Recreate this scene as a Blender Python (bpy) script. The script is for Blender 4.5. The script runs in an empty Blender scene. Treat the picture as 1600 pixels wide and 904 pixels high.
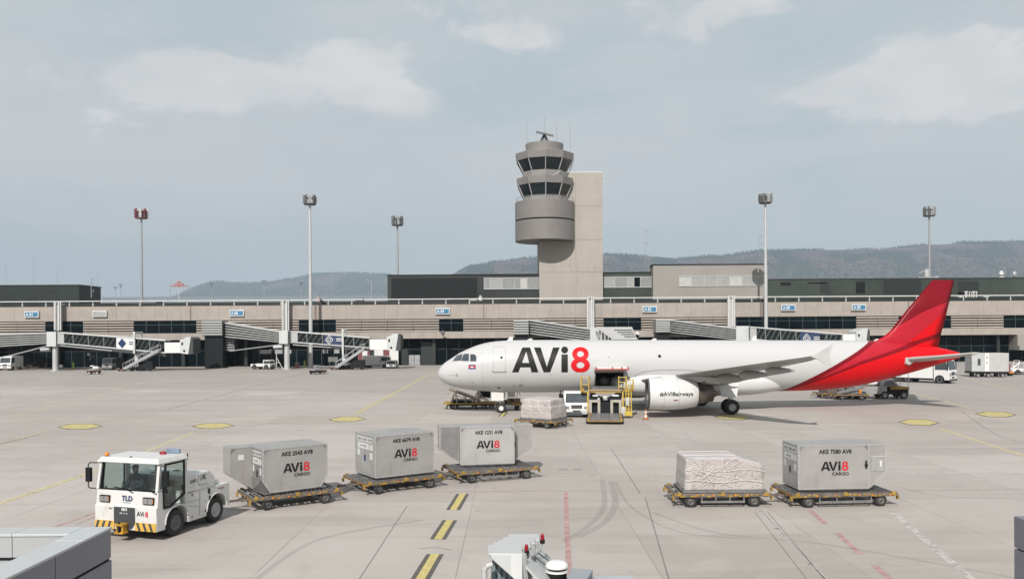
import bpy, bmesh, math, random
from mathutils import Vector, Matrix
random.seed(7)
scene = bpy.context.scene
COL = scene.collection
R = math.radians

# ------------------------------------------------------------------ camera
F, H, HOR, ROLL = 1295.0, 6.55, 518.0, -0.0065      # focal length in photo pixels, eye height, horizon row, roll
cam = bpy.data.cameras.new('camera')
cam.lens = F / 1600 * 36.0
cam.sensor_width = 36.0
cam.shift_y = (HOR - 452.0) / 1600.0
cam.clip_start, cam.clip_end = 0.5, 20000
camo = bpy.data.objects.new('camera', cam)
COL.objects.link(camo)
camo.matrix_world = Matrix.Translation((0, 0, H)) @ Matrix.Rotation(R(90), 4, 'X') @ Matrix.Rotation(ROLL, 4, 'Z')
scene.camera = camo

# ------------------------------------------------------------------ light
SUN = Vector((-0.26, -1.2, 1.0)).normalized()        # towards the sun
EL = math.asin(SUN.z)
AZ = math.atan2(SUN.x, SUN.y)
sl = bpy.data.lights.new('sun', 'SUN')
sl.energy = 3.9
sl.angle = R(0.6)
sl.color = (1.0, 0.955, 0.90)
so = bpy.data.objects.new('sun', sl)
COL.objects.link(so)
so.location = (-40, -60, 90)
so.rotation_euler = SUN.to_track_quat('Z', 'Y').to_euler()
scene.view_settings.view_transform = 'Standard'
scene.view_settings.look = 'None'
scene.view_settings.exposure = 0.32
scene.view_settings.gamma = 1.0
scene.view_settings.use_curve_mapping = False

# ------------------------------------------------------------------ sky
world = bpy.data.worlds.new("World")
scene.world = world
world.use_nodes = True
nt = world.node_tree
nt.nodes.clear()


class NT:
    """short-hands for node building"""
    def __init__(s, t): s.t = t
    def n(s, kind, **kw):
        x = s.t.nodes.new(kind)
        for k, v in kw.items():
            if hasattr(x, k): setattr(x, k, v)
        return x
    def l(s, a, b): s.t.links.new(a, b)
    def put(s, sock, v):
        if hasattr(v, 'links') or hasattr(v, 'is_linked'): s.l(v, sock)
        else: sock.default_value = v
    def m(s, op, a, b=0.0, c=None, clamp=False):
        x = s.n('ShaderNodeMath', operation=op, use_clamp=clamp)
        s.put(x.inputs[0], a); s.put(x.inputs[1], b)
        if c is not None: s.put(x.inputs[2], c)
        return x.outputs[0]
    def mix(s, f, a, b, blend='MIX'):
        x = s.n('ShaderNodeMix', data_type='RGBA', blend_type=blend)
        s.put(x.inputs[0], f)
        for i, v in ((6, a), (7, b)):
            s.put(x.inputs[i], v if hasattr(v, 'links') else (tuple(v) + (1,))[:4])
        return x.outputs[2]
    def noise(s, vec, scale, detail=4, rough=.55, dist=0.0):
        x = s.n('ShaderNodeTexNoise')
        if vec is not None: s.l(vec, x.inputs['Vector'])
        x.inputs['Scale'].default_value = scale
        x.inputs['Detail'].default_value = detail
        x.inputs['Roughness'].default_value = rough
        x.inputs['Distortion'].default_value = dist
        return x.outputs['Fac']
    def ramp(s, f, lo, hi):
        x = s.n('ShaderNodeMapRange', interpolation_type='SMOOTHSTEP')
        s.put(x.inputs[0], f)
        x.inputs[1].default_value = lo; x.inputs[2].default_value = hi
        return x.outputs[0]
    def mapping(s, vec, scale=(1, 1, 1), rot=(0, 0, 0), loc=(0, 0, 0)):
        x = s.n('ShaderNodeMapping')
        s.l(vec, x.inputs[0])
        x.inputs['Scale'].default_value = scale
        x.inputs['Rotation'].default_value = rot
        x.inputs['Location'].default_value = loc
        return x.outputs[0]


W = NT(nt)
tc = W.n('ShaderNodeTexCoord')
sky = W.n('ShaderNodeTexSky', sky_type='NISHITA')
sky.sun_disc = False
sky.sun_elevation = EL
sky.sun_rotation = AZ % (2 * math.pi)
sky.air_density = 1.0
sky.dust_density = 4.0
sep = W.n('ShaderNodeSeparateXYZ')
W.l(tc.outputs['Generated'], sep.inputs[0])
az = W.m('ARCTAN2', sep.outputs[0], sep.outputs[1])
el = W.m('ARCSINE', sep.outputs[2])
elc = W.m('MAXIMUM', el, 0.0)
# milky spring sky: the clear blue is mostly hidden by thin high cloud and haze
bg = 0.10
SKY = .86
def K(r, g, b): return (r / bg * SKY, g / bg * SKY, b / bg * SKY)
lo = W.mix(W.ramp(az, -.60, .15), K(.405, .44, .48), K(.475, .51, .535))
hz = W.mix(W.ramp(elc, 0.0, 0.42), lo, K(.475, .555, .575))
veil = W.noise(W.mapping(tc.outputs['Generated'], (1.6, 1.6, 4.0), loc=(3.1, .4, 0)), 1.6, 3, .5)
hz = W.mix(W.m('MULTIPLY', W.ramp(veil, .35, .72), .55), hz, K(.54, .56, .575))
base = W.mix(.85, sky.outputs[0], hz)
n1 = W.noise(W.mapping(tc.outputs['Generated'], (1, 1, 2.0), loc=(.3, 1.7, .2)), 6.5, 9, .60, .35)
n2 = W.noise(W.mapping(tc.outputs['Generated'], (1, 1, 2.4), loc=(5.3, 2.7, .9)), 2.6, 6, .55, .1)
blobs = None
for px, py, wx, wy, amp in ((300, 128, 175, 52, 1.0), (480, 122, 185, 52, 1.05), (610, 150, 110, 50, .8),
                            (150, 190, 150, 32, .55), (90, 215, 120, 28, .45), (78, 118, 55, 32, .6),
                            (880, 60, 130, 42, .75), (1060, 35, 200, 55, .7), (760, 120, 140, 60, .45),
                            (1340, 150, 160, 42, .85), (1500, 130, 170, 60, .9), (1620, 120, 120, 60, .8),
                            (20, 30, 80, 50, .5), (700, -20, 160, 40, .6), (960, 120, 200, 50, .45)):
    a0 = math.atan((px - 800) / F)
    e0 = math.atan((HOR - .0065 * (px - 800) - py) / F * math.cos(a0))
    dx = W.m('DIVIDE', W.m('SUBTRACT', az, a0), wx / F)
    dy = W.m('DIVIDE', W.m('SUBTRACT', el, e0), wy / F)
    r2 = W.m('ADD', W.m('MULTIPLY', dx, dx), W.m('MULTIPLY', dy, dy))
    g = W.m('MULTIPLY', W.m('POWER', 2.718, W.m('MULTIPLY', r2, -0.9)), amp)
    blobs = g if blobs is None else W.m('MAXIMUM', blobs, g)
dens = W.m('ADD', W.m('MULTIPLY', blobs, .42), W.m('MULTIPLY', n1, 1.0))
cl = W.ramp(dens, .69, .82)
thin = W.m('MULTIPLY', W.ramp(n2, .36, .60), W.ramp(elc, .06, .22))
n3 = W.noise(W.mapping(tc.outputs['Generated'], (1, 1, 3.4), loc=(8.3, 1.2, .4)), 4.2, 8, .62, .5)
thin2 = W.m('MULTIPLY', W.ramp(n3, .42, .62), W.ramp(elc, .05, .18))
c0 = W.mix(W.m('MULTIPLY', thin2, .38), base, K(.60, .60, .605))
c1 = W.mix(W.m('MULTIPLY', thin, .42), c0, K(.61, .61, .615))
shade = W.noise(W.mapping(tc.outputs['Generated'], (1, 1, 2.6), loc=(.3, 1.7, .5)), 7.0, 5, .5)
cc = W.mix(W.ramp(shade, .35, .65), K(.61, .615, .625), K(.71, .70, .70))
out = W.mix(W.m('MULTIPLY', cl, .95), c1, cc)
b = W.n('ShaderNodeBackground')
W.l(out, b.inputs[0])
b.inputs[1].default_value = bg
wo = W.n('ShaderNodeOutputWorld')
W.l(b.outputs[0], wo.inputs[0])

# ------------------------------------------------------------------ photo pixel -> place
def P(px, py, D):
    a, c = (px - 800) * D / F, (HOR - py) * D / F
    return Vector((a * math.cos(ROLL) - c * math.sin(ROLL), D, a * math.sin(ROLL) + c * math.cos(ROLL) + H))
def G(px, py, z=0.0):
    a, c = (px - 800) / F, (HOR - py) / F
    k = a * math.sin(ROLL) + c * math.cos(ROLL)
    p = P(px, py, (z - H) / k); p.z = z
    return p
def X(px, D): return P(px, HOR, D).x
def Z(px, py, D): return P(px, py, D).z

# ------------------------------------------------------------------ materials
MATS = {}
def mat(name, col, rough=.5, metal=0.0, var=.10, scale=1.2, dirt=None, dirt_amt=.35, bump=0.0, spec=.5, coat=0, emit=None):
    if name in MATS: return MATS[name]
    col = tuple(x * .78 for x in col)
    m = bpy.data.materials.new(name); m.use_nodes = True
    t = m.node_tree; t.nodes.clear(); N = NT(t)
    o = N.n('ShaderNodeOutputMaterial'); p = N.n('ShaderNodeBsdfPrincipled')
    N.l(p.outputs[0], o.inputs[0])
    co = N.n('ShaderNodeTexCoord').outputs['Object']
    f = N.noise(co, scale, 5, .6)
    c = N.mix(N.ramp(f, .25, .75), tuple(x * (1 - var) for x in col), tuple(min(1, x * (1 + var)) for x in col))
    if dirt:
        f2 = N.noise(N.mapping(co, (1, 1, .35)), scale * 2.7, 7, .7, .3)
        c = N.mix(N.m('MULTIPLY', N.ramp(f2, .50, .78), dirt_amt), c, dirt)
    N.l(c, p.inputs['Base Color'])
    rr = N.m('ADD', N.m('MULTIPLY', N.noise(co, scale * 4, 3), .18), rough - .09, clamp=True)
    N.l(rr, p.inputs['Roughness'])
    p.inputs['Metallic'].default_value = metal
    p.inputs['Specular IOR Level'].default_value = spec
    if coat: p.inputs['Coat Weight'].default_value = coat
    if bump:
        bn = N.n('ShaderNodeBump'); bn.inputs['Strength'].default_value = bump; bn.inputs['Distance'].default_value = .03
        N.l(N.noise(co, scale * 6, 5, .6), bn.inputs['Height']); N.l(bn.outputs[0], p.inputs['Normal'])
    if emit:
        p.inputs['Emission Color'].default_value = tuple(emit) + (1,); p.inputs['Emission Strength'].default_value = 1
    MATS[name] = m
    return m

def glass_mat(name, tint, gloss=.12, opaque=.0, rough=.03):
    if name in MATS: return MATS[name]
    m = bpy.data.materials.new(name); m.use_nodes = True
    t = m.node_tree; t.nodes.clear(); N = NT(t)
    o = N.n('ShaderNodeOutputMaterial')
    tr = N.n('ShaderNodeBsdfTransparent'); tr.inputs[0].default_value = tuple(tint) + (1,)
    gl = N.n('ShaderNodeBsdfGlossy'); gl.inputs['Roughness'].default_value = rough
    fr = N.n('ShaderNodeLayerWeight'); fr.inputs[0].default_value = .5
    mx = N.n('ShaderNodeMixShader')
    N.l(N.m('ADD', N.m('MULTIPLY', N.m('POWER', fr.outputs[1], 4.0), .7), gloss + .03, clamp=True), mx.inputs[0]); N.l(tr.outputs[0], mx.inputs[1]); N.l(gl.outputs[0], mx.inputs[2])
    N.l(mx.outputs[0], o.inputs[0])
    MATS[name] = m
    return m

WHITE = mat('white_paint', (.78, .775, .76), .38, 0, .03, .8, (.42, .38, .33), .3)
WHITEB = mat('bridge_white', (.60, .62, .62), .5, 0, .06, .6, (.3, .29, .27), .3)
PLAIN = mat('clean_white', (.80, .80, .79), .3, 0, .02)
GREY = mat('grey_metal', (.42, .43, .44), .45, .3, .08, 1)
LGREY = mat('light_grey_metal', (.58, .59, .59), .4, .2, .08, 1)
DGREY = mat('dark_grey', (.055, .06, .064), .5, 0, .15, 2)
BLACK = mat('black', (.010, .012, .014), .5, 0, .2, 3, spec=.25)
RUBBER = mat('rubber', (.028, .027, .027), .8, 0, .25, 6, (.12, .11, .10), .4)
YELLOW = mat('safety_yellow', (.62, .40, .04), .5, 0, .15, 4, (.12, .09, .05), .5)
YELRAIL = mat('yellow_rail', (.62, .44, .07), .45, 0, .1, 3, (.2, .15, .06), .3)
ORANGE = mat('amber', (.75, .25, .02), .35, 0, .1)
REDL = mat('red_lens', (.30, .006, .02), .25, 0, .15, 8)
RUST = mat('worn_steel', (.20, .165, .14), .6, .3, .3, 5, (.07, .05, .04), .6)
STEEL = mat('steel', (.33, .33, .33), .4, .6, .15, 3, (.12, .11, .1), .4)
ALU = mat('aluminium', (.435, .42, .405), .42, .3, .09, .9, (.26, .245, .235), .5, bump=.22)
ALUE = mat('aluminium_edge', (.62, .61, .60), .35, .5, .08, 3, (.25, .24, .23), .5)
INK = mat('black_lettering', (.018, .018, .02), .5, 0, .1, spec=.2)
REDINK = mat('red_lettering', (.62, .022, .035), .4, 0, .06)
NAVY = mat('navy_lettering', (.02, .045, .14), .4, 0, .1)
GLASSD = mat('dark_glazing', (.003, .008, .011), .15, 0, .5, .25, spec=.10)

# ------------------------------------------------------------------ mesh builder
class MB:
    def __init__(s): s.v = []; s.f = []; s.mi = []; s.k = 0; s.sm = []; s.smooth = False
    def _add(s, vs, fs):
        o = len(s.v); s.v += [tuple(v) for v in vs]
        for f in fs:
            s.f.append([i + o for i in f]); s.mi.append(s.k); s.sm.append(s.smooth)
        return s
    def box(s, c, d, rot=None):
        hx, hy, hz = d[0] / 2, d[1] / 2, d[2] / 2
        vs = [Vector((x, y, z)) for x in (-hx, hx) for y in (-hy, hy) for z in (-hz, hz)]
        if rot is not None: vs = [rot @ v for v in vs]
        c = Vector(c)
        return s._add([v + c for v in vs], [(0, 1, 3, 2), (4, 6, 7, 5), (0, 4, 5, 1), (2, 3, 7, 6), (0, 2, 6, 4), (1, 5, 7, 3)])
    def bb(s, x0, x1, y0, y1, z0, z1): return s.box(((x0 + x1) / 2, (y0 + y1) / 2, (z0 + z1) / 2), (abs(x1 - x0), abs(y1 - y0), abs(z1 - z0)))
    def beam(s, p0, p1, w, h=None):
        """box from p0 to p1, its section stays upright"""
        h = h or w; p0, p1 = Vector(p0), Vector(p1); d = p1 - p0
        hd = Vector((d.x, d.y, 0))
        if hd.length < 1e-4:
            sx, up = Vector((1, 0, 0)), Vector((0, 1, 0))
        else:
            sx = Vector((-hd.y, hd.x, 0)).normalized(); up = Vector((0, 0, 1)) if abs(d.z) < hd.length * 1.2 else d.normalized().cross(sx)
        vs = []
        for p in (p0, p1):
            for a, b in ((-1, -1), (1, -1), (1, 1), (-1, 1)): vs.append(p + sx * (a * w / 2) + up * (b * h / 2))
        return s._add(vs, [(0, 1, 2, 3), (7, 6, 5, 4), (0, 4, 5, 1), (1, 5, 6, 2), (2, 6, 7, 3), (3, 7, 4, 0)])
    def cyl(s, p0, p1, r0, r1=None, n=10, cap=True):
        r1 = r0 if r1 is None else r1
        p0, p1 = Vector(p0), Vector(p1); d = (p1 - p0)
        q = d.to_track_quat('Z', 'Y') if d.length > 1e-6 else Matrix.Identity(3).to_quaternion()
        vs = []
        for p, r in ((p0, r0), (p1, r1)):
            for i in range(n):
                a = 2 * math.pi * i / n; vs.append(p + q @ Vector((r * math.cos(a), r * math.sin(a), 0)))
        fs = [(i, (i + 1) % n, n + (i + 1) % n, n + i) for i in range(n)]
        sm = s.smooth; s.smooth = n > 7; s._add(vs, fs); s.smooth = sm
        if cap:
            s.v += vs and [tuple(v) for v in vs]; o = len(s.v) - 2 * n
            s.f.append([o + i for i in reversed(range(n))]); s.f.append([o + n + i for i in range(n)])
            s.mi += [s.k, s.k]; s.sm += [False, False]
        return s
    def tube(s, pts, r, n=6):
        for a, b in zip(pts[:-1], pts[1:]): s.cyl(a, b, r, n=n)
        return s
    def lathe(s, prof, c, axis='y', n=24):
        """prof: (radius, along-axis)"""
        c = Vector(c); vs = []
        for r, t in prof:
            for i in range(n):
                a = 2 * math.pi * i / n; u, w = r * math.cos(a), r * math.sin(a)
                vs.append(c + {'y': Vector((u, t, w)), 'x': Vector((t, u, w)), 'z': Vector((u, w, t))}[axis])
        fs = []
        for j in range(len(prof) - 1):
            for i in range(n):
                k = (i + 1) % n; fs.append((j * n + i, j * n + k, (j + 1) * n + k, (j + 1) * n + i))
        sm = s.smooth; s.smooth = True; s._add(vs, fs); s.smooth = sm
        return s
    def prism(s, poly, a0, a1, axis='y'):
        """extrude a 2-D polygon; axis y: poly is (x,z); axis x: (y,z); axis z: (x,y)"""
        n = len(poly)
        def V3(u, w, t): return {'y': (u, t, w), 'x': (t, u, w), 'z': (u, w, t)}[axis]
        vs = [V3(u, w, a0) for u, w in poly] + [V3(u, w, a1) for u, w in poly]
        fs = [tuple(range(n)), tuple(reversed(range(n, 2 * n)))] + [(i, (i + 1) % n, n + (i + 1) % n, n + i) for i in range(n)]
        return s._add(vs, fs)
    def hull8(s, a, b):
        """two quads joined (4+4 points)"""
        return s._add(list(a) + list(b), [(0, 1, 2, 3), (7, 6, 5, 4), (0, 4, 5, 1), (1, 5, 6, 2), (2, 6, 7, 3), (3, 7, 4, 0)])
    def ball(s, c, r, n=10, m=6, sq=(1, 1, 1)):
        prof = [(max(1e-4, math.sin(math.pi * j / m)) * r, -math.cos(math.pi * j / m) * r) for j in range(m + 1)]
        o = len(s.v); s.lathe(prof, (0, 0, 0), 'z', n); c = Vector(c)
        for i in range(o, len(s.v)):
            x, y, z = s.v[i]; s.v[i] = (x * sq[0] + c.x, y * sq[1] + c.y, z * sq[2] + c.z)
        return s
    def build(s, name, mats, parent=None, bevel=0.0, label=None, loc=None, fix=True):
        me = bpy.data.meshes.new(name)
        me.from_pydata(s.v, [], s.f)
        if not isinstance(mats, (list, tuple)): mats = [mats]
        for m in mats: me.materials.append(m)
        me.polygons.foreach_set('material_index', s.mi)
        me.polygons.foreach_set('use_smooth', s.sm)
        me.update()
        if fix:
            bm = bmesh.new(); bm.from_mesh(me); bmesh.ops.recalc_face_normals(bm, faces=bm.faces); bm.to_mesh(me); bm.free()
        o = bpy.data.objects.new(name, me); COL.objects.link(o)
        if parent is not None: o.parent = parent
        if loc is not None: o.location = loc
        if label: o['label'] = label
        if bevel:
            b = o.modifiers.new('bevel', 'BEVEL'); b.width = bevel; b.segments = 2; b.limit_method = 'ANGLE'; b.angle_limit = R(40)
        return o

def thing(name, label, cat, loc=(0, 0, 0), rotz=0.0, group=None):
    o = bpy.data.objects.new(name, None); COL.objects.link(o)
    o.empty_display_size = .3
    o.location = loc; o.rotation_euler = (0, 0, rotz)
    o['label'] = label; o['category'] = cat
    if group: o['group'] = group
    return o
def tag(o, label, cat, group=None):
    o['label'] = label; o['category'] = cat
    if group: o['group'] = group
    return o
def struct(o):
    o['kind'] = 'structure'; return o
def copy_tree(o, parent=None):
    c = o.copy(); COL.objects.link(c)
    if parent is not None: c.parent = parent
    for ch in list(o.children): copy_tree(ch, c)
    return c

# ------------------------------------------------------------------ lettering
_TXT = {}
def text_geo(txt, bold=0.0):
    k = (txt, bold)
    if k in _TXT: return _TXT[k]
    cu = bpy.data.curves.new('lettering', 'FONT'); cu.body = txt; cu.size = 1; cu.offset = bold; cu.resolution_u = 3
    o = bpy.data.objects.new('lettering', cu); COL.objects.link(o)
    bpy.context.view_layer.update()
    me = bpy.data.meshes.new_from_object(o.evaluated_get(bpy.context.evaluated_depsgraph_get()))
    vs = [(v.co.x, v.co.y) for v in me.vertices]; fs = [list(p.vertices) for p in me.polygons]
    bpy.data.objects.remove(o); bpy.data.curves.remove(cu); bpy.data.meshes.remove(me)
    x0 = min(v[0] for v in vs); x1 = max(v[0] for v in vs); y0 = min(v[1] for v in vs); y1 = max(v[1] for v in vs)
    vs = [((x - x0) / (y1 - y0), (y - y0) / (y1 - y0)) for x, y in vs]
    _TXT[k] = (vs, fs, (x1 - x0) / (y1 - y0))
    return _TXT[k]
def put_text(mb, txt, o, right, up, height, width=None, bold=.012, off=.006):
    """write txt into mb: o = lower left corner"""
    vs, fs, w = text_geo(txt, bold)
    o, right, up = Vector(o), Vector(right).normalized(), Vector(up).normalized()
    nrm = right.cross(up)
    kx = (width / w) if width else height
    mb._add([o + right * (x * kx) + up * (y * height) + nrm * off for x, y in vs], fs)
    return mb
def clip(poly, axis, lim, keep_hi):
    out = []
    for i in range(len(poly)):
        a, b = poly[i], poly[(i + 1) % len(poly)]
        ia = (a[axis] >= lim) == keep_hi or abs(a[axis] - lim) < 1e-9; ib = (b[axis] >= lim) == keep_hi or abs(b[axis] - lim) < 1e-9
        if ia: out.append(a)
        if ia != ib:
            t = (lim - a[axis]) / (b[axis] - a[axis]); out.append((a[0] + t * (b[0] - a[0]), a[1] + t * (b[1] - a[1])))
    return out
def logo_polys():
    k = [[(0, 0), (.26, 0), (.335, .2), (.4025, .38), (.575, .84), (.575, 1), (.42, 1)],
         [(1.07, 0), (.73, 1), (.575, 1), (.575, .84), (.693, .38), (.739, .2), (.79, 0)],
         [(.335, .2), (.739, .2), (.693, .38), (.4025, .38)],
         [(.885, 1), (1.28, 0), (1.41, 0), (1.41, .22), (1.16, 1)],
         [(1.93, 1), (1.66, 1), (1.41, .22), (1.41, 0), (1.54, 0)],
         [(2.0, 0), (2.26, 0), (2.26, .72), (2.0, .72)],
         [(2.13 + .14 * math.cos(i * math.pi / 9), .9 + .14 * math.sin(i * math.pi / 9)) for i in range(18)]]
    # split the two concave legs into convex pieces
    k[0:2] = [[(0, 0), (.26, 0), (.575, .84), (.42, 1)], [(.42, 1), (.575, .84), (.575, 1)],
              [(1.07, 0), (.73, 1), (.575, .84), (.79, 0)], [(.73, 1), (.575, 1), (.575, .84)]]
    red = []
    n = 28
    for cy, ro, hi, hy, keep, in ((.735, (.335, .285), (.135), (.115), True), (.285, (.385, .305), (.155), (.125), False)):
        for i in range(n):
            a, b = 2 * math.pi * i / n, 2 * math.pi * (i + 1) / n
            q = [(2.77 + ro[0] * math.cos(a), cy + ro[1] * math.sin(a)), (2.77 + ro[0] * math.cos(b), cy + ro[1] * math.sin(b)),
                 (2.77 + hi * math.cos(b), cy + hy * math.sin(b)), (2.77 + hi * math.cos(a), cy + hy * math.sin(a))]
            q = clip(q, 1, .52, keep)
            if len(q) > 2: red.append(q)
    return k, red
LOGO_K, LOGO_R = logo_polys()
def put_logo(mb, o, right, up, height, off=.006):
    """AVi8, black with a red 8 (material 0 black, 1 red)"""
    o, right, up = Vector(o), Vector(right).normalized(), Vector(up).normalized(); nrm = right.cross(up)
    for k, ps in ((0, LOGO_K), (1, LOGO_R)):
        mb.k = k
        for p in ps: mb._add([o + right * (x * height) + up * (y * height) + nrm * off for x, y in p], [tuple(range(len(p)))])
    mb.k = 0
    return mb
# ================================================================== GROUND
def ground_material():
    m = bpy.data.materials.new('apron_concrete'); m.use_nodes = True
    t = m.node_tree; t.nodes.clear(); N = NT(t)
    o = N.n('ShaderNodeOutputMaterial'); p = N.n('ShaderNodeBsdfPrincipled'); N.l(p.outputs[0], o.inputs[0])
    co = N.n('ShaderNodeTexCoord').outputs['Object']
    br = N.n('ShaderNodeTexBrick', offset=0.0, squash=1.0)
    N.l(N.mapping(co, (1, 1, 1), loc=(1.55, .9, 0)), br.inputs['Vector'])
    br.inputs['Scale'].default_value = 1.0
    br.inputs['Brick Width'].default_value = 5.5
    br.inputs['Row Height'].default_value = 5.5
    br.inputs['Mortar Size'].default_value = .022
    br.inputs['Mortar Smooth'].default_value = .3
    br.inputs['Color1'].default_value = (.338, .309, .288, 1)
    br.inputs['Color2'].default_value = (.405, .373, .351, 1)
    br.inputs['Mortar'].default_value = (.25, .225, .21, 1)
    c = br.outputs['Color']
    big = N.noise(co, .045, 4, .55)
    c = N.mix(N.m('MULTIPLY', N.ramp(big, .40, .60), .55), c, (.31, .28, .258))
    # long wind- and traffic-wiped streaks
    st = N.noise(N.mapping(co, (.035, .55, 1)), 1.0, 6, .65, .4)
    c = N.mix(N.m('MULTIPLY', N.ramp(st, .50, .70), .45), c, (.43, .40, .378))
    st2 = N.noise(N.mapping(co, (.05, .40, 1), rot=(0, 0, .35), loc=(9, 4, 0)), 1.0, 7, .68, .6)
    c = N.mix(N.m('MULTIPLY', N.ramp(st2, .52, .74), .55), c, (.255, .23, .212))
    st3 = N.noise(N.mapping(co, (.06, .5, 1), rot=(0, 0, -.5), loc=(2, 14, 0)), 1.0, 7, .7, .8)
    c = N.mix(N.m('MULTIPLY', N.ramp(st3, .55, .74), .48), c, (.235, .21, .195))
    med = N.noise(co, .28, 6, .68, .5)
    c = N.mix(N.m('MULTIPLY', N.ramp(med, .50, .70), .42), c, (.285, .26, .243))
    c = N.mix(N.m('MULTIPLY', N.ramp(med, .46, .30), .30), c, (.435, .405, .385))
    # oil spots and scuffs
    sp = N.noise(co, .9, 8, .75, .2)
    c = N.mix(N.m('MULTIPLY', N.ramp(sp, .60, .70), .45), c, (.18, .16, .15))
    fine = N.noise(co, 9, 6, .7)
    c = N.mix(N.m('MULTIPLY', N.m('SUBTRACT', fine, .5), .55, clamp=True), c, (.20, .18, .168))
    # asphalt further out towards the stand edge, slightly darker and greyer
    sx = N.n('ShaderNodeSeparateXYZ'); N.l(co, sx.inputs[0])
    far = N.ramp(N.m('ADD', sx.outputs[1], N.m('MULTIPLY', sx.outputs[0], .35)), 84, 86)
    c = N.mix(N.m('MULTIPLY', far, .5), c, (.265, .24, .225))
    N.l(c, p.inputs['Base Color'])
    p.inputs['Roughness'].default_value = .8
    p.inputs['Specular IOR Level'].default_value = .25
    bn = N.n('ShaderNodeBump'); bn.inputs['Strength'].default_value = .25; bn.inputs['Distance'].default_value = .02
    N.l(fine, bn.inputs['Height']); N.l(bn.outputs[0], p.inputs['Normal'])
    return m
g = MB(); g._add([(-9000, -60, 0), (9000, -60, 0), (9000, 13000, 0), (-9000, 13000, 0)], [(0, 1, 2, 3)])
struct(g.build('ground', ground_material(), fix=False))

def paint_mat(name, col, wear=.45, scale=2.5, clear=0.0):
    m = bpy.data.materials.new(name); m.use_nodes = True
    t = m.node_tree; t.nodes.clear(); N = NT(t)
    o = N.n('ShaderNodeOutputMaterial'); p = N.n('ShaderNodeBsdfPrincipled')
    co = N.n('ShaderNodeTexCoord').outputs['Object']
    N.l(N.mix(N.noise(co, 3), tuple(x * .88 for x in col), col), p.inputs['Base Color']); p.inputs['Roughness'].default_value = .75
    tr = N.n('ShaderNodeBsdfTransparent'); mx = N.n('ShaderNodeMixShader')
    f = N.ramp(N.noise(co, scale, 8, .75), .5 - .35 * (1 - wear), .62 + .2 * (1 - wear))
    N.l(N.m('MAXIMUM', N.m('MULTIPLY', f, wear), clear), mx.inputs[0]); N.l(p.outputs[0], mx.inputs[1]); N.l(tr.outputs[0], mx.inputs[2]); N.l(mx.outputs[0], o.inputs[0])
    return m
PY = paint_mat('yellow_marking', (.58, .49, .19), .38)
PYS = paint_mat('pale_yellow_marking', (.52, .47, .29), .5)
PK = paint_mat('dark_marking', (.10, .09, .085), .45)
PW = paint_mat('white_marking', (.50, .49, .47), .6)
PWF = paint_mat('faded_white_marking', (.46, .435, .41), .9)
PR = paint_mat('red_marking', (.43, .265, .255), .85)
PRF = paint_mat('faded_red_marking', (.43, .29, .28), .9)
PT = paint_mat('tyre_marking', (.22, .20, .19), 1.0, .8, .86)
PJ = paint_mat('joint_marking', (.20, .18, .17), .85, 2.5, .58)

LAY = {'n': 0}
def strip(pts, w, m, name='ground_marking', lay=1, parts=None):
    """a painted line through photo points"""
    q = [G(*p) for p in pts] if not isinstance(pts[0], Vector) else pts
    z = .004 * lay
    mb = MB(); vs = []
    for i, p in enumerate(q):
        d = (q[min(i + 1, len(q) - 1)] - q[max(i - 1, 0)]); d.z = 0; d.normalize(); s = Vector((-d.y, d.x, 0)) * w / 2
        vs += [(p.x + s.x, p.y + s.y, z), (p.x - s.x, p.y - s.y, z)]
    mb._add(vs, [(2 * i, 2 * i + 1, 2 * i + 3, 2 * i + 2) for i in range(len(q) - 1)])
    return struct(mb.build(name, m))
def curve(pts, n=10):
    out = []
    q = [G(*p) for p in pts]
    for i in range(len(q) - 1):
        p0, p1, p2, p3 = q[max(i - 1, 0)], q[i], q[i + 1], q[min(i + 2, len(q) - 1)]
        for k in range(n):
            t = k / n
            out.append(.5 * ((2 * p1) + (p2 - p0) * t + (2 * p0 - 5 * p1 + 4 * p2 - p3) * t * t + (3 * p1 - p0 - 3 * p2 + p3) * t ** 3))
    out.append(q[-1])
    return out
# service road lines parallel to the terminal
strip([(-60, 661.5), (1660, 652.6)], .16, PYS, 'ground_marking')
strip([(1385, 738.5), (1660, 737)], .16, PW, 'ground_marking')
strip([(-60, 745), (150, 744)], .14, PWF, 'ground_marking')
strip([(835, 742), (1050, 741)], .14, PWF, 'ground_marking')
strip([(-60, 769), (140, 769)], .10, PWF, 'ground_marking')
strip([(690, 767), (1050, 766)], .10, PRF, 'ground_marking')
strip([(1395, 766), (1660, 763)], .10, PRF, 'ground_marking')
strip([(1500, 749), (1660, 748)], .12, PWF, 'ground_marking')
strip([(-60, 618), (560, 615)], .2, PWF, 'ground_marking')
strip([(1505, 607), (1660, 606)], .14, PWF, 'ground_marking')
# taxi lines
for a, b_, w in (((-60, 806), (150, 735), .30), ((210, 712), (302, 675), .26)):
    strip([a, b_], w, PY, 'ground_marking', 1); strip([a, b_], w * .36, PW, 'ground_marking', 2)
strip([(-30, 703), (75, 672)], .2, PYS, 'ground_marking')
strip([(556, 646), (664, 588)], .24, PY, 'ground_marking', 1)
strip([(664, 588), (700, 572)], .2, PYS, 'ground_marking')
strip([(1468, 669), (1660, 731)], .28, PY, 'ground_marking', 1); strip([(1468, 669), (1660, 731)], .09, PW, 'ground_marking', 2)
strip([(1420, 612), (1520, 638)], .24, PYS, 'ground_marking')
strip([(1505, 590), (1640, 622)], .22, PYS, 'ground_marking')
for k in range(6):
    a, b_ = k / 6, (k + .55) / 6
    strip([(20 + 230 * a, 650 - 60 * a), (20 + 230 * b_, 650 - 60 * b_)], .22, PYS, 'ground_marking')
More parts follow.
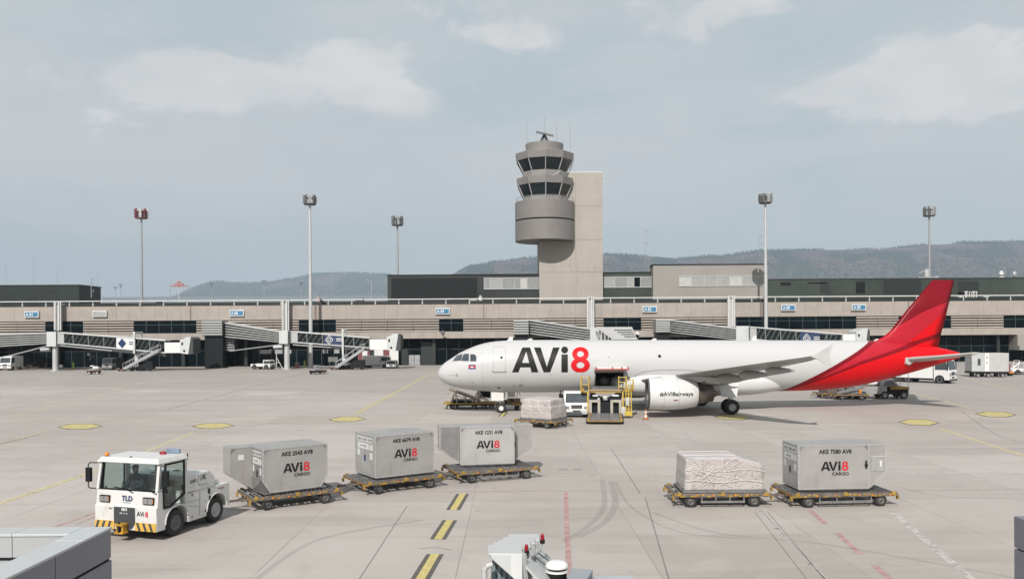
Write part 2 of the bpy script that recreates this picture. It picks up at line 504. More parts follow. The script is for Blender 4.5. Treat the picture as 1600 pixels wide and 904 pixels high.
for k in range(3): strip([(330 + 14 * k * 3, 584 - 4 * k), (350 + 14 * k * 3, 581 - 4 * k)], .22, PYS, 'ground_marking')
# stand centre line dashes, yellow with dark borders
for (x0, y0), (x1, y1) in (((723, 771), (708, 796)), ((703, 812), (684, 842)), ((680, 865), (656, 905)), ((789, 644), (783, 650)), ((646, 925), (622, 970))):
    a, b_ = G(x0, y0), G(x1, y1)
    strip([a, b_], .52, PK, 'ground_marking', 1); strip([a, b_], .25, PY, 'ground_marking', 2)
# joints and cable slots
for pts, w in ((((260, 640), (480, 581)), .14), (((-30, 701), (62, 678)), .16), (((636, 790), (560, 906)), .045), (((1008, 776), (1045, 904)), .05),
               (((955, 700), (1000, 770)), .05), (((1200, 800), (1290, 906)), .04), (((1180, 800), (1262, 906)), .035), (((1285, 560), (1300, 566)), .05)):
    strip([pts[0], pts[1]], w, PJ, 'ground_marking')
strip([(1069, 674), (1094, 698)], .17, PW, 'ground_marking', 1); strip([(1069, 674), (1094, 698)], .05, PJ, 'ground_marking', 2)
strip([(1188, 796), (1292, 906)], .10, PW, 'ground_marking', 1); strip([(1188, 796), (1292, 906)], .035, PJ, 'ground_marking', 2)
strip([(1392, 797), (1520, 906)], .25, PWF, 'ground_marking')
strip([(884, 768), (886, 830), (890, 906)], .17, PR, 'ground_marking')
for a, b_ in (((1266, 797), (1290, 818)), ((1308, 832), (1345, 866)), ((1366, 882), (1392, 905))): strip([a, b_], .19, PR, 'ground_marking')
strip([(60, 832), (150, 800)], .18, PRF, 'ground_marking')
strip([(120, 818), (240, 770)], .12, PRF, 'ground_marking')
# rubber marks
for pts, w in ((((905, 838), (945, 815), (962, 785), (955, 752)), .26), (((880, 845), (918, 822), (944, 790), (940, 750)), .22),
               (((962, 752), (985, 790), (1060, 830), (1180, 842)), .12), (((1020, 800), (1120, 832), (1290, 850), (1600, 905)), .14),
               (((1400, 760), (1480, 775), (1640, 780)), .14), (((0, 640), (100, 628), (240, 620)), .3), (((200, 610), (420, 600), (620, 590)), .3),
               (((1290, 690), (1420, 700), (1640, 700)), .2), (((400, 904), (500, 842), (660, 812)), .18), (((1500, 640), (1560, 680), (1640, 700)), .2)):
    strip(curve(pts), w, PT, 'ground_marking', 3)
for x in (880, 903): strip([(x - 7, 733), (x + 7, 733)], .22, PJ, 'ground_marking', 4)
for x, y in ((1214, 825.5), (1266, 881)): strip([(x - 4, y), (x + 4, y)], .16, PJ, 'ground_marking', 4)
strip(curve(((655, 857), (680, 855), (706, 859))), .06, PJ, 'ground_marking', 4)
# yellow hexagonal stand markings
for cx, cy, w, h, sk in ((125, 666, 36, 4.6, 7), (333, 665, 34, 4.4, 6), (543, 654.5, 30, 4.2, 5), (1145, 651.5, 30, 4.2, -7), (1436, 659.5, 33, 5, -8), (1556, 647, 33, 4.6, -8)):
    for k, (mm, sc_) in enumerate(((PK, 1.0), (PY, .90))):
        pts = [(-1, .1), (-.55, 1), (.4, .9), (1, -.1), (.55, -1), (-.4, -.9)]
        if sk < 0: pts = [(-x, y) for x, y in pts]
        q = [G(cx + x * w * sc_, cy + y * h * (1.0 if k == 0 else .86)) for x, y in pts]
        mb = MB(); mb._add([(p.x, p.y, .004 * (1 + k)) for p in q], [tuple(range(6))])
        struct(mb.build('ground_marking', mm))
    mb = MB()
    for a, b_, ww in ((-.35, .35, .5), (.05, -.2, .35), (.4, .2, .4)):
        c = G(cx + a * w, cy + b_ * h); mb._add([(c.x - ww, c.y - ww, .012), (c.x + ww, c.y - ww, .012), (c.x + ww * .4, c.y + ww, .012), (c.x - ww * .6, c.y + ww * .7, .012)], [(0, 1, 2, 3)])
    struct(mb.build('ground_marking', PYS))

# ================================================================== HILLS AND AIR
def lerp_tab(tab, x):
    if x <= tab[0][0]: return tab[0][1]
    for (a, u), (b_, v) in zip(tab[:-1], tab[1:]):
        if x <= b_:
            t = (x - a) / (b_ - a); t = t * t * (3 - 2 * t); return u + (v - u) * t
    return tab[-1][1]
from mathutils import noise as mn
def hill(name, D, tab, depth, seed, greens, ntree, th, foot=.0):
    """a wooded ridge whose crest height over the horizon is given in photo rows"""
    x0, x1 = tab[0][0], tab[-1][0]
    nx, ny = 170, 14
    def crest(px): return max(4.0, Z(px, lerp_tab(tab, px), D) - th * .55)
    def zat(px, t):   # t: -1 front foot .. 0 crest .. 1 back foot
        c = crest(px)
        f = math.cos(min(1, abs(t)) * math.pi / 2) ** 1.3
        n = mn.noise(Vector((px * .012 + seed, t * 2.3, seed))) * .16 + mn.noise(Vector((px * .05 + seed, t * 5, seed))) * .05
        return c * f * (1 + n * (1 - f) * 1.6) if abs(t) < 1 else 0
    mb = MB(); mb.smooth = True
    vs = []
    for i in range(nx + 1):
        px = x0 + (x1 - x0) * i / nx
        for j in range(ny + 1):
            t = -1 + 2 * j / ny; y = D + t * depth
            vs.append((X(px, D), y, zat(px, t) - .3))
    mb._add(vs, [(i * (ny + 1) + j, (i + 1) * (ny + 1) + j, (i + 1) * (ny + 1) + j + 1, i * (ny + 1) + j + 1) for i in range(nx) for j in range(ny)])
    struct(mb.build(name, greens[2]))
    # forest: many individual crowns
    rnd = random.Random(seed); tb = MB()
    for k in range(ntree):
        px = rnd.uniform(x0, x1)
        t = -abs(rnd.gauss(0, .33)) if rnd.random() < .86 else rnd.uniform(0, .12)
        if t < -.97: continue
        x, y = X(px, D) + rnd.uniform(-4, 4), D + t * depth; z = zat(px, t)
        con = 1.6 * mn.noise(Vector((px * .018 + 7 + seed, t * 5, 1))) + rnd.uniform(-.22, .22) + (.35 if t > -.16 else 0) > greens[3]
        hh = th * rnd.uniform(.55, 1.15) * (1.35 if con and abs(t) < .06 else 1); w = hh * (.24 if con else .42)
        tb.k = 0 if con else 1
        n = 5; o = len(tb.v); a0 = rnd.random() * 6
        if con:
            tb.v += [(x + w * math.cos(a0 + i * 1.2566), y + w * math.sin(a0 + i * 1.2566), z) for i in range(n)] + [(x, y, z + hh)]
            for i in range(n): tb.f.append([o + i, o + (i + 1) % n, o + n]); tb.mi.append(tb.k); tb.sm.append(False)
        else:
            for zz, ww in ((0, .6), (.55, 1.0), (.9, .5)):
                tb.v += [(x + w * ww * rnd.uniform(.75, 1.2) * math.cos(a0 + i * 1.2566), y + w * ww * math.sin(a0 + i * 1.2566), z + hh * zz * .8) for i in range(n)]
            for j in (0, 1):
                for i in range(n): tb.f.append([o + j * n + i, o + j * n + (i + 1) % n, o + (j + 1) * n + (i + 1) % n, o + (j + 1) * n + i]); tb.mi.append(tb.k); tb.sm.append(False)
            tb.f.append([o + 2 * n + i for i in range(n)]); tb.mi.append(tb.k); tb.sm.append(False)
    fo = tb.build('forest', [greens[0], greens[1]], fix=False)
    fo['kind'] = 'stuff'
FIR = mat('fir_foliage', (.014, .036, .030), .9, 0, .5, .006)
BARE = mat('bare_beech_wood', (.088, .062, .070), .9, 0, .5, .004, (.035, .05, .042), .75)
SOIL = mat('hill_soil', (.06, .055, .045), .95, 0, .3, .01)
hill('hill', 9000, [(200, 500), (270, 468), (300, 460), (318, 448), (340, 442), (365, 445), (400, 445), (428, 443), (455, 438), (500, 430), (545, 429), (600, 431), (640, 436), (700, 450), (760, 480)], 1500, 3, (FIR, BARE, SOIL, -.45), 16000, 42)
hill('hill', 6000, [(560, 500), (650, 455), (700, 434), (740, 418), (780, 411), (840, 405), (900, 400), (960, 400), (1010, 403), (1060, 407), (1110, 403), (1200, 394), (1300, 393), (1380, 391), (1450, 385), (1520, 381), (1640, 380), (1760, 385), (1900, 400)], 1500, 5, (FIR, BARE, SOIL, .12), 34000, 29)

hb = MB(); hb.bb(-9100, 9100, -80, 13100, -1.0, 900)
haze = hb.build('haze', [])
haze['kind'] = 'stuff'
hm = bpy.data.materials.new('haze_air'); hm.use_nodes = True
t = hm.node_tree; t.nodes.clear(); N = NT(t)
o = N.n('ShaderNodeOutputMaterial'); v = N.n('ShaderNodeVolumePrincipled')
v.inputs['Color'].default_value = (.72, .87, 1.0, 1)
v.inputs['Density'].default_value = .000095
v.inputs['Anisotropy'].default_value = .0
N.l(v.outputs[0], o.inputs['Volume'])
haze.data.materials.append(hm)

# ================================================================== TERMINAL
CONC = mat('terminal_concrete', (.39, .345, .31), .8, 0, .08, .45, (.22, .19, .165), .6)
CONCL = mat('louvre_concrete', (.47, .41, .36), .7, 0, .08, .4, (.28, .25, .22), .3)
CONCT = mat('tower_concrete', (.42, .385, .345), .85, 0, .06, .3, (.24, .215, .195), .6)
CONCG = mat('grey_concrete', (.33, .31, .285), .85, 0, .06, .2, (.2, .19, .18), .3)
DARKPANEL = mat('dark_green_panel', (.020, .026, .025), .45, 0, .25, .12)
GREENPANEL = mat('green_grey_panel', (.045, .058, .048), .4, 0, .3, .08, (.02, .028, .028), .7)
LEFTPANEL = mat('left_block_panel', (.012, .022, .020), .5, 0, .3, .1)
PIPE = mat('pale_pipe', (.70, .70, .69), .4)
MULL = mat('mullion', (.07, .095, .10), .4)
TD = 160.0
def tx(px): return X(px, TD)
def tz(y): return H + (518 - y) * TD / F     # rows measured at mid-picture
Z_R, Z_F1, Z_F0, Z_W0, Z_L0 = tz(466), tz(474.5), tz(497), tz(517), tz(527.5)
XL, XR = -128.0, 128.0
term = thing('terminal_building', 'long beige concrete airport terminal with dark window bands and louvres behind the aircraft', 'terminal', (0, TD, 0))
mb = MB()
def joint_panels(mb, x0, x1, z0, z1, y0, y1, w=2.45):
    n = max(1, round((x1 - x0) / w)); st = (x1 - x0) / n
    for i in range(n): mb.bb(x0 + i * st + .012, x0 + (i + 1) * st - .012, y0, y1, z0, z1)
joint_panels(mb, XL, XR, Z_F0, Z_F1, 0, .18); mb.build('fascia', CONC, term)
mb = MB(); joint_panels(mb, XL, XR, Z_L0, Z_W0, 0, .18); mb.build('fascia', CONC, term)
mb = MB(); mb.bb(XL, XR, .25, .38, Z_L0 + .02, Z_F1 - .02); mb.build('wall', BLACK, term)
mb = MB(); mb.bb(XL, XR, .39, 34, Z_L0 + .01, Z_F1 - .10); mb.build('roof_slab', DGREY, term)
mb = MB(); mb.bb(XL, XR, 1.6, 1.9, Z_F1 - .1, Z_F1 + .72); mb.build('parapet', DARKPANEL, term)
# windows and louvres
wins = [(71, 130), (209, 307), (467, 525), (686, 724), (943, 1002), (1150, 1338), (1404, 1486), (1568, 1720)]
for a, b_ in wins:
    x0, x1 = tx(a), tx(b_)
    mb = MB(); mb.bb(x0, x1, .10, .17, Z_W0 + .02, Z_F0 - .02); wnd = mb.build('window', GLASSD, term)
    n = max(2, round((x1 - x0) / 2.5)); mb = MB()
    for i in range(n + 1):
        x = x0 + (x1 - x0) * i / n; mb.bb(x - .035, x + .035, .03, .10, Z_W0 + .02, Z_F0 - .02)
    mb.bb(x0, x1, .04, .09, Z_F0 - .85, Z_F0 - .78)
    mb.build('mullion', MULL, wnd)
gaps = [(-300, 71), (130, 209), (307, 467), (525, 686), (724, 943), (1002, 1150), (1338, 1404), (1486, 1568)]
for a, b_ in gaps:
    x0, x1 = max(XL, tx(a)), tx(b_); mb = MB()
    n = max(1, round((x1 - x0) / 5.2)); st = (x1 - x0) / n
    for i in range(n):
        for k in range(5):
            zc = Z_W0 + .22 + k * .49
            mb.bb(x0 + i * st + .03, x0 + (i + 1) * st - .03, -.06, .12, zc - .13, zc + .11)
    mb.build('louvre', CONCL, term)
# ground floor, set back under the upper storey
mb = MB(); mb.bb(XL, XR, 2.6, 2.9, 0, Z_L0); gf = mb.build('ground_floor_glazing', GLASSD, term)
mb = MB()
x = XL
while x < XR:
    mb.bb(x - .05, x + .05, 2.5, 2.6, 0, Z_L0); x += 2.45
mb.bb(XL, XR, 2.5, 2.6, 3.2, 3.3); mb.build('mullion', DGREY, gf)
x = XL + 3
mb = MB()
while x < XR:
    mb = MB(); mb.bb(x - .3, x + .3, 1.2, 1.8, 0, Z_L0); x += 12.2; mb.build('column', DARKPANEL, term)
mb = MB(); mb.bb(XL, XR, -.6, 2.5, 0, .14); mb.build('plinth', CONCG, term)
for px0, px1, py, m_ in ((635.5, 644.5, 553, GREY), (645, 654, 553, GREY), (600, 607, 545, None)):
    if m_:
        mb = MB(); mb.bb(tx(px0), tx(px1), 2.38, 2.48, .14, 2.1); d_ = mb.build('door', m_, term, .02)
        mb = MB(); mb.bb(tx(px1) - .25, tx(px1) - .15, 2.30, 2.37, 1.0, 1.2); mb.build('handle', BLACK, d_)
MAROON = mat('maroon_panel', (.22, .06, .07), .6)
for a, b_, m_ in ((556, 563, MAROON), (563, 571, PLAIN), (571, 578, MAROON), (578, 596, PLAIN), (596, 606, MAROON), (606, 620, PLAIN)):
    mb = MB(); mb.bb(tx(a), tx(b_), 1.95, 2.2, .14, 3.3); mb.build('wall_panel', m_, term)
mb = MB(); mb.bb(tx(625), tx(635.4), 1.9, 2.2, .14, 3.4); mb.build('wall_panel', DARKPANEL, term); mb = MB(); mb.bb(tx(656), tx(680), 1.9, 2.2, .14, 4.6); mb.build('wall_panel', DARKPANEL, term)
mb = MB(); mb.bb(tx(1588), tx(1700), -.4, 2.4, 3.2, Z_L0); mb.bb(tx(1588), tx(1700), -1.0, 2.4, 2.4, 3.2); mb.build('wall_panel', CONCG, term)
for a, b_ in ((400, 418), (424, 436), (440, 450), (500, 508), (518, 526)):
    mb = MB(); mb.bb(tx(a), tx(b_), 2.3, 2.45, 2.55, 3.35); mb.build('wall_panel', GREY, term)
# roof edge rail
rail = thing('roof_edge_rail', 'white pipe rail on short posts along the whole terminal roof edge', 'railing', (0, TD, Z_F1))
mb = MB(); mb.beam((XL, .3, Z_R - Z_F1), (XR, .3, Z_R - Z_F1), .14, .16); mb.build('pipe', PIPE, rail)
x = XL + 1.5; i = 0
mb = MB()
while x < XR:
    mb.bb(x - .06, x + .06, .25, .37, -.1, Z_R - Z_F1 - .08); mb.bb(x - .16, x + .16, .2, .42, .25, .42); x += 4.55
mb.build('post', LGREY, rail)
# small plant on the roof edge
for px, w, h, m_ in ((751, 5, 13, LGREY), (740, 12, 4, GREY), (498, 6, 13, mat('pinkish_panel', (.42, .34, .32), .6)), (503, 3, 5, BLACK), (560, 9, 4, DGREY), (568, 2, 7, BLACK), (1500, 6, 4, LGREY), (1540, 7, 4, LGREY), (250, 10, 3, BLACK)):
    D = 164; mb = MB(); x = X(px, D); w_ = w * D / F; h_ = h * D / F
    mb.bb(-w_ / 2, w_ / 2, -.5, .5, 0, h_ * .8); mb.bb(-w_ * .3, w_ * .3, -.3, .3, h_ * .8, h_)
    tag(mb.build('roof_unit', m_, loc=(x, D, Z_F1 - .1 + (.7 if h < 8 else .3))), '%s' % {751: 'tall pale roof cabinet before the dark block, left of the tower', 740: 'low grey roof unit left of the tall pale cabinet', 498: 'pinkish roof cabinet right of the tall pale mast', 503: 'black roof box right of the pinkish cabinet', 560: 'flat dark roof unit left of the dark rooftop block', 568: 'tiny black upright roof unit left of the dark rooftop block', 1500: 'pale roof unit just right of the red tail fin', 1540: 'pale roof unit right of the white pipe frame', 250: 'flat black unit on the roof of the left terminal part'}[px], 'roof unit')

for px, w_ in ((1189, .35), (493, .35), (298, .12), (756, .12), (1420, .12)):
    mb = MB(); mb.bb(tx(px) - w_ / 2, tx(px) + w_ / 2, -.14, -.02, Z_F0 - .05, Z_F1 + .02); mb.build('drain_pipe', mat('drain_brown', (.22, .17, .14), .7), term)
# gate signs
def gate_sign(px, py, txt, label):
    s = thing('gate_sign', label, 'sign', (tx(px), TD, Z(px, py, TD)), group='gate signs on the terminal fascia')
    mb = MB(); w, h = 2.75, 1.2
    mb.bb(-w / 2, w / 2, -.42, -.02, -h / 2, h / 2); mb.build('housing', PIPE, s, .03)
    mb = MB(); mb.bb(-w / 2 + .16, w / 2 - .16, -.46, -.425, -h / 2 + .17, h / 2 - .17)
    mb.build('panel', mat('sign_blue', (.055, .20, .36), .35) if txt else GREY, s)
    if txt: mb = MB(); put_text(mb, txt, (-w / 2 + .3, -.462, -.30), (1, 0, 0), (0, 0, 1), .60, 1.35, .02, .004); mb.build('lettering', PLAIN, s)
for px, py, txt, lb in ((51, 491, 'A 81', 'blue gate sign at the far left of the terminal fascia'), (157, 490, '', 'blank grey gate sign right of the far left white lift mast'),
                        (371, 489, 'A 86', 'blue gate sign A 86 above the second sloped jet bridge corridor'), (692, 486, 'A 83', 'blue gate sign above the small window left of the third corridor'),
                        (1015, 483, 'A 82', 'blue gate sign A 82 right of the control tower, above three window panes'), (1231, 480.5, 'A 80', 'blue gate sign right of the near light mast'),
                        (1341, 480, 'A 83', 'blue gate sign nearest to the red tail fin')):
    gate_sign(px, py, txt, lb)

# rooftop blocks
def block(name, label, px0, px1, ytop, ybot, D, m_, depth=12, ridge=DGREY):
    px = (px0 + px1) / 2
    s = thing(name, label, 'building', (X(px, D), D, Z_F1 - .12))
    x0, x1 = X(px0, D) - X(px, D), X(px1, D) - X(px, D)
    zt = Z(px, ytop, D) - Z_F1 + .12
    mb = MB(); mb.bb(x0, x1, 0, depth, 0, zt); mb.build('wall', m_, s)
    mb = MB(); mb.bb(x0 - .15, x1 + .15, -.15, depth + .15, zt, zt + .16); mb.build('roof_edge', ridge, s)
    return s, x0, x1, zt, D, px
WPAN = [mat('pale_blind', (.50, .50, .48), .6), mat('grey_blind', (.28, .29, .29), .4), mat('mid_blind', (.36, .36, .35), .5), GLASSD]
def win_row(s, spec, y0, y1, seq):
    b_, x0, x1, zt, D, px = s
    mbx = X(px, D)
    zz0, zz1 = Z(px, y1, D) - Z_F1 + .12, Z(px, y0, D) - Z_F1 + .12
    n = len(spec) - 1
    mb = MB(); a, c = X(spec[0], D) - mbx, X(spec[-1], D) - mbx
    fr = MB()
    fr.bb(a - .1, c + .1, -.14, -.02, zz1, zz1 + .14); fr.bb(a - .1, c + .1, -.14, -.02, zz0 - .14, zz0)
    for i in range(n + 1): q = X(spec[i], D) - mbx; fr.bb(q - .05, q + .05, -.12, -.02, zz0 + .002, zz1 - .002)
    fr.build('window_frame', LGREY, b_)
    for i in range(n):
        p, q = X(spec[i], D) - mbx, X(spec[i + 1], D) - mbx
        mb = MB(); mb.bb(p + .06, q - .06, -.07, -.01, zz0 + .01, zz1 - .01); mb.build('window', WPAN[seq[i]], b_)
b1 = block('rooftop_block', 'dark rooftop block at the far left above the terminal', -60, 124, 446, 465, 174, LEFTPANEL, 9.2, DGREY)
b2 = block('rooftop_block', 'long dark rooftop block directly left of the tower shaft', 606, 844, 429.5, 463, 174, DARKPANEL, 12, BLACK)
win_row(b2, [757, 766, 785, 804, 814, 824, 844], 435, 451, [1, 2, 1, 1, 0, 1])
b3 = block('rooftop_block', 'short dark rooftop block between tower shaft and grey block', 942, 1021, 426, 460, 174.5, GREENPANEL, 12, BLACK)
win_row(b3, [944, 961, 981, 991, 1001, 1019], 433, 448, [2, 1, 2, 3, 1])
b4 = block('rooftop_block', 'pale grey concrete rooftop block with a row of seven windows', 1021, 1200, 413.5, 458, 172.5, CONCG, 4, BLACK)
win_row(b4, [1062, 1081, 1101, 1121, 1140, 1160, 1180, 1199], 432, 446, [0, 2, 2, 2, 0, 2, 2])
b5 = block('rooftop_block', 'long greenish dark rooftop block on the right behind the red tail fin', 1200.5, 1700, 435, 460, 174, GREENPANEL, 14, DGREY)
for a, c, y0, y1, m_ in ((1220, 1236, 441, 446, BLACK), (1262, 1292, 441, 443, BLACK), (1282, 1296, 441, 457, DARKPANEL), (1338, 1352, 440, 458, BLACK), (1381, 1440, 437, 459, DARKPANEL), (1498, 1530, 440, 459, DARKPANEL)):
    mb = MB(); xx = X(b5[5], 174)
    mb.bb(X(a, 174) - xx, X(c, 174) - xx, -.06, -.01, Z(a, y1, 174) - Z_F1 + .12, Z(a, y0, 174) - Z_F1 + .12); mb.build('panel', m_, b5[0])
mb = MB(); xx = X(b2[5], 174)
mb.bb(X(612, 174) - xx, X(746, 174) - xx, -.05, -.01, 1.6, Z(680, 434, 174) - Z_F1 + .12); mb.build('panel', BLACK, b2[0])
mb = MB(); xx = X(b1[5], 174)
mb.bb(X(60, 174) - xx, X(88, 174) - xx, -.05, -.01, .3, 3.3); mb.build('panel', DARKPANEL, b1[0]); mb = MB(); mb.bb(X(-60, 174) - xx, X(12, 174) - xx, -.05, -.01, .3, 3.3); mb.build('panel', DARKPANEL, b1[0])
# things on the right roof
u = thing('roof_duct_frame', 'white bent pipe frame on the right roof beside the tail fin', 'pipe frame', (X(1517, 172), 172, Z_F1))
mb = MB(); k = 172 / F
for dx_, zz in ((-8, 17.5), (-6, 17.5), (-2, 17), (2, 17.2), (5, 17.2), (9, 17)):
    mb.tube([(dx_ * k, 0, 0), (dx_ * k, 0, zz * k), (dx_ * k + .25, 0, zz * k)], .1)
mb.tube([(-10 * k, 0, 17 * k), (-6 * k, 0, 17.6 * k)], .1); mb.tube([(-2 * k, 0, 3 * k), (2 * k, 0, 1 * k), (10 * k, 0, 2.5 * k)], .12); mb.tube([(2 * k, 0, 17 * k), (9 * k, 0, 17 * k)], .1)
mb.build('pipes', PIPE, u)
mb = MB(); mb.bb(-13 * k, -8.6 * k, .4, 1.6, 0, 17 * k); mb.build('cabinet', BLACK, u)
zt5 = Z(1453, 435, 174)
u = thing('roof_ventilator', 'pale drum shaped ventilator with a duct on the roof above the tail fin', 'ventilator', (X(1450, 176), 176, zt5))
mb = MB(); mb.cyl((-.2, 0, .5), (-.2, 0, 2.1), .5, n=14); mb.build('drum', LGREY, u)
mb = MB(); mb.bb(-2.2, 2.0, -.6, .8, 0, .45); mb.build('base', GREY, u)
mb = MB(); mb.cyl((1.9, 0, -.4), (1.9, 0, .55), .5, .35, n=12); mb.cyl((-.4, 0, 1.9), (-1.9, 0, 1.3), .06, n=6); mb.build('duct', LGREY, u)
u = thing('roof_ventilator', 'stubby conical ventilator with a dark slot at the right end of the roof', 'ventilator', (X(1565, 176), 176, zt5))
mb = MB(); mb.cyl((0, 0, 0), (0, 0, .55), .62, .58, n=14); mb.build('base', LGREY, u); mb = MB(); mb.cyl((0, 0, .56), (0, 0, .80), .5, n=14); mb.build('slot', BLACK, u)
mb = MB(); mb.cyl((0, 0, .81), (0, 0, 1.65), .62, .35, n=14); mb.build('cap', LGREY, u)
u = thing('dish_antenna', 'pale pear shaped dish antenna on a pole at the right roof edge', 'antenna', (X(1586, 176), 176, zt5 - .8))
mb = MB(); mb.cyl((-.6, 0, 0), (-.6, 0, 1.2), .06); mb.build('pole', LGREY, u); mb = MB(); mb.ball((0, 0, 1.7), .62, 12, 8, (.8, .5, 1.1)); mb.build('dish', GREY, u)

# ================================================================== CONTROL TOWER
TW = 172.0
tw = thing('control_tower', 'airport control tower with grey round drum, two glazed cabs and tall beige shaft', 'tower', (X(852.7, TW), TW, 0))
cx = X(852.7, TW)
def wx(px): return X(px, TW) - cx
def wz(px, py): return Z(px, py, TW)
zj = [Z_F1 - .1, wz(893, 425), wz(893, 374.5), wz(893, 322), wz(893, 270)]
mb = MB()
for a, c in zip(zj[:-1], zj[1:]):
    mb.bb(wx(843.3), wx(900.5), 0, 13, a + .02, c - .02); mb.bb(wx(900.7), wx(942.6), 0, 13, a + .02, c - .02)
mb.build('shaft', CONCT, tw)
mb = MB(); mb.bb(wx(843.6), wx(942.3), .1, 12.9, zj[0], zj[-1] - .05); mb.build('shaft_core', DGREY, tw)
mb = MB(); mb.bb(wx(890), wx(943), -.05, 13.1, zj[-1], zj[-1] + .18); mb.build('roof_edge', PIPE, tw)
DRUM = mat('drum_grey', (.215, .20, .19), .5, 0, .08, .3, (.12, .11, .105), .45)
CABG = mat('cab_grey', (.26, .245, .235), .5, 0, .06, .4, (.2, .19, .18), .3)
CABW = mat('cab_glass', (.006, .015, .019), .08, 0, .4, .3, spec=.45)
yc, rd = .7, 6.2     # drum stands forward of the shaft
zb, zm, zt = wz(852, 377), wz(852, 345.5), wz(852, 317.5)
def drum(z0, z1, r):
    m_ = MB(); m_.lathe([(.01, z0), (r, z0), (r, z0 + .01), (r, z1 - .01), (r, z1), (.01, z1)], (0, yc, 0), 'z', 56); return m_
for z0, z1 in ((zb, zm - .15), (zm + .15, zt)):
    m_ = MB(); m_.smooth = True; m_.cyl((0, yc, z0), (0, yc, z1), rd, n=64); m_.build('drum', DRUM, tw)
m_ = MB(); m_.cyl((0, yc, zm - .16), (0, yc, zm + .16), rd - .25, n=48); m_.build('drum_slot', BLACK, tw)
m_ = MB(); m_.cyl((0, yc, zt + .001), (0, yc, zt + .12), rd - .05, n=48); m_.build('drum_top', CABG, tw)
def deca(r, z, n=10, ph=-90): return [Vector((r * math.cos(R(ph + 360 / n * i)), yc + r * math.sin(R(ph + 360 / n * i)), z)) for i in range(n)]
def frustum(name, r0, z0, r1, z1, m_, cap=True):
    a, c = deca(r0, z0), deca(r1, z1); mb = MB()
    mb._add(a + c, [(i, (i + 1) % 10, 10 + (i + 1) % 10, 10 + i) for i in range(10)] + ([tuple(range(10)), tuple(range(10, 20))] if cap else []))
    return mb.build(name, m_, tw)
kk = TW / F
for idx, (rt, zr1, zr0, rb, zg, zf) in enumerate((((47.5) * kk, wz(852, 242), wz(852, 252.5), 33 * kk, wz(852, 270), wz(852, 280)), (46 * kk, wz(852, 280.5), wz(852, 291), 33 * kk, wz(852, 309), wz(852, 316.8)))):
    frustum('cab_roof', rt * .955, zr0, rt, zr1, CABG)
    gl = frustum('cab_window', rb * 1.05, zg, rt * .925, zr0 - .01, CABW)
    a, c = deca(rb * 1.05, zg), deca(rt * .93, zr0)
    for p, q in zip(a, c):
        mb = MB(); o_ = Vector((0, yc, 0)); dp = (Vector((p.x, p.y, 0)) - o_).normalized() * .05; mb.cyl(p + dp, q + dp, .10, n=6); mb.build('mullion', LGREY, gl)
    frustum('cab_base', rb * 1.10, zf, rb * 1.10, zg - .01, CABG)
mb = MB()
for i in range(36):
    a, c_ = i * R(10), (i + 1) * R(10); p = lambda t, z: (5.95 * math.cos(t), yc + 5.95 * math.sin(t), z)
    mb.cyl(p(a, zt + .1), p(a, zt + 1.0), .03, n=4); mb.cyl(p(a, zt + 1.0), p(c_, zt + 1.0), .03, n=4)
mb.build('railing', GREY, tw)
ztop = wz(852, 242)
m_ = MB(); m_.cyl((0, yc, ztop), (0, yc, wz(852, 238)), 36 * kk, n=20); m_.cyl((0, yc, wz(852, 238)), (0, yc, wz(852, 225.5)), 28.5 * kk, 30 * kk, n=20); m_.build('roof_drum', CABG, tw)
m_ = MB(); zq = wz(852, 225)
for sx in (-1, 1): m_.cyl((sx * 1.1, yc, zq), (sx * .1, yc, zq + 2.1), .17, n=6); m_.cyl((sx * .5, yc + 1, zq), (0, yc, zq + 2.1), .1, n=6)
m_.build('radar_legs', BLACK, tw)
m_ = MB(); m_.beam((-1.7, yc - .6, zq + 2.55), (1.9, yc + .6, zq + 2.0), .45, .34); m_.build('radar_bar', STEEL, tw)
for dx_, dy_, hh in ((-3.7, 0, 5.3), (.1, .5, 6.2), (2.6, 0, 4.8), (5.4, .2, 8.4), (-3.4, .8, 1.2), (3.7, .6, 1.2)):
    m_ = MB(); z0 = zq - (0 if abs(dx_) < 4 else 3.2); m_.cyl((dx_, yc + dy_, z0), (dx_, yc + dy_, z0 + hh), .06, .04, n=5); m_.build('whip_antenna', GREY, tw)
m_ = MB()
for sx in (0, .5):
    m_.cyl((5.2 + sx * .4, yc - sx, zq - 5.5), (6.6 + sx * .4, yc - sx, zq - .6), .06, n=5)
for i in range(7): t = i / 7; m_.cyl((5.2 + 1.4 * t, yc, zq - 5.5 + 4.9 * t), (5.4 + 1.4 * t, yc - .5, zq - 5.5 + 4.9 * t), .04, n=4)
m_.build('ladder', LGREY, tw)
m_ = MB(); m_.cyl((1.2, yc - 5.2, wz(852, 281)), (3.2, yc - 4.6, wz(852, 272)), .08, n=5); m_.bb(wx(943), wx(945.5), .5, 1.2, zj[-1] - 1.0, zj[-1] - .4); m_.build('bracket', LGREY, tw)
m_ = MB()
for i in range(8): m_.cyl((wx(893) + i * .85, .3, zj[-1] + .18), (wx(893) + i * .85, .3, zj[-1] + .38), .04, n=4)
m_.build('roof_studs', PIPE, tw)

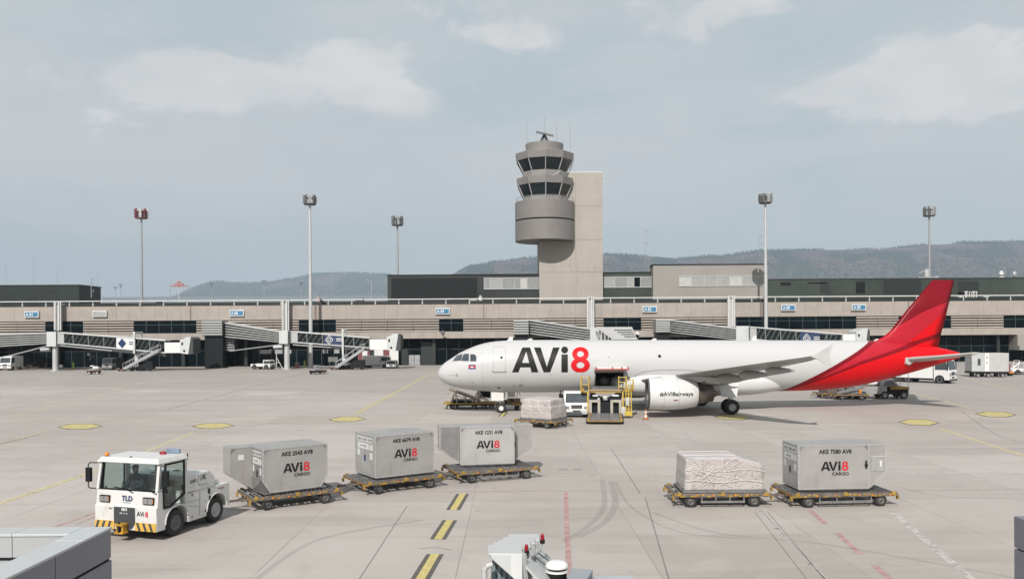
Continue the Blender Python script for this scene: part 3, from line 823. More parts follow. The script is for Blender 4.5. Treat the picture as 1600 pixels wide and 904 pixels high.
# ================================================================== LIGHT MASTS
def mast(px, ytop, ybase, D, label, dark, red, wpx=22, hpx=15):
    gz = 0 if ybase > 500 else Z_F1 - 1
    s = thing('light_mast', label, 'light mast', (X(px, D), D, gz), group='tall floodlight masts along the terminal')
    zt = Z(px, ytop, D) - gz; k = D / F
    m_ = MB(); m_.cyl((0, 0, 0), (0, 0, zt - hpx * k * .4), .34 if dark else .40, .20, n=12); m_.build('pole', GREY if dark else LGREY, s)
    w, h = wpx * k, hpx * k; r_ = w * .42
    m_ = MB(); m_.cyl((0, 0, zt - h), (0, 0, zt - h + .2), r_, n=12); m_.cyl((0, 0, zt - h * .35), (0, 0, zt - h * .35 + .12), r_ * .8, n=12); m_.cyl((0, 0, zt - h), (0, 0, zt), .16, n=6)
    m_.build('frame', DGREY if not red else MAROON, s)
    for a in range(8):
        t = a * math.pi / 4 + .25; m_ = MB(); c_, s_ = math.cos(t), math.sin(t)
        for j in range(5):
            z_ = zt - h + .2 + (h - .2) * (j + .5) / 5
            m_.box((r_ * c_, r_ * s_, z_), (.34, .56, (h - .3) / 5 * .74), Matrix.Rotation(t, 3, 'Z') @ Matrix.Rotation(.35, 3, 'Y'))
        m_.box((r_ * .93 * c_, r_ * .93 * s_, zt - h / 2 + .1), (.06, .10, h - .15), Matrix.Rotation(t, 3, 'Z'))
        m_.build('floodlight', (MAROON if a % 3 else PLAIN) if red else (STEEL if a % 3 else LGREY), s)
mast(222, 326.5, 468, 205, 'grey floodlight mast with reddish lamp frame, behind the roof on the left', True, True)
mast(485.5, 305, 573, 156, 'tall pale floodlight mast before the terminal, with dark lamps', False, False)
mast(622, 337.5, 428, 205, 'dark floodlight mast behind the dark rooftop block', True, False, 20, 15)
mast(1197, 303, 573, 156, 'tall pale floodlight mast right of the tower, standing before the terminal', False, False)
mast(1453, 323, 430, 205, 'floodlight mast rising behind the red tail fin', True, False, 20, 15)

# thin antennas and far apron masts
def whip(px, y0, y1, D, label, head=None, r=.05):
    z0, z1 = Z(px, y0, D), Z(px, y1, D)
    s = thing('antenna_mast', label, 'antenna', (X(px, D), D, z0))
    m_ = MB(); m_.cyl((0, 0, 0), (0, 0, z1 - z0), r, r * .6, n=5); m_.build('pole', GREY, s)
    if head == 'ball': m_ = MB(); m_.ball((0, 0, .6), .28, 8, 5); m_.build('ball', PLAIN, s)
    if head == 'bars':
        m_ = MB()
        for q in (.35, .7, .95): m_.cyl((0, 0, (z1 - z0) * q), (.5, 0, (z1 - z0) * q), .04, n=4); m_.cyl((.5, 0, (z1 - z0) * q - .4), (.5, 0, (z1 - z0) * q + .4), .04, n=4)
        m_.build('dipole', GREY, s)
    if head == 'lamp':
        m_ = MB(); k = D / F; m_.bb(-.1, .1, -.05, .05, z1 - z0 - 1.6, z1 - z0 - .3); m_.bb(-3 * k, 3 * k, -.4, .4, z1 - z0 - .3, z1 - z0); m_.bb(-1.6 * k, 1.6 * k, -.3, .3, z1 - z0 - 1.6, z1 - z0 - 1.3); m_.build('lamp_head', DGREY, s)
whip(10, 455, 409, 176, 'thin aerial with a white ball on the far left block', 'ball'); whip(53, 455, 396, 176, 'tallest thin aerial on the far left block')
whip(90, 446, 418, 178, 'short thin aerial near the middle of the far left block'); whip(143, 465, 434, 173, 'ladder like aerial at the right end of the far left block', 'bars', .09)
whip(153, 446, 428, 178, 'shortest aerial at the right corner of the far left block')
whip(189, 468, 444, 420, 'far apron mast left of the grey floodlight mast', 'lamp', .15); whip(181, 468, 448, 520, 'faint far mast beside the far apron mast', 'lamp', .15)
whip(266, 470, 440, 300, 'thin white pole left of the red and white obstacle mast', None, .14)
whip(413, 470, 438, 420, 'far apron lamp mast between the wooded hill tops', 'lamp', .2); whip(331, 467, 443, 420, 'far lamp mast near the left hill slope', 'lamp', .15)
whip(471, 467, 441, 420, 'far lamp mast just left of the tall pale floodlight mast', 'lamp', .15)
whip(1009, 430, 358, 176, 'tall thin dipole aerial at the left end of the grey block', 'bars', .06); whip(1014, 430, 402, 176, 'short lattice aerial left of the grey block', 'bars', .12)
whip(1187, 414, 366, 178, 'thin aerial just left of the right pale floodlight mast', 'bars', .05); whip(1316, 436, 395, 178, 'thin pale aerial on the right green roof', None, .06)
s = thing('street_lamp', 'grey street lamp with one arm left of the dark rooftop block', 'street lamp', (X(581, 200), 200, Z(581, 470, 200)))
m_ = MB(); k = 200 / F; m_.cyl((0, 0, 0), (0, 0, 31 * k), .12, n=6); m_.build('pole', GREY, s); m_ = MB(); m_.beam((0, 0, 31 * k), (-6 * k, 0, 33 * k), .1); m_.bb(-8 * k, -5 * k, -.2, .2, 32.6 * k, 33.8 * k); m_.build('lamp_arm', GREY, s)
s = thing('obstacle_mast', 'pole with red and white cross arms beyond the left roof', 'mast', (X(280, 300), 300, Z(280, 472, 300)))
k = 300 / F; m_ = MB(); m_.cyl((0, 0, 0), (0, 0, 32 * k), .16, n=6); m_.build('pole', LGREY, s)
m_ = MB(); m_.bb(-13 * k, 13 * k, -.4, .4, 24.5 * k, 26 * k); m_.bb(-7 * k, 7 * k, -.4, .4, 27 * k, 29 * k); m_.bb(-3 * k, 3 * k, -.3, .3, 30.5 * k, 32.5 * k); m_.build('cross_arm', [mat('obstacle_red', (.42, .12, .10), .5)], s)
s = thing('distant_building', 'low pale blue far hall roof line behind the left terminal roof', 'building', (X(400, 420), 420, 0))
m_ = MB(); m_.bb(X(160, 420) - X(400, 420), X(606, 420) - X(400, 420), 0, 30, 0, Z(400, 462.5, 420)); m_.build('wall', mat('far_hall', (.20, .24, .28), .6), s)
# ================================================================== JET BRIDGES
BD = 149.0
TRUSSG = glass_mat('bridge_glass', (.42, .50, .48), .03)
NAVYP = mat('navy_panel', (.035, .055, .13), .4)
DIRTW = mat('bridge_side', (.47, .48, .475), .5, 0, .07, .7, (.25, .25, .24), .35)
def bridge(label, cor, rot, tun, cab, panel, stairs=None, louv=None, pylon=None, bogie=None, group='passenger jet bridges along the terminal'):
    """cor: (px0, ytop, ybot, px1, ytop, ybot) sloping corridor; rot: px of column; tun: (px0, ytop0, ybot0, px1, ytop1, ybot1)"""
    O = Vector((X(rot[0], BD), BD, 0))
    s = thing('jet_bridge', label, 'jet bridge', O, 0, group)
    q = lambda px, py, D: P(px, py, D) - O
    hw = 1.45
    # corridor from the terminal, slatted sides
    D0, D1 = TD - 1.2, BD
    (a, t0, b0, c, t1, b1) = cor
    def side(y):  # offset of the camera side
        return Vector((0, -hw, 0))
    A0, A1, C0, C1 = q(a, t0, D0), q(a, b0, D0), q(c, t1, D1), q(c, b1, D1)
    mb = MB()
    def slab(p0, p1, r0, r1, y0, y1):   # p0->p1 top edge, r0->r1 bottom edge
        e0, e1 = Vector((0, y0, 0)), Vector((0, y1, 0))
        mb.hull8([p0 + e0, p1 + e0, r1 + e0, r0 + e0], [p0 + e1, p1 + e1, r1 + e1, r0 + e1])
    slab(A0, C0, A1, C1, .2, 2 * hw - .2); mb.build('corridor', BLACK, s)
    mb = MB(); n = 6
    for k in range(n):
        f0, f1 = k / n + .01, (k + .48) / n
        if k == 0: f0 = -.02
        for ya, yb in ((-.02, .11), (2 * hw - .11, 2 * hw + .02)):
            slab(A0.lerp(A1, f0), C0.lerp(C1, f0), A0.lerp(A1, f1), C0.lerp(C1, f1), ya, yb)
    mb.build('slat_cladding', DIRTW, s)
    mb = MB(); up = Vector((0, 0, .12)); slab(A0 + up, C0 + up, A0, C0, -.06, 2 * hw + .06); mb.build('roof', WHITEB, s)
    mb = MB(); mb.beam(A1.lerp(C1, .15) + Vector((0, .2, -2.3)), C1 + Vector((0, .2, -.25)), .14, .2); mb.build('brace', GREY, s)
    # head of the corridor at the wall
    if louv:
        l0, l1, y0, y1 = louv
        mb = MB(); p0, p1, r0, r1 = q(l0, y0, D0), q(l1, y0, D0), q(l0, y1, D0), q(l1, y1, D0); slab(p0, p1, r0, r1, .3, 2.6); mb.build('stair_core', DGREY, s)
        mb = MB()
        for k in range(6): f = k / 6; slab(p0.lerp(r0, f), p1.lerp(r1, f), p0.lerp(r0, f + .07), p1.lerp(r1, f + .07), .15, .29)
        mb.build('louvre', GREY, s)
    # rotunda and column
    xr = 0; r0, r1, yt, yb = rot[1], rot[2], rot[3], rot[4]
    p, w_ = q((r0 + r1) / 2, yt, BD), (r1 - r0) * BD / F
    zb_ = q((r0 + r1) / 2, yb, BD).z
    mb = MB(); mb.bb(p.x - w_ / 2, p.x + w_ / 2 - .02, -.1, 3.0, zb_, p.z); mb.build('rotunda', WHITEB, s, .03)
    mb = MB(); mb.cyl((rot[5] if len(rot) > 5 else 0, .9, 0), (0, .9, zb_), .48, n=16); mb.cyl((0, .9, 0), (0, .9, .15), .9, n=16); mb.build('column', LGREY, s)
    mb = MB(); mb.cyl((-2.2, .2, zb_ - .6), (-.6, .2, zb_ - .5), .35, n=10); mb.cyl((.55, .3, zb_ - .1), (.55, .3, .6), .06, n=5); mb.build('cable_drum', GREY, s)
    # telescopic tunnel: glazed truss sections
    (a, t0, b0, c, t1, b1) = tun
    def tp(px, f): # point on the tunnel, f: 0 top 1 bottom
        k = (px - a) / (c - a); return q(a + (c - a) * k, (t0 + (t1 - t0) * k) * (1 - f) + (b0 + (b1 - b0) * k) * f, BD - .9)
    def tbox(name, x0, x1, f0, f1, y0, y1, m_, par=s):
        mb2 = MB(); e0, e1 = Vector((0, y0, 0)), Vector((0, y1, 0))
        p0, p1, r0_, r1_ = tp(x0, f0), tp(x1, f0), tp(x0, f1), tp(x1, f1)
        mb2.hull8([p0 + e0, p1 + e0, r1_ + e0, r0_ + e0], [p0 + e1, p1 + e1, r1_ + e1, r0_ + e1]); return mb2.build(name, m_, par)
    tun_ = tbox('tunnel_roof', a, c, -.02, .065, -.05, 2.7, WHITEB)
    tbox('tunnel_floor', a, c, .90, .99, -.05, 2.7, WHITEB)
    tbox('tunnel_beam', a + 2, c - 25, 1.10, 1.22, .3, .5, GREY); tbox('tunnel_beam', (a + c) / 2, c, 1.02, 1.24, .1, 2.4, DGREY)
    tbox('tunnel_core', a + 1, c - 1, .12, .87, 1.2, 2.5, mat('tunnel_inside', (.045, .06, .058), .6, 0, .5, .5, (.2, .22, .21), .5))
    tbox('tunnel_glass', a + 1, c - 1, .11, .87, .12, .16, TRUSSG)
    fr = MB(); split_at = None
    nseg = int((c - a) / 8)
    for i in range(nseg + 1):
        x0 = a + (c - a) * i / nseg; x1 = x0 + (c - a) / nseg
        if panel and panel[0] - 2 < x0 < panel[1]:
            if fr.v: fr.build('truss', mat('truss_grey', (.24, .27, .265), .5), s); fr = MB()
            continue
        if i < nseg: fr.cyl(tp(x0, .86) + Vector((0, .05, 0)), tp(min(x1, c), .12) + Vector((0, .05, 0)), .04, n=4)
        if i % 3 == 0: fr.cyl(tp(x0, .88) + Vector((0, .03, 0)), tp(x0, .1) + Vector((0, .03, 0)), .09, n=4)
    fr.build('truss', mat('truss_grey', (.24, .27, .265), .5), s)
    tbox('end_panel', a, a + 10, .1, .88, -.02, .1, DIRTW)
    if panel:
        pn = tbox('sign_panel', panel[0], panel[1], .09, .90, -.06, .09, panel[2])
        mb = MB(); cx_, cz = tp(panel[0] + (panel[1] - panel[0]) * panel[3], .5), None; r_ = .78; y_ = -.10
        ink = panel[4]
        for rr, tt in ((r_, .14), (r_ * .48, .12)):
            for sx, sz in ((1, 1), (1, -1), (-1, -1), (-1, 1)):
                A_, B_ = Vector((cx_.x + sx * rr * .85, cx_.y + y_, cx_.z)), Vector((cx_.x, cx_.y + y_, cx_.z + sz * rr))
                mb.cyl(A_, B_, tt * .5, n=4)
        if panel[5]: mb._add([(cx_.x - r_ * .8, cx_.y + y_ - .02, cx_.z), (cx_.x, cx_.y + y_ - .02, cx_.z - r_), (cx_.x + r_ * .8, cx_.y + y_ - .02, cx_.z), (cx_.x, cx_.y + y_ - .02, cx_.z + r_)], [(0, 1, 2, 3)])
        for k_ in (0, 1): mb.bb(cx_.x + 1.25, cx_.x + 2.3, cx_.y + y_ - .03, cx_.y + y_ + .03, cx_.z + .12 - .34 * k_, cx_.z + .26 - .34 * k_)
        mb.build('emblem', ink, pn)
    # lift frame and wheels
    if bogie:
        bx, y0, y1 = bogie; p0, p1 = q(bx, y0, BD - 1.2), q(bx, y1, BD - 1.2)
        mb = MB(); mb.bb(p0.x - .16, p0.x + .16, p0.y - .1, p0.y + .2, p1.z, p0.z); mb.bb(p0.x - .12, p0.x + .12, p0.y + 2.8, p0.y + 3.1, p1.z, p0.z); mb.bb(p0.x - .2, p0.x + .2, p0.y - .1, p0.y + 3.1, p0.z, p0.z + .25)
        mb.bb(p0.x - .9, p0.x + .9, p0.y, p0.y + 3, .75, 1.1); mb.bb(p0.x - .3, p0.x + .3, p0.y + .8, p0.y + 2.2, 1.1, p1.z); lf = mb.build('lift_frame', WHITEB, s)
        for dy in (.3, 2.7):
            for dx in (-.55, .55): mb = MB(); mb.cyl((p0.x + dx, p0.y + dy - .2, .45), (p0.x + dx, p0.y + dy + .2, .45), .45, n=14); mb.build('wheel', RUBBER, lf)
    # cab
    if cab:
        (c0, c1, c2, yt, yb) = cab
        A_, B_ = q(c0, yt + 4, BD - 1), q(c1, yb - 2, BD - 1)
        mb = MB(); mb.bb(A_.x, B_.x, A_.y - .3, A_.y + 3.0, B_.z, A_.z); mb.build('cab', PLAIN, s, .04)
        E_, C_, Dd = q(c1, yt, BD - 1), q(c2, yt - 5, BD - 1), q(c2, yb - 1, BD - 1)
        mb = MB(); y0, y1 = A_.y - .6, A_.y + 3.2
        sl = (c2 - c1) * BD / F
        poly = [(B_.x + .02, Dd.z + .1), (B_.x + .02, E_.z), (B_.x + sl * .35, E_.z + .25), (B_.x + sl * .55, C_.z), (B_.x + sl * .95, C_.z), (B_.x + sl * .72, Dd.z - .1)]
        mb.prism(poly, y0, y1, 'y'); hd = mb.build('hood', WHITEB, s)
        mb = MB(); mb.prism([(B_.x + sl * .74, Dd.z), (B_.x + sl * .96, C_.z - .05), (B_.x + sl * 1.12, C_.z - .35), (B_.x + sl * 1.12, Dd.z)], y0 + .1, y1 - .1, 'y'); mb.build('bellows', DGREY, hd)
        mb = MB(); mb.bb(B_.x + .3, B_.x + .6, y0 - .04, y0 - .01, E_.z - .9, E_.z - .4); mb.cyl((B_.x + .8, y0 - .06, Dd.z + .5), (B_.x + .8, y0 - .02, Dd.z + .5), .2, n=10); mb.build('hatch', BLACK, hd)
    if stairs:
        x0, y0, x1, y1 = stairs
        T_, B2 = q(x0, y0, BD - 2.2), q(x1, y1, BD - 2.2); B2.z = .35
        st = MB()
        for dy in (0, 1.1): st.beam(T_ + Vector((0, dy, 0)), B2 + Vector((0, dy, 0)), .10, .55)
        so_ = st.build('stair', GREY, s)
        st = MB()
        for i in range(18): p = B2.lerp(T_, (i + .5) / 18); st.bb(p.x - .14, p.x + .14, p.y + .05, p.y + 1.05, p.z - .02, p.z + .02)
        st.build('steps', STEEL, so_)
        st = MB()
        for dy in (0, 1.1):
            st.cyl(T_ + Vector((0, dy, 1.0)), B2 + Vector((0, dy, 1.0)), .035, n=5)
            for i in range(6): p = B2.lerp(T_, i / 5) + Vector((0, dy, 0)); st.cyl(p, p + Vector((0, 0, 1)), .03, n=4)
        st.build('handrail', LGREY, so_)
        st = MB(); st.bb(B2.x - .9, B2.x + .4, B2.y - .1, B2.y + 1.2, .18, .34); st.build('base', MAROON, so_)
        st = MB()
        for dx in (-.6, .2): st = MB(); st.cyl((B2.x + dx, B2.y - .15, .2), (B2.x + dx, B2.y + .05, .2), .2, n=10); st.build('wheel', RUBBER, so_)
        st = MB(); st.bb(B2.x + 2.5, B2.x + 5.0, B2.y + .6, B2.y + 1.8, .35, 1.7)
        for dx in (2.8, 4.6): st.cyl((B2.x + dx, B2.y + .4, .3), (B2.x + dx, B2.y + .601, .3), .3, n=10)
        st.build('service_box', BLACK, so_)
    return s
bridge('left jet bridge with a white panel carrying a blue diamond', (-30, 523, 545, 73, 516 + 4, 538), (82, 73, 88, 518, 541), (90, 519, 536.5, 258, 531, 552), (258, 283, 301, 531, 553),
       (182, 208, PLAIN, .35, NAVY, True), (247, 547, 192, 577), None, None, (209.5, 520, 552))
jb2 = bridge('second jet bridge with a navy panel and white diamond, left of the aircraft nose', (345, 503, 528, 437, 518, 536), (446, 436, 450, 516, 537), (455, 517, 535, 577, 527, 544), (578, 605, 624, 526, 548),
       (507, 534, NAVYP, .28, PLAIN, False), (568, 545, 524, 574), (322, 366, 526, 549), None, (535.5, 516, 553))
# straight head pieces of the corridors (horizontal part beside the wall)
def head(par, px0, px1, y0, y1):
    O = Vector((X(px0, TD - 3), TD - 3.2, 0)); s = bpy.data.objects.new('wall_box', None); COL.objects.link(s); s.parent = par; s.location = O - par.location
    a, c = P(px0, y0, O.y) - O, P(px1, y1, O.y) - O
    mb = MB(); mb.bb(0, c.x, .12, 3.1, c.z, a.z); mb.build('core', DGREY, s)
    mb = MB(); n = 6
    for k in range(n): zz = a.z + (c.z - a.z) * (k + .3) / n; mb.bb(-.03, c.x, -.02, .11, zz - .13, zz + .13); mb.bb(-.03, .09, .12, 3.1, zz - .13, zz + .13)
    mb.bb(-.06, c.x, -.05, 3.15, a.z, a.z + .1); mb.build('slat_cladding', DIRTW, s)
    mb = MB(); mb.bb(.3, c.x - .1, .6, 2.6, 0, c.z); mb.build('pier', BLACK, s)
head(jb2, 316, 347, 502, 524.5)
jb3 = bridge('third jet bridge, largely hidden behind the front fuselage', (824, 499, 523, 925, 514, 536), (931, 922, 936, 512, 534), (938, 515, 533, 1000, 521, 541), None, None)
jb4 = bridge('right jet bridge with navy panel, behind the rear fuselage', (1046, 499.5, 521, 1150, 513, 532), (1158, 1150, 1170, 509, 533), (1172, 510, 530, 1316, 521, 546), (1316, 1336, 1355, 518, 545),
       (1250, 1281, NAVYP, .33, PLAIN, False), None, None, None, None)
head(jb3, 803, 826, 500, 523)
head(jb4, 1025, 1047, 499, 519.5)
# folded canopy box roof seen right of the third column
s = thing('slatted_canopy', 'white slatted canopy roof right of the third lift mast', 'canopy', (X(960, 146), 146, 0))
mb = MB(); k = 146 / F
z1_, z0_ = Z(960, 510.5, 146), Z(960, 530, 146)
mb.hull8([(-3.2, -1, z1_), (3.0, -1, z1_), (3.0, 2.0, z1_), (-3.2, 2.0, z1_)], [(-3.2, -1, z1_ - .15), (3.0, -1, z1_ - .15), (3.0, 2, z1_ - .15), (-3.2, 2, z1_ - .15)])
mb.prism([(-3.2, z1_ - .16), (3.0, z1_ - .16), (3.9, z0_), (-.5, z0_)], -1.02, -.9)
mb.build('roof', LGREY, s)
mb = MB()
for i in range(4): mb.bb(-.2 + i * .6, 2.9 + i * .25, -1.08, -1.03, z1_ - .62 - i * .38, z1_ - .50 - i * .38)
mb.build('slot', BLACK, s)
mb = MB()
for i in range(5): mb.bb(-3.1 + i * .6, -2.95 + i * .6, -1.2, -1.03, z0_ - 2, z1_ - .2 - i * .28)
mb.bb(-3.0, 3.0, -.9, 1.6, 0, .3); mb.bb(-2.6, -2.3, 0, .3, 0, z1_ - .2); mb.bb(2.3, 2.6, 0, .3, 0, z0_ + .3)
mb.build('frame', LGREY, s)
# lift masts: pairs of white pipes running down from the roof edge
for px, y0, y1, lb in ((90, 472, 515, 'far left pair of white vertical pipes, over the first jet bridge column'), (446, 469, 516, 'pair of white vertical pipes over the second jet bridge column'),
                       (923, 464, 514, 'pair of white vertical pipes right of the control tower'), (1143, 463, 511, 'pair of white vertical pipes left of the right pale floodlight mast')):
    D = TD - 1.4; s = thing('suspension_mast', lb, 'mast', (X(px, D), D, 0), group='white suspension masts of the jet bridges')
    z1_, z0_ = Z(px, y0, D), Z(px, y1, D)
    for dx, r_ in ((-.55, .13), (-.3, .08), (.25, .16), (.6, .12)):
        mb = MB(); mb.cyl((dx, 0, z0_), (dx, 0, z1_), r_, n=8); mb.build('pipe', PIPE, s)
    mb = MB(); mb.bb(-.75, .8, -.1, .12, z1_, z1_ + .14); mb.bb(-.7, .75, .2, .3, z0_ - .2, z1_ - .1); mb.bb(-.7, .7, .2, 1.3, z1_ - .5, z1_ - .3); mb.build('bracket', LGREY, s)
# wall cameras / lamps
for px, y, lb in ((692, 520, 'dark round spotlight under the small window beside the aircraft nose'), (995, 521, 'small white camera left of the right corridor head'), (141, 554, 'dark flood lamp hanging below the far left bridge')):
    D = 158.6; s = thing('wall_lamp', lb, 'lamp', (X(px, D), D, Z(px, y, D))); mb = MB()
    mb.cyl((0, 0, 0), (0, -.7, .1), .42 if px == 692 else .3, n=12); mb.build('lamp_head', DGREY if px != 995 else PLAIN, s); mb = MB(); mb.cyl((0, 0, 0), (0, 1.4, -.5), .06, n=5); mb.cyl((0, 0, 0), (0, 0, -1), .05, n=5); mb.build('bracket', GREY, s)

# ================================================================== AIRCRAFT
TH, PITCH = R(4.6), .0075
PL0 = Vector((X(683, 67), 67, 0))
plane = thing('cargo_aircraft', 'white narrow body cargo jet with red tail and black and red lettering', 'airplane', PL0)
plane.rotation_euler = (0, PITCH, TH)
PM = Matrix.Translation(PL0) @ Matrix.Rotation(TH, 4, 'Z') @ Matrix.Rotation(PITCH, 4, 'Y'); PMI = PM.inverted()
def hermite(tab):
    def f(x):
        if x <= tab[0][0]: return tab[0][1]
        if x >= tab[-1][0]: return tab[-1][1]
        i = 0
        while x > tab[i + 1][0]: i += 1
        def sl(j):
            if j <= 0: return (tab[1][1] - tab[0][1]) / (tab[1][0] - tab[0][0])
            if j >= len(tab) - 1: return (tab[-1][1] - tab[-2][1]) / (tab[-1][0] - tab[-2][0])
            a = (tab[j][1] - tab[j - 1][1]) / (tab[j][0] - tab[j - 1][0]); b_ = (tab[j + 1][1] - tab[j][1]) / (tab[j + 1][0] - tab[j][0])
            return 0 if a * b_ <= 0 else 2 * a * b_ / (a + b_)
        h = tab[i + 1][0] - tab[i][0]; t = (x - tab[i][0]) / h
        return ((2 * t ** 3 - 3 * t ** 2 + 1) * tab[i][1] + (t ** 3 - 2 * t ** 2 + t) * h * sl(i) + (-2 * t ** 3 + 3 * t ** 2) * tab[i + 1][1] + (t ** 3 - t ** 2) * h * sl(i + 1))
    return f
SQ = lambda tab: [(math.sqrt(a), v) for a, v in tab]
_top = hermite(SQ([(0, 3.12), (.36, 3.90), (1.15, 4.47), (1.67, 4.82), (2.45, 5.20), (3.2, 5.50), (4.27, 5.76), (5.3, 5.87), (6.6, 5.92), (9, 5.93), (36, 5.90), (39, 5.75), (42, 5.38), (44.2, 4.88)]))
_bot = hermite(SQ([(0, 3.12), (.2, 2.74), (.73, 2.36), (1.4, 2.10), (2.7, 1.88), (4.0, 1.77), (6.6, 1.68), (9, 1.67), (28, 1.67), (31, 1.72), (33.3, 1.86), (35.8, 2.20), (39.5, 3.08), (43.8, 4.28), (44.2, 4.42)]))
_hw = hermite(SQ([(0, 0), (.3, .58), (1.15, 1.10), (2.45, 1.55), (4.3, 1.86), (6.6, 1.97), (9, 1.98), (29, 1.98), (33, 1.88), (36, 1.66), (39.5, 1.2), (42, .72), (44.2, .26)]))
def ftop(a): return _top(math.sqrt(max(a, 0)))
def fbot(a): return _bot(math.sqrt(max(a, 0)))
def fhw(a): return _hw(math.sqrt(max(a, 0)))
def fsurf(a, z):
    t, b_ = ftop(a), fbot(a); c, h = (t + b_) / 2, max((t - b_) / 2, 1e-3)
    u = min(.999, abs((z - c) / h)); return fhw(a) * math.sqrt(1 - u * u)
def fus_hit(px, py):
    """photo point on the near side of the fuselage -> local (a, z)"""
    b_ = 0.0; a = 10; z = 3
    for _ in range(12):
        D = 67 + math.sin(TH) * a - math.cos(TH) * b_
        L = PMI @ P(px, py, D); a, z = L.x, L.z
        b_ = fsurf(max(a, .01), z)
    return a, z
def pl_hit(px, py, b_):
    a = 20
    for _ in range(8):
        L = PMI @ P(px, py, 67 + math.sin(TH) * a - math.cos(TH) * b_); a = L.x
    return L.x, L.z
# ---- livery
def livery():
    m = bpy.data.materials.new('livery'); m.use_nodes = True
    t = m.node_tree; t.nodes.clear(); N = NT(t)
    o = N.n('ShaderNodeOutputMaterial'); p = N.n('ShaderNodeBsdfPrincipled'); N.l(p.outputs[0], o.inputs[0])
    co = N.n('ShaderNodeTexCoord').outputs['Object']; sp = N.n('ShaderNodeSeparateXYZ'); N.l(co, sp.inputs[0]); ax, az_ = sp.outputs[0], sp.outputs[2]
    def line(p0, p1, b0, b1):   # returns (height of the line at a)
        (a0, z0), (a1, z1) = pl_hit(*p0, b0), pl_hit(*p1, b1)
        s = (z1 - z0) / (a1 - a0); return N.m('ADD', N.m('MULTIPLY', ax, s), z0 - s * a0)
    below = lambda h: N.m('MULTIPLY', N.m('SUBTRACT', h, az_), 400.0, clamp=True)
    wh = (.455, .455, .458); MED, BRI, DRK, CRI = (.38, .012, .024), (.54, .002, .006), (.19, .001, .006), (.165, .002, .008)
    n = N.noise(co, .6, 6, .6)
    n2 = N.noise(N.mapping(co, (.25, 1, 1.2)), 1.0, 6, .65)
    wht = N.mix(N.m('MULTIPLY', N.ramp(n2, .5, .8), .10), wh, (.36, .345, .33))
    # belly gets grimy from dirt thrown up by the wheels
    grime = N.m('MULTIPLY', N.m('MULTIPLY', below(N.m('ADD', 2.4, 0.0)), 0.0), 1.0)
    edge = N.m('ADD', line((1228, 609), (1358, 533), 1.2, .6), N.m('MULTIPLY', N.m('MULTIPLY', N.m('GREATER_THAN', az_, 5.7), N.m('GREATER_THAN', ax, 36.2)), 20.0))
    up1, up2 = line((1232, 609), (1345, 564), 1.2, 1.7), line((1345, 564), (1475, 518.5), 1.7, .3)
    lo1, lo2 = line((1236, 610), (1345, 569), 1.2, 1.7), line((1345, 569), (1475, 526), 1.7, .3)
    upp, low = N.m('MINIMUM', up1, up2), N.m('MINIMUM', lo1, lo2)
    wed = line((1411, 543), (1478, 486), .2, .1)
    cr = line((1392, 516), (1442, 487), .1, .1); cr2 = line((1442, 487), (1487, 469), .1, .1)
    crl = N.m('MINIMUM', cr, cr2)
    col = N.mix(below(crl), CRI, MED)
    bri = N.m('MAXIMUM', below(wed), below(low))
    col = N.mix(bri, col, BRI)
    stripe = N.m('MULTIPLY', below(upp), N.m('SUBTRACT', 1.0, below(low)))
    col = N.mix(stripe, col, DRK)
    col = N.mix(below(edge), wht, col)
    N.l(col, p.inputs['Base Color'])
    N.l(N.m('ADD', .30, N.m('MULTIPLY', n, .14)), p.inputs['Roughness'])
    p.inputs['Specular IOR Level'].default_value = .22
    # skin panels: faint lap joints
    wv = N.m('FRACT', N.m('MULTIPLY', ax, 1 / 2.7)); j1 = N.m('LESS_THAN', wv, .008)
    wz_ = N.m('FRACT', N.m('MULTIPLY', az_, 1 / 1.3)); j2 = N.m('LESS_THAN', wz_, .010)
    bn = N.n('ShaderNodeBump'); bn.inputs['Strength'].default_value = .35; bn.inputs['Distance'].default_value = .01; bn.invert = True
    N.l(N.m('ADD', N.m('MAXIMUM', j1, j2), N.m('MULTIPLY', N.noise(co, 1.1, 3), .35)), bn.inputs['Height']); N.l(bn.outputs[0], p.inputs['Normal'])
    return m
LIV = livery()
# ---- fuselage with the open cargo door cut out of the near side
da0, dz1 = fus_hit(930.5, 580); da1, _ = fus_hit(974.5, 580); dz0 = 2.02
stat = [44.2 * (i / 26) ** 2 * .18 for i in range(27)]
stat = sorted(set([round(x, 4) for x in stat] + [8 + i for i in range(0, 36)] + [round(da0, 4), round(da1, 4), 44.0, 44.2]))
zc0, hh0 = (ftop(13) + fbot(13)) / 2, (ftop(13) - fbot(13)) / 2
ph1, ph0 = math.asin((dz1 - zc0) / hh0), math.asin((dz0 - zc0) / hh0)
angs = []
nA = 22
for i in range(nA + 1): angs.append(-math.pi / 2 + (ph0 + math.pi / 2) * i / nA if i < nA else ph0)
angs = [-math.pi / 2 + (ph0 + math.pi / 2) * i / 6 for i in range(6)] + [ph0 + (ph1 - ph0) * i / 10 for i in range(10)] + [ph1 + (math.pi / 2 - ph1) * i / 14 for i in range(14)] + [math.pi / 2]
ring = angs + [math.pi - a for a in reversed(angs[1:-1])]     # near side first, then far side
vs, fs = [], []
for a in stat:
    t, b_ = ftop(a), fbot(a); c, h, w = (t + b_) / 2, (t - b_) / 2, fhw(a)
    for g in ring: vs.append((a, -w * math.cos(g), c + h * math.sin(g)))
n = len(ring)
for i in range(len(stat) - 1):
    for j in range(n):
        k = (j + 1) % n
        if stat[i] >= da0 - .01 and stat[i + 1] <= da1 + .01 and 6 <= j < 16: continue
        fs.append((i * n + j, i * n + k, (i + 1) * n + k, (i + 1) * n + j))
fs.append(tuple((len(stat) - 1) * n + j for j in range(n)))
mb = MB(); mb.smooth = True; mb._add(vs, fs); mb.sm[-1] = False
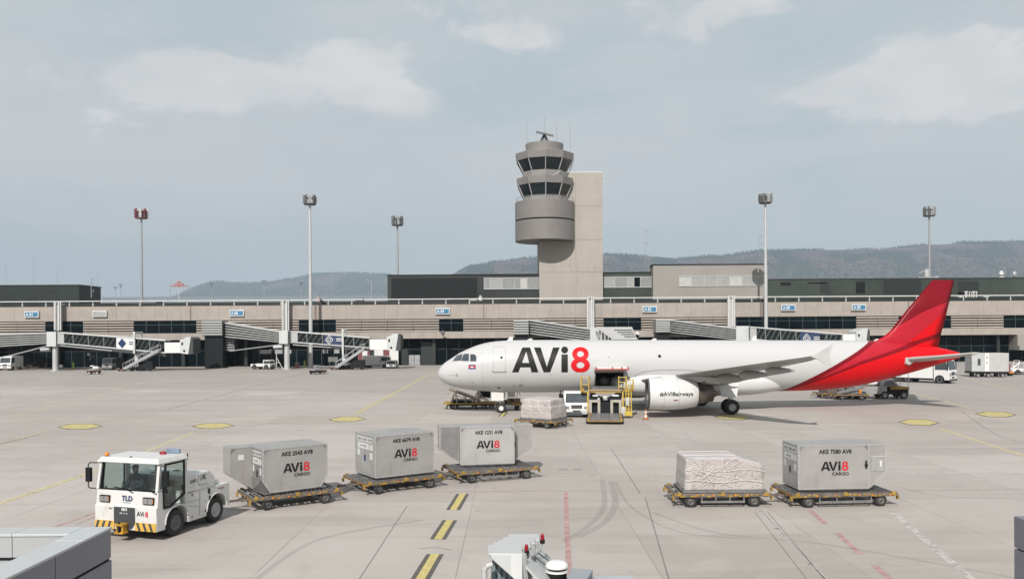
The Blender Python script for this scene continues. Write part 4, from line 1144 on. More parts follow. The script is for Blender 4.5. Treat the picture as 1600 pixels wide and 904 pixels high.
fus = mb.build('fuselage', LIV, plane)
bm = bmesh.new(); bm.from_mesh(fus.data); bmesh.ops.remove_doubles(bm, verts=bm.verts, dist=1e-4); bmesh.ops.recalc_face_normals(bm, faces=bm.faces); bm.to_mesh(fus.data); bm.free()
# hold interior
mb = MB(); y0, y1 = -1.25, 1.4
def inner(a0, a1, z0, z1):
    mb._add([(a0, -1.85, z0), (a1, -1.85, z0), (a1, 1.6, z0), (a0, 1.6, z0), (a0, -1.85, z1), (a1, -1.85, z1), (a1, 1.6, z1), (a0, 1.6, z1)],
            [(0, 1, 2, 3), (7, 6, 5, 4), (3, 2, 6, 7), (0, 3, 7, 4), (1, 5, 6, 2)])
inner(da0 + .02, da1 - .02, dz0 - .02, dz1 + .02); mb.build('cargo_hold', mat('hold_lining', (.05, .055, .055), .7, 0, .3, 2), plane, fix=False)
mb = MB(); mb.bb(da0 + .03, da1 - .03, -1.75, 1.5, dz0 - .01, dz0 + .06)
for i in range(4): mb.cyl((da0 + .3 + i * .45, -1.5, dz0 + .09), (da0 + .3 + i * .45, 1.3, dz0 + .09), .035, n=6)
mb.build('hold_floor', STEEL, plane)
mb = MB(); mb.ball((da0 + 1.0, -.2, dz0 + .55), .4, 10, 6, (1.2, .8, .9)); mb.ball((da0 + 1.5, .2, dz0 + .45), .35, 10, 6, (1.3, .8, .9)); mb.build('cargo_bundle', mat('wrap_dark', (.14, .14, .15), .6), plane)
# frame and door leaf above the opening
mb = MB(); e = .05
for a in (da0 - e, da1): mb._add([(a, -fsurf(a, z) - .012, z) for z in [dz0 + (dz1 - dz0) * i / 8 for i in range(9)]] + [(a + e, -fsurf(a, z) - .012, z) for z in [dz0 + (dz1 - dz0) * i / 8 for i in range(9)]], [(i, i + 1, i + 10, i + 9) for i in range(8)])
mb.bb(da0 - e, da1 + e, -fsurf(da0, dz1) - .05, -fsurf(da0, dz1) + .05, dz1 - .09, dz1 + .0); mb.build('door_frame', mat('door_surround', (.36, .34, .31), .5), plane, fix=False)
yd = fsurf(da0, dz1)
mb = MB(); mb.prism([(-yd - .02, dz1 + .02), (-yd - .9, dz1 + .24), (-yd - .9, dz1 + .34), (-yd * .9 - .02, dz1 + .36)], da0 - .14, da1 + .14, 'x')
dl = mb.build('cargo_door', WHITE, plane)
mb = MB(); mb.bb(da0 - .17, da1 + .17, -yd - .95, -yd - .90, dz1 + .16, dz1 + .25)
for a in (da0 - .16, da1 + .12, (da0 + da1) / 2, da1 - .4): mb.bb(a, a + .09, -yd - .98, -yd - .88, dz1 + .12, dz1 + .40)
mb.build('door_edge', mat('red_edge', (.45, .05, .04), .5), dl)
# ---- things drawn on the skin
def skin_poly(pts, m_, name, off=.010, zdiv=None, par=plane, step=.12):
    q = [fus_hit(*p) for p in pts]; mb = MB()
    zs = [p[1] for p in q]; z = min(zs); mb.smooth = True
    while z < max(zs):
        c = clip(clip(q, 1, z, True), 1, z + step, False) if len(q) > 2 else []
        if len(c) > 2:
            a_ = min(p[0] for p in c); am = max(p[0] for p in c)
            while a_ < am:
                d = clip(clip(c, 0, a_, True), 0, a_ + step, False)
                if len(d) > 2: mb._add([(a, -fsurf(a, zz) - off, zz) for a, zz in d], [tuple(range(len(d)))])
                a_ += step
        z += step
    return mb.build(name, m_, par, fix=False)
CW = mat('cockpit_glass', (.05, .065, .075), .08, 0, .2, .5, spec=.8)
CF = mat('window_surround', (.30, .31, .32), .5)
for pts in ([(707.5, 563.5), (714, 555), (722.5, 553), (720, 562.5)], [(720.5, 562.8), (724.5, 553), (732.3, 552.2), (732.3, 563.5)], [(734.8, 563.8), (734.8, 553.3), (741.5, 553.3), (744.2, 557), (744.2, 563.8)]):
    cxm = sum(p[0] for p in pts) / len(pts); cym = sum(p[1] for p in pts) / len(pts)
    sp = skin_poly([(cxm + (x - cxm) * 1.12, cym + (y - cym) * 1.14) for x, y in pts], CF, 'cockpit_window', .010)
    skin_poly(pts, CW, 'pane', .018, par=sp)
# far side cockpit panes
for k, pts in enumerate(([(1.30, 4.05), (1.65, 4.50), (2.05, 4.62), (1.95, 4.10)], [(2.0, 4.05), (2.2, 4.6), (2.6, 4.65), (2.6, 4.05)])):
    mb = MB(); mb._add([(a, fsurf(a, z) + .012, z) for a, z in pts], [(0, 1, 2, 3)]); mb.build('cockpit_window', CW, plane, fix=False)
# door outline
def skin_line(pts, w, m_, name, off=.014, par=plane):
    mb = MB(); q = [fus_hit(*p) for p in pts]
    for (a0, z0), (a1, z1) in zip(q[:-1], q[1:]):
        d = Vector((a1 - a0, z1 - z0)); L = d.length; d.normalize(); s_ = Vector((-d.y, d.x)) * w / 2; n_ = max(1, int(L / .2))
        for i in range(n_):
            p0, p1 = Vector((a0, z0)) + d * (L * i / n_), Vector((a0, z0)) + d * (L * (i + 1) / n_)
            mb._add([(v.x, -fsurf(v.x, v.y) - off, v.y) for v in (p0 + s_, p1 + s_, p1 - s_, p0 - s_)], [(0, 1, 2, 3)])
    return mb.build(name, m_, par, fix=False)
SEAM = mat('seam_grey', (.40, .40, .41), .5)
dr = skin_line([(770.5, 580), (770.5, 543), (772, 541), (788, 541), (789.5, 543), (789.5, 580)], .035, SEAM, 'door')
skin_line([(768.5, 579.5), (770, 581), (789.5, 581), (791.5, 579.5)], .07, mat('sill_grey', (.22, .22, .21), .5), 'door_sill', par=dr)
def dot(px, py, r, m_, name='port', n_=12, sq=1.0):
    a0, z0 = fus_hit(px, py); mb = MB(); mb._add([(a0 + r * math.cos(i * 2 * math.pi / n_), -fsurf(a0, z0 + r * sq * math.sin(i * 2 * math.pi / n_)) - .014, z0 + r * sq * math.sin(i * 2 * math.pi / n_)) for i in range(n_)], [tuple(range(n_))])
    return mb.build(name, m_, plane, fix=False)
dot(783.5, 558, .10, BLACK); dot(779.5, 559, .05, GREY); dot(774.5, 559, .04, GREY); dot(779, 554, .04, GREY); dot(1030.5, 556, .13, BLACK); dot(714.5, 585.5, .12, GREY); dot(951, 557.5, .08, SEAM)
dot(779.5, 605.5, .11, BLACK, 'vent', 12, .6); dot(803, 602, .12, GREY, 'vent', 4, .8); dot(738, 597.5, .06, GREY); dot(815, 592.5, .05, SEAM); dot(1200, 566, .06, SEAM); dot(860, 585, .05, SEAM)
skin_poly([(810.5, 604), (810.5, 600), (817.5, 600), (817.5, 604)], GREY, 'vent')
skin_line([(700, 586), (712, 585.8)], .03, SEAM, 'seam'); skin_line([(756, 535.5), (753, 553), (753, 585), (757, 608)], .014, SEAM, 'seam')
# flag
FB, FR_ = mat('flag_blue', (.04, .05, .20), .5), mat('flag_red', (.50, .03, .05), .5)
fl = skin_poly([(731.8, 576.3), (731.8, 569.2), (743.3, 569.2), (743.3, 576.3)], FB, 'flag', .012)
skin_poly([(731.8, 574.4), (731.8, 571), (743.3, 571), (743.3, 574.4)], FR_, 'flag_band', .018, par=fl)
skin_poly([(735.3, 574), (735.8, 572.6), (736.8, 572.4), (737.5, 571.6), (738.2, 572.4), (739.3, 572.6), (739.8, 574)], PLAIN, 'flag_emblem', .024, par=fl)
# big lettering wrapped round the hull
def put_skin_logo():
    LK, LR = mat('hull_black', (.018, .018, .018), .4, spec=.25), mat('hull_red', (.66, .008, .014), .35, spec=.25)
    mb = MB(); mb.smooth = True
    for k, ps in ((0, LOGO_K), (1, LOGO_R)):
        mb.k = k
        for p in ps:
            y = 0
            while y < 1.03:
                c = clip(clip(p, 1, y, True), 1, y + .05, False)
                if len(c) > 2:
                    q = [fus_hit(800 + 38.6 * u, 581.2 - 38.8 * v) for u, v in c]
                    mb._add([(a, -fsurf(a, z) - .016, z) for a, z in q], [tuple(range(len(q)))])
                y += .05
    mb.build('lettering', [LK, LR], plane, fix=False)
put_skin_logo()
# blade antennas
for a, hgt in ((5.6, .30), (7.2, .12), (17.5, .14), (26, .35), (36.6, .14)):
    z = ftop(a); mb = MB(); mb.hull8([(a, -.02, z - .03), (a + .45, -.02, z - .03), (a + .5, .02, z - .03), (a, .02, z - .03)], [(a + .25, -.01, z + hgt), (a + .48, -.01, z + hgt), (a + .5, .01, z + hgt), (a + .25, .01, z + hgt)]); mb.build('blade_antenna', WHITE, plane)
# ---- belly fairing
mb = MB(); mb.smooth = True
fa = [(14.2, .05, .1), (14.8, .55, .5), (15.6, .85, .85), (17, 1.0, 1), (24, 1.0, 1), (26, .85, .9), (27.6, .5, .6), (28.8, .04, .1)]
FW = hermite([(a, w) for a, w, _ in fa]); ST = [14.2 + (28.8 - 14.2) * i / 40 for i in range(41)]
n = 28
for a in ST:
    k = max(.02, FW(a))
    for i in range(n):
        g = 2 * math.pi * i / n; cs, sn = math.cos(g), math.sin(g)
        ex = .75; y_ = (1.55 + .75 * k) * math.copysign(abs(cs) ** ex, cs) * (k ** .25 if k < .3 else 1); z_ = 2.45 + (.50 + (.60 if sn < 0 else .48) * k) * math.copysign(abs(sn) ** ex, sn)
        mb.v.append((a, y_ * (.55 + .45 * k), z_ if sn < 0 else 2.45 + (z_ - 2.45) * (.6 + .4 * k)))
for i in range(40):
    for j in range(n): mb.f.append([i * n + j, i * n + (j + 1) % n, (i + 1) * n + (j + 1) % n, (i + 1) * n + j]); mb.mi.append(0); mb.sm.append(True)
mb.f.append(list(range(n))); mb.f.append([40 * n + j for j in range(n)]); mb.mi += [0, 0]; mb.sm += [True, True]
WHF = mat('fairing_white', (.70, .70, .70), .32, 0, .04, .7, (.42, .40, .37), .35)
bf = mb.build('belly_fairing', WHF, plane)
skin_line([(988.5, 603), (988, 595), (991, 588), (998, 583), (1010, 579.5), (1030, 577.5), (1060, 577.2), (1095, 579)], .035, SEAM, 'seam', .03, bf)
# ---- wings
WGR = mat('wing_grey', (.37, .36, .345), .38, 0, .05, .5, (.26, .25, .235), .35)
def wing_le(b_): return 16.0 + (b_ - 1.9) * .48 if b_ > 1.9 else 16.0
def wing_te(b_): return 22.6 + (b_ - 6.4) * .185 if b_ > 6.4 else 22.3 + .3 * (b_ - 1.9) / 4.5
def wing_z(b_): return 2.70 + .155 * (b_ - 1.9)
def wing(side):
    bs = [0, 1.9, 3.5, 5, 6.4, 8, 10, 12, 14, 15.5, 16.5, 16.95]; prof = []
    for i in range(9): t = (i / 8) ** 1.6; prof.append((t, .6 * math.sqrt(t) * (1 - t) * 1.6 + .02 * (1 - t)))
    mb = MB(); mb.smooth = True; N_ = 0
    for b_ in bs:
        l, e_, z = wing_le(b_), wing_te(b_), wing_z(b_); c = e_ - l; th = c * (.13 - .04 * b_ / 17)
        up = [(l + t * c, z + .5 * th * 1.15 * s_ + (.02 * c * math.sin(math.pi * t))) for t, s_ in prof]
        lo = [(l + t * c, z - .5 * th * .95 * s_) for t, s_ in prof[1:-1]]
        q = up + list(reversed(lo)); N_ = len(q)
        if b_ == bs[-1]: q = [(l + .15 + (x - l) * .85, z + .04 + (zz - z) * .3) for x, zz in q]
        mb.v += [(x, side * b_, zz) for x, zz in q]
    for i in range(len(bs) - 1):
        for j in range(N_): mb.f.append([i * N_ + j, i * N_ + (j + 1) % N_, (i + 1) * N_ + (j + 1) % N_, (i + 1) * N_ + j]); mb.mi.append(0); mb.sm.append(True)
    mb.f.append([(len(bs) - 1) * N_ + j for j in range(N_)]); mb.mi.append(0); mb.sm.append(False)
    w = mb.build('wing', WGR, plane)
    # wing tip fence
    l, e_, z = wing_le(16.95), wing_te(16.95), wing_z(16.95)
    mb = MB(); y0, y1 = side * 16.94, side * 17.0
    poly = [(l + .25, z), (l + 1.05, z + .45), (l + 1.65, z + .78), (l + 1.45, z + .1), (l + 1.5, z - .60), (l + 1.2, z - .52), (l + .6, z - .10)]
    mb.prism(poly, y0, y1); mb.build('wing_tip_fence', mat('fence_grey', (.56, .56, .555), .4), w)
    # flap track fairings
    for b_, L_, r_ in ((4.5, 3.6, .30), (7.3, 3.4, .28), (10.0, 3.1, .25), (12.6, 2.7, .22)):
        x1 = wing_te(b_) + 1.15; x0 = x1 - L_; mb = MB(); zf = wing_z(b_) - .30
        pr = [(.001, 0), (.5, .18), (.85, .4), (1, .65), (.85, 1.2), (.55, 2.0), (.25, 2.6), (.02, L_)]
        pr = [(r * r_, min(t_ * L_ / 3.4, L_)) for r, t_ in pr]; mb.lathe(pr, (x0, side * b_, zf), 'x', 12)
        for i in range(len(mb.v)):
            x, y, zz = mb.v[i]; t_ = (x - x0) / L_; mb.v[i] = (x, y, zf + (zz - zf) * 1.35 + (-.12 + .06 * t_ if t_ > .1 else -.08))
        mb.build('flap_track_fairing', WGR, w)
    # flap and slat lines
    mb = MB()
    for b0, b1 in ((2.4, 6.2), (6.5, 12.8), (13.0, 16.2)):
        mb.hull8([(wing_te(b0) - .75, side * b0, wing_z(b0) - .16), (wing_te(b1) - .55, side * b1, wing_z(b1) - .10), (wing_te(b1) - .50, side * b1, wing_z(b1) - .10), (wing_te(b0) - .70, side * b0, wing_z(b0) - .16)],
                 [(wing_te(b0) - .75, side * b0, wing_z(b0) - .20), (wing_te(b1) - .55, side * b1, wing_z(b1) - .13), (wing_te(b1) - .50, side * b1, wing_z(b1) - .13), (wing_te(b0) - .70, side * b0, wing_z(b0) - .20)])
    mb.build('flap_gap', DGREY, w)
    return w
wing(-1); wing(1)
# ---- engines
LIP = mat('polished_lip', (.36, .36, .36), .35, .7, .05)
EXH = mat('exhaust_metal', (.20, .175, .15), .42, .8, .2, 3, (.10, .09, .08), .5)
NAC = mat('nacelle_white', (.72, .72, .72), .3, 0, .03, .9, (.45, .43, .40), .2)
def engine(side):
    e = bpy.data.objects.new('engine', None); COL.objects.link(e); e.parent = plane
    a0, b_, zc = 15.75, side * 5.75, 1.93; r = 1.235
    def shear(m):   # slants the intake sideways so its near rim hides the mouth
        m.v = [(x + .13 * (y - b_) * max(0, 1 - (x - a0) / 1.2), y, z) for x, y, z in m.v]
    mb = MB(); mb.lathe([(.93, .55), (.95, .2), (1.02, .06), (1.08, 0), (1.14, .04), (1.17, .14)], (a0, b_, zc), 'x', 40); shear(mb); mb.build('intake_lip', mat('dull_lip', (.10, .10, .10), .5, .2, .1), e)
    mb = MB(); mb.lathe([(1.17, .14), (1.21, .6), (1.235, 1.3), (1.22, 2.2), (1.13, 3.0), (1.0, 3.72), (.97, 3.74), (.97, 3.3)], (a0, b_, zc), 'x', 40); shear(mb); mb.build('nacelle', NAC, e)
    mb = MB(); mb.lathe([(.93, .55), (.93, 1.0), (.92, 3.3)], (a0, b_, zc), 'x', 30); mb.lathe([(.001, 1.0), (.93, 1.0)], (a0, b_, zc), 'x', 30); mb.build('intake_duct', DGREY, e)
    mb = MB(); mb.lathe([(.001, .62), (.12, .7), (.26, 1.0)], (a0, b_, zc), 'x', 20)
    for i in range(22): t_ = i * 2 * math.pi / 22; mb.box((a0 + .95, b_ + .6 * math.cos(t_), zc + .6 * math.sin(t_)), (.03, .68, .13), Matrix.Rotation(t_, 3, 'X') @ Matrix.Rotation(.6, 3, 'Y'))
    mb.build('fan', STEEL, e)
    mb = MB(); mb.lathe([(.92, 3.2), (.90, 3.75), (.80, 3.85), (.78, 4.0), (.62, 5.05), (.52, 5.05), (.50, 4.6)], (a0, b_, zc), 'x', 32); mb.lathe([(.40, 4.7), (.30, 5.2), (.02, 5.7)], (a0, b_, zc), 'x', 20); mb.build('exhaust', EXH, e)
    # pylon
    zw = wing_z(abs(b_)); mb = MB()
    mb.hull8([(a0 + 1.1, b_ - .08, zc + 1.15), (a0 + 5.6, b_ - .16, zc + .72), (a0 + 5.6, b_ + .16, zc + .72), (a0 + 1.1, b_ + .08, zc + 1.15)],
             [(a0 + 1.8, b_ - .1, zc + 1.42), (a0 + 5.9, b_ - .16, zw - .18), (a0 + 5.9, b_ + .16, zw - .18), (a0 + 1.8, b_ + .1, zc + 1.42)])
    mb.hull8([(a0 + .9, b_ - .05, zc + 1.2), (a0 + 2.4, b_ - .12, zc + 1.2), (a0 + 2.4, b_ + .12, zc + 1.2), (a0 + .9, b_ + .05, zc + 1.2)], [(a0 + 1.6, b_ - .05, zc + 1.36), (a0 + 2.6, b_ - .1, zw + .1), (a0 + 2.6, b_ + .1, zw + .1), (a0 + 1.6, b_ + .05, zc + 1.36)])
    mb.build('pylon', WHF, e)
    mb = MB(); mb.hull8([(a0 + 4.2, b_ - .14, zc + .55), (a0 + 6.3, b_ - .14, zc + .95), (a0 + 6.3, b_ + .14, zc + .95), (a0 + 4.2, b_ + .14, zc + .55)], [(a0 + 4.2, b_ - .14, zc + .9), (a0 + 6.5, b_ - .14, zc + 1.4), (a0 + 6.5, b_ + .14, zc + 1.4), (a0 + 4.2, b_ + .14, zc + .9)]); mb.build('pylon_fairing', EXH, e)
    # panel seams
    for t_, w_ in ((1.05, .02), (2.2, .025)):
        mb = MB(); rr = 1.236 if t_ < 2 else 1.224; mb.lathe([(rr, t_), (rr + .002, t_ + w_)], (a0, b_, zc), 'x', 40); mb.build('seam', SEAM, e)
    if side < 0:
        mb = MB(); put_text(mb, '#AVI8airways', (0, 0, 0), (1, 0, 0), (0, 0, 1), .40, 2.55, .022, 0)
        vs = []
        for x, y, z in mb.v:
            aa = a0 + .70 + x; t_ = aa - a0; zz = .02 + z - .20; rr = (1.21 + (1.235 - 1.21) * min(1, (t_ - .6) / .7)) if t_ < 1.3 else (1.235 - .015 * (t_ - 1.3) / .9 if t_ < 2.2 else 1.22 - .09 * (t_ - 2.2) / .8)
            vs.append((aa, b_ - math.sqrt(rr * rr - zz * zz) - .012, zc + zz))
        mb.v = vs; mb.build('lettering', INK, e, fix=False)
        mb = MB(); mb.bb(a0 + 1.75, a0 + 2.1, b_ - 1.19, b_ - 1.17, zc - .42, zc - .37); mb.build('placard', REDL, e)
    return e
engine(-1); engine(1)
# ---- tail
def tail_mesh(secs, m_, name):
    """secs: list of (le, te, position vec func, thickness)"""
    mb = MB(); mb.smooth = True; pr = [(0, 0), (.08, .6), (.25, 1), (.5, .9), (.8, .4), (1, .03)]
    for le, te, base, nrm, th in secs:
        c = te - le; up = [(le + t * c, th * s_) for t, s_ in pr]; lo = [(x, -y) for x, y in up[1:-1]]
        for x, y in up + list(reversed(lo)): mb.v.append(tuple(Vector((x, 0, 0)) + Vector(base(x)) + Vector(nrm) * y))
    k = len(pr) * 2 - 2
    for i in range(len(secs) - 1):
        for j in range(k): mb.f.append([i * k + j, i * k + (j + 1) % k, (i + 1) * k + (j + 1) % k, (i + 1) * k + j]); mb.mi.append(0); mb.sm.append(True)
    for i in (0, len(secs) - 1): mb.f.append([i * k + j for j in range(k)]); mb.mi.append(0); mb.sm.append(False)
    return mb.build(name, m_, plane)
def finpt(px, py): return pl_hit(px, py, 0)
sec = []
for (l, t_) in (((1352, 535), (1468, 548)), ((1368, 531.5), (1466.5, 541)), ((1380, 526), (1468, 533)), ((1391, 516.5), (1470.5, 522)), ((1416, 485), (1478.5, 492)), ((1457, 437.3), (1491.5, 437.5))):
    (la, lz), (ta, tz_) = finpt(*l), finpt(*t_)
    sl = (tz_ - lz) / (ta - la)
    sec.append((la, ta, (lambda x, lz=lz, la=la, sl=sl: (0, 0, lz + sl * (x - la))), (0, 1, 0), .20 * (ta - la) / 6 + .02))
sec[0] = (sec[0][0], sec[0][1], sec[0][2], (0, 1, 0), .08)
tail_mesh(sec, LIV, 'tail_fin')
STB = mat('stabiliser_grey', (.50, .50, .48), .35, 0, .05, .7)
for s_ in (-1, 1):
    q = []
    for b_, l, t_, z, th in ((0, 37.9, 42.0, 4.22, .24), (1.2, 38.6, 42.0, 4.34, .22), (3.6, 39.9, 42.1, 4.62, .15), (6.2, 41.1, 42.25, 4.98, .07)):
        q.append((l, t_, (lambda x, b_=b_, z=z: (0, s_ * b_, z)), (0, 0, 1), th))
    tail_mesh(q, STB, 'stabiliser')
mb = MB(); mb.smooth = True; pts = [(38.1, 4.10), (38.7, 4.50), (39.6, 4.54), (40.4, 4.42)]
for s_ in (-1,):
    mb.hull8([(38.5, s_ * .9, 3.86), (38.6, s_ * .9, 4.56), (40.3, s_ * .85, 4.72), (39.2, s_ * .9, 3.75)], [(38.65, s_ * 1.48, 4.02), (38.7, s_ * 1.46, 4.46), (40.0, s_ * 1.3, 4.45), (38.9, s_ * 1.50, 3.85)])
mb.build('stabiliser_root', STB, plane, .05)
mb = MB(); mb.cyl((44.15, 0, 4.65), (44.35, 0, 4.66), .16, .12, n=14); mb.build('tail_exhaust', EXH, plane)
# ---- landing gear
TYRE = RUBBER
def wheel(parent, c, r, w, axis='y', rimmat=LGREY, name='wheel', n=26):
    h = w / 2
    mb = MB(); mb.lathe([(r * .56, -h * .8), (r * .72, -h), (r * .93, -h * .85), (r, -h * .5), (r, h * .5), (r * .93, h * .85), (r * .72, h), (r * .56, h * .8)], c, axis, n)
    ty = mb.build(name, TYRE, parent)
    mb = MB(); mb.lathe([(r * .57, -h * .82), (r * .50, -h * .8), (r * .42, -h * .45), (r * .2, -h * .5), (r * .18, -h * .75), (.002, -h * .76)], c, axis, n)
    mb.lathe([(.002, h * .76), (r * .18, h * .75), (r * .2, h * .5), (r * .42, h * .45), (r * .50, h * .8), (r * .57, h * .82)], c, axis, n)
    mb.build('rim', rimmat, ty)
    return ty
def gear(name, a, tr, r, w, ztop, sides):
    e = bpy.data.objects.new(name, None); COL.objects.link(e); e.parent = plane
    zg = PITCH * a; zc = zg + r
    for y in tr:
        mb = MB(); mb.lathe([(r * .5, -w / 2 * .8), (r * .75, -w / 2), (r * .95, -w / 2 * .8), (r, -w / 2 * .4), (r, w / 2 * .4), (r * .95, w / 2 * .8), (r * .75, w / 2), (r * .5, w / 2 * .8)], (a, y, zc), 'y', 30); mb.build('wheel', TYRE, e)
        mb = MB(); mb.lathe([(r * .52, -w / 2 * .8), (r * .45, -w / 2 * .55), (r * .2, -w / 2 * .6), (.002, -w / 2 * .7)], (a, y, zc), 'y', 20); mb.lathe([(.002, w / 2 * .7), (r * .2, w / 2 * .6), (r * .45, w / 2 * .55), (r * .52, w / 2 * .8)], (a, y, zc), 'y', 20)
        mb.build('hub', WHITE if r < .5 else GREY, e)
    ym = sum(tr) / len(tr)
    mb = MB(); mb.cyl((a, min(tr), zc), (a, max(tr), zc), .09, n=10); mb.cyl((a, ym, zc), (a - .1, ym, ztop), .12, n=12); mb.cyl((a - .1, ym, zc + .75), (a - .12, ym, ztop), .17, n=12)
    mb.cyl((a - .05, ym, zc + .9), (a - 1.0, ym, ztop), .06, n=8); mb.beam((a + .02, ym, zc + .15), (a + .3, ym, zc + .45), .06); mb.beam((a + .3, ym, zc + .45), (a + .05, ym, zc + .8), .06); mb.build('strut', WHITE, e)
    return e
ng = gear('nose_gear', 5.12, (-.25, .25), .39, .22, 2.0, 1)
mb = MB(); mb.bb(4.3, 5.3, -.62, -.59, 1.05, 1.80); mb.bb(4.3, 5.3, .59, .62, 1.05, 1.8); mb.build('gear_door', WHITE, ng)
for y in (-3.8, 3.8):
    mg = gear('main_gear', 22.9, (y - .42, y + .42), .585, .40, 2.7, 1)
    mb = MB(); mb.hull8([(22.1, y * 1.09, 1.55), (23.3, y * 1.09, 1.45), (23.3, y * 1.095, 1.45), (22.1, y * 1.095, 1.55)], [(21.9, y * 1.0, 2.75), (23.6, y * 1.0, 2.75), (23.6, y * 1.005, 2.75), (21.9, y * 1.005, 2.75)]); mb.build('gear_door', WHF, mg)
# ================================================================== DOLLIES
DRIM = mat('dirty_rim', (.13, .125, .12), .6, .2, .3, 8)
YELE = mat('dolly_yellow', (.40, .25, .045), .6, .1, .25, 6, (.06, .045, .035), .85)
def wheel_set(par, x, y, r, w, rim=DRIM): return wheel(par, (x, y, r), r, w, 'y', rim)
def dolly(label, loc, ang, L, Wd, bright=False, bars=True, seed=1, group='cargo dollies on the apron', zd=.52, steer=0.0, r=.23, tow=True):
    rnd = random.Random(seed)
    s = thing('cargo_dolly', label, 'dolly', loc, ang, group)
    hl, hw = L / 2, Wd / 2
    mb = MB()
    for y in (-hw + .06, hw - .06): mb.bb(-hl, hl, y - .06, y + .06, zd - .13, zd)
    for i in range(9): x = -hl + .06 + (L - .12) * i / 8; mb.bb(x - .04, x + .04, -hw + .12, hw - .12, zd - .12, zd - .03)
    for y in (-.35, .35): mb.bb(-hl, hl, y - .05, y + .05, zd - .22, zd - .13)
    mb.build('deck_frame', RUST, s, .01)
    mb = MB(); n = int(L / .16)
    for i in range(n):
        x = -hl + .12 + (L - .24) * i / (n - 1)
        for y0, y1 in ((-hw + .14, -.42), (-.38, .38), (.42, hw - .14)): mb.cyl((x, y0, zd - .02), (x, y1, zd - .02), .028, n=6, cap=False)
    mb.build('rollers', STEEL, s)
    # edge of worn yellow blocks and stops
    mb = MB(); nseg = int(L / .19)
    for side in (-1, 1):
        for i in range(nseg):
            if rnd.random() < (.80 if bright else .62):
                x = -hl + L * i / nseg; w_ = L / nseg * rnd.uniform(.35, .92); z0 = zd - .125 + (0 if rnd.random() < .5 else .05)
                mb.bb(x, x + w_, side * (hw + .004), side * (hw + .016), z0, z0 + rnd.uniform(.04, .075))
    for side in (-1, 1):
        for i in range(int(Wd / .2)):
            if rnd.random() < .7: y = -hw + Wd * i / int(Wd / .2); mb.bb(side * (hl + .003), side * (hl + .015), y, y + .12, zd - .11, zd - .04)
    mb.build('edge_marking', [YELE, ORANGE][0], s)
    for x, y in ((-hl + .18, -hw), (0, -hw), (hl - .18, -hw), (-hl + .18, hw), (hl - .18, hw), (.3, hw)):
        mb = MB(); mb.bb(x - .07, x + .07, y - .035, y + .035, zd - .09, zd + .05); mb.build('stop', YELE, s, .01)
    for x in (-hl - .03, hl + .03):
        for y in (-hw + .1, hw - .1): mb = MB(); mb.bb(x - .03, x + .03, y - .08, y + .08, zd - .26, zd - .10); mb.build('stop', YELE, s, .01)
    mb = MB()
    for x, y in ((-hl * .55, -hw - .018), (-hl * .2, -hw - .018), (hl * .25, -hw - .018), (hl * .5, -hw - .018), (hl * .85, -hw - .018), (-hl - .02, -hw * .6), (-hl - .02, hw * .5)):
        mb = MB(); mb.box((x, y, zd - .07), (.07, .012, .05) if y < -hw else (.012, .07, .05)); mb.build('reflector', ORANGE, s)
    # axles, wheels
    mb = MB()
    for x in (-hl + .62, hl - .62): mb.bb(x - .06, x + .06, -hw + .25, hw - .25, r - .06, r + .06); mb.bb(x - .18, x + .18, -.3, .3, r + .05, zd - .13)
    mb.build('axle', BLACK, s)
    for x in (-hl + .62, hl - .62):
        for y in (-hw + .14, hw - .14):
            w = wheel_set(s, 0, 0, r, .16); w.location = (x, y, 0)
            if x < 0: w.rotation_euler = (0, 0, steer)
    if bars:
        for y in (-hw + .04, hw - .04):
            mb = MB(); mb.bb(-hl + .98, hl - .98, y - .02, y + .02, r - .06, r + .02)
            for i in range(4): x = -hl + 1.02 + (L - 2.04) * i / 3; mb.bb(x - .02, x + .02, y - .02, y + .02, r + .02, zd - .13)
            mb.build('side_guard', STEEL, s)
    if not tow: return s
    mb = MB(); mb.beam((-hl + .3, 0, .32), (-hl - .62, 0, .30), .09, .08); mb.cyl((-hl - .66, 0, .25), (-hl - .66, 0, .36), .07, n=8); mb.cyl((-hl - .2, .12, .32), (-hl + .3, .4, .36), .03, n=5); mb.cyl((-hl - .2, -.12, .32), (-hl + .3, -.4, .36), .03, n=5)
    mb.bb(hl, hl + .16, -.08, .08, .26, .38); mb.build('drawbar', RUST, s)
    return s
def mid(c, ang, L, Wd):   # dolly centre from its camera-side left corner
    d, e = Vector((math.cos(ang), math.sin(ang), 0)), Vector((-math.sin(ang), math.cos(ang), 0))
    return Vector((c[0], c[1], 0)) + d * L / 2 + e * Wd / 2
a1, a2, a3, a4, a5 = R(32), R(33), R(23), R(0.5), R(4)
D1 = mid((-9.57, 30.3), a1, 3.45, 2.1); D2 = mid((-5.90, 33.2), a2, 3.55, 2.45); D3 = mid((-2.3, 35.6), a3, 3.8, 2.35)
D4 = mid((5.97, 30.65), a4, 3.6, 1.95); D5 = mid((10.27, 30.4), a5, 4.0, 2.1)
dolly('worn dolly hitched directly behind the white tractor, under container 2543', D1, a1, 3.45, 2.1, seed=2, bars=False, steer=.3)
dolly('worn dolly in the middle of the tractor train, under container 6679', D2, a2, 3.55, 2.45, seed=3, bars=False, steer=.3)
dolly('last dolly of the tractor train, under container 1231', D3, a3, 3.8, 2.35, seed=4, steer=.25)
dolly('yellow dolly under the large wrapped pallet in the right foreground', D4, a4, 3.6, 1.95, True, seed=5, tow=False)
dolly('yellow dolly under container 7580 in the right foreground', D5, a5, 4.0, 2.1, True, seed=6)

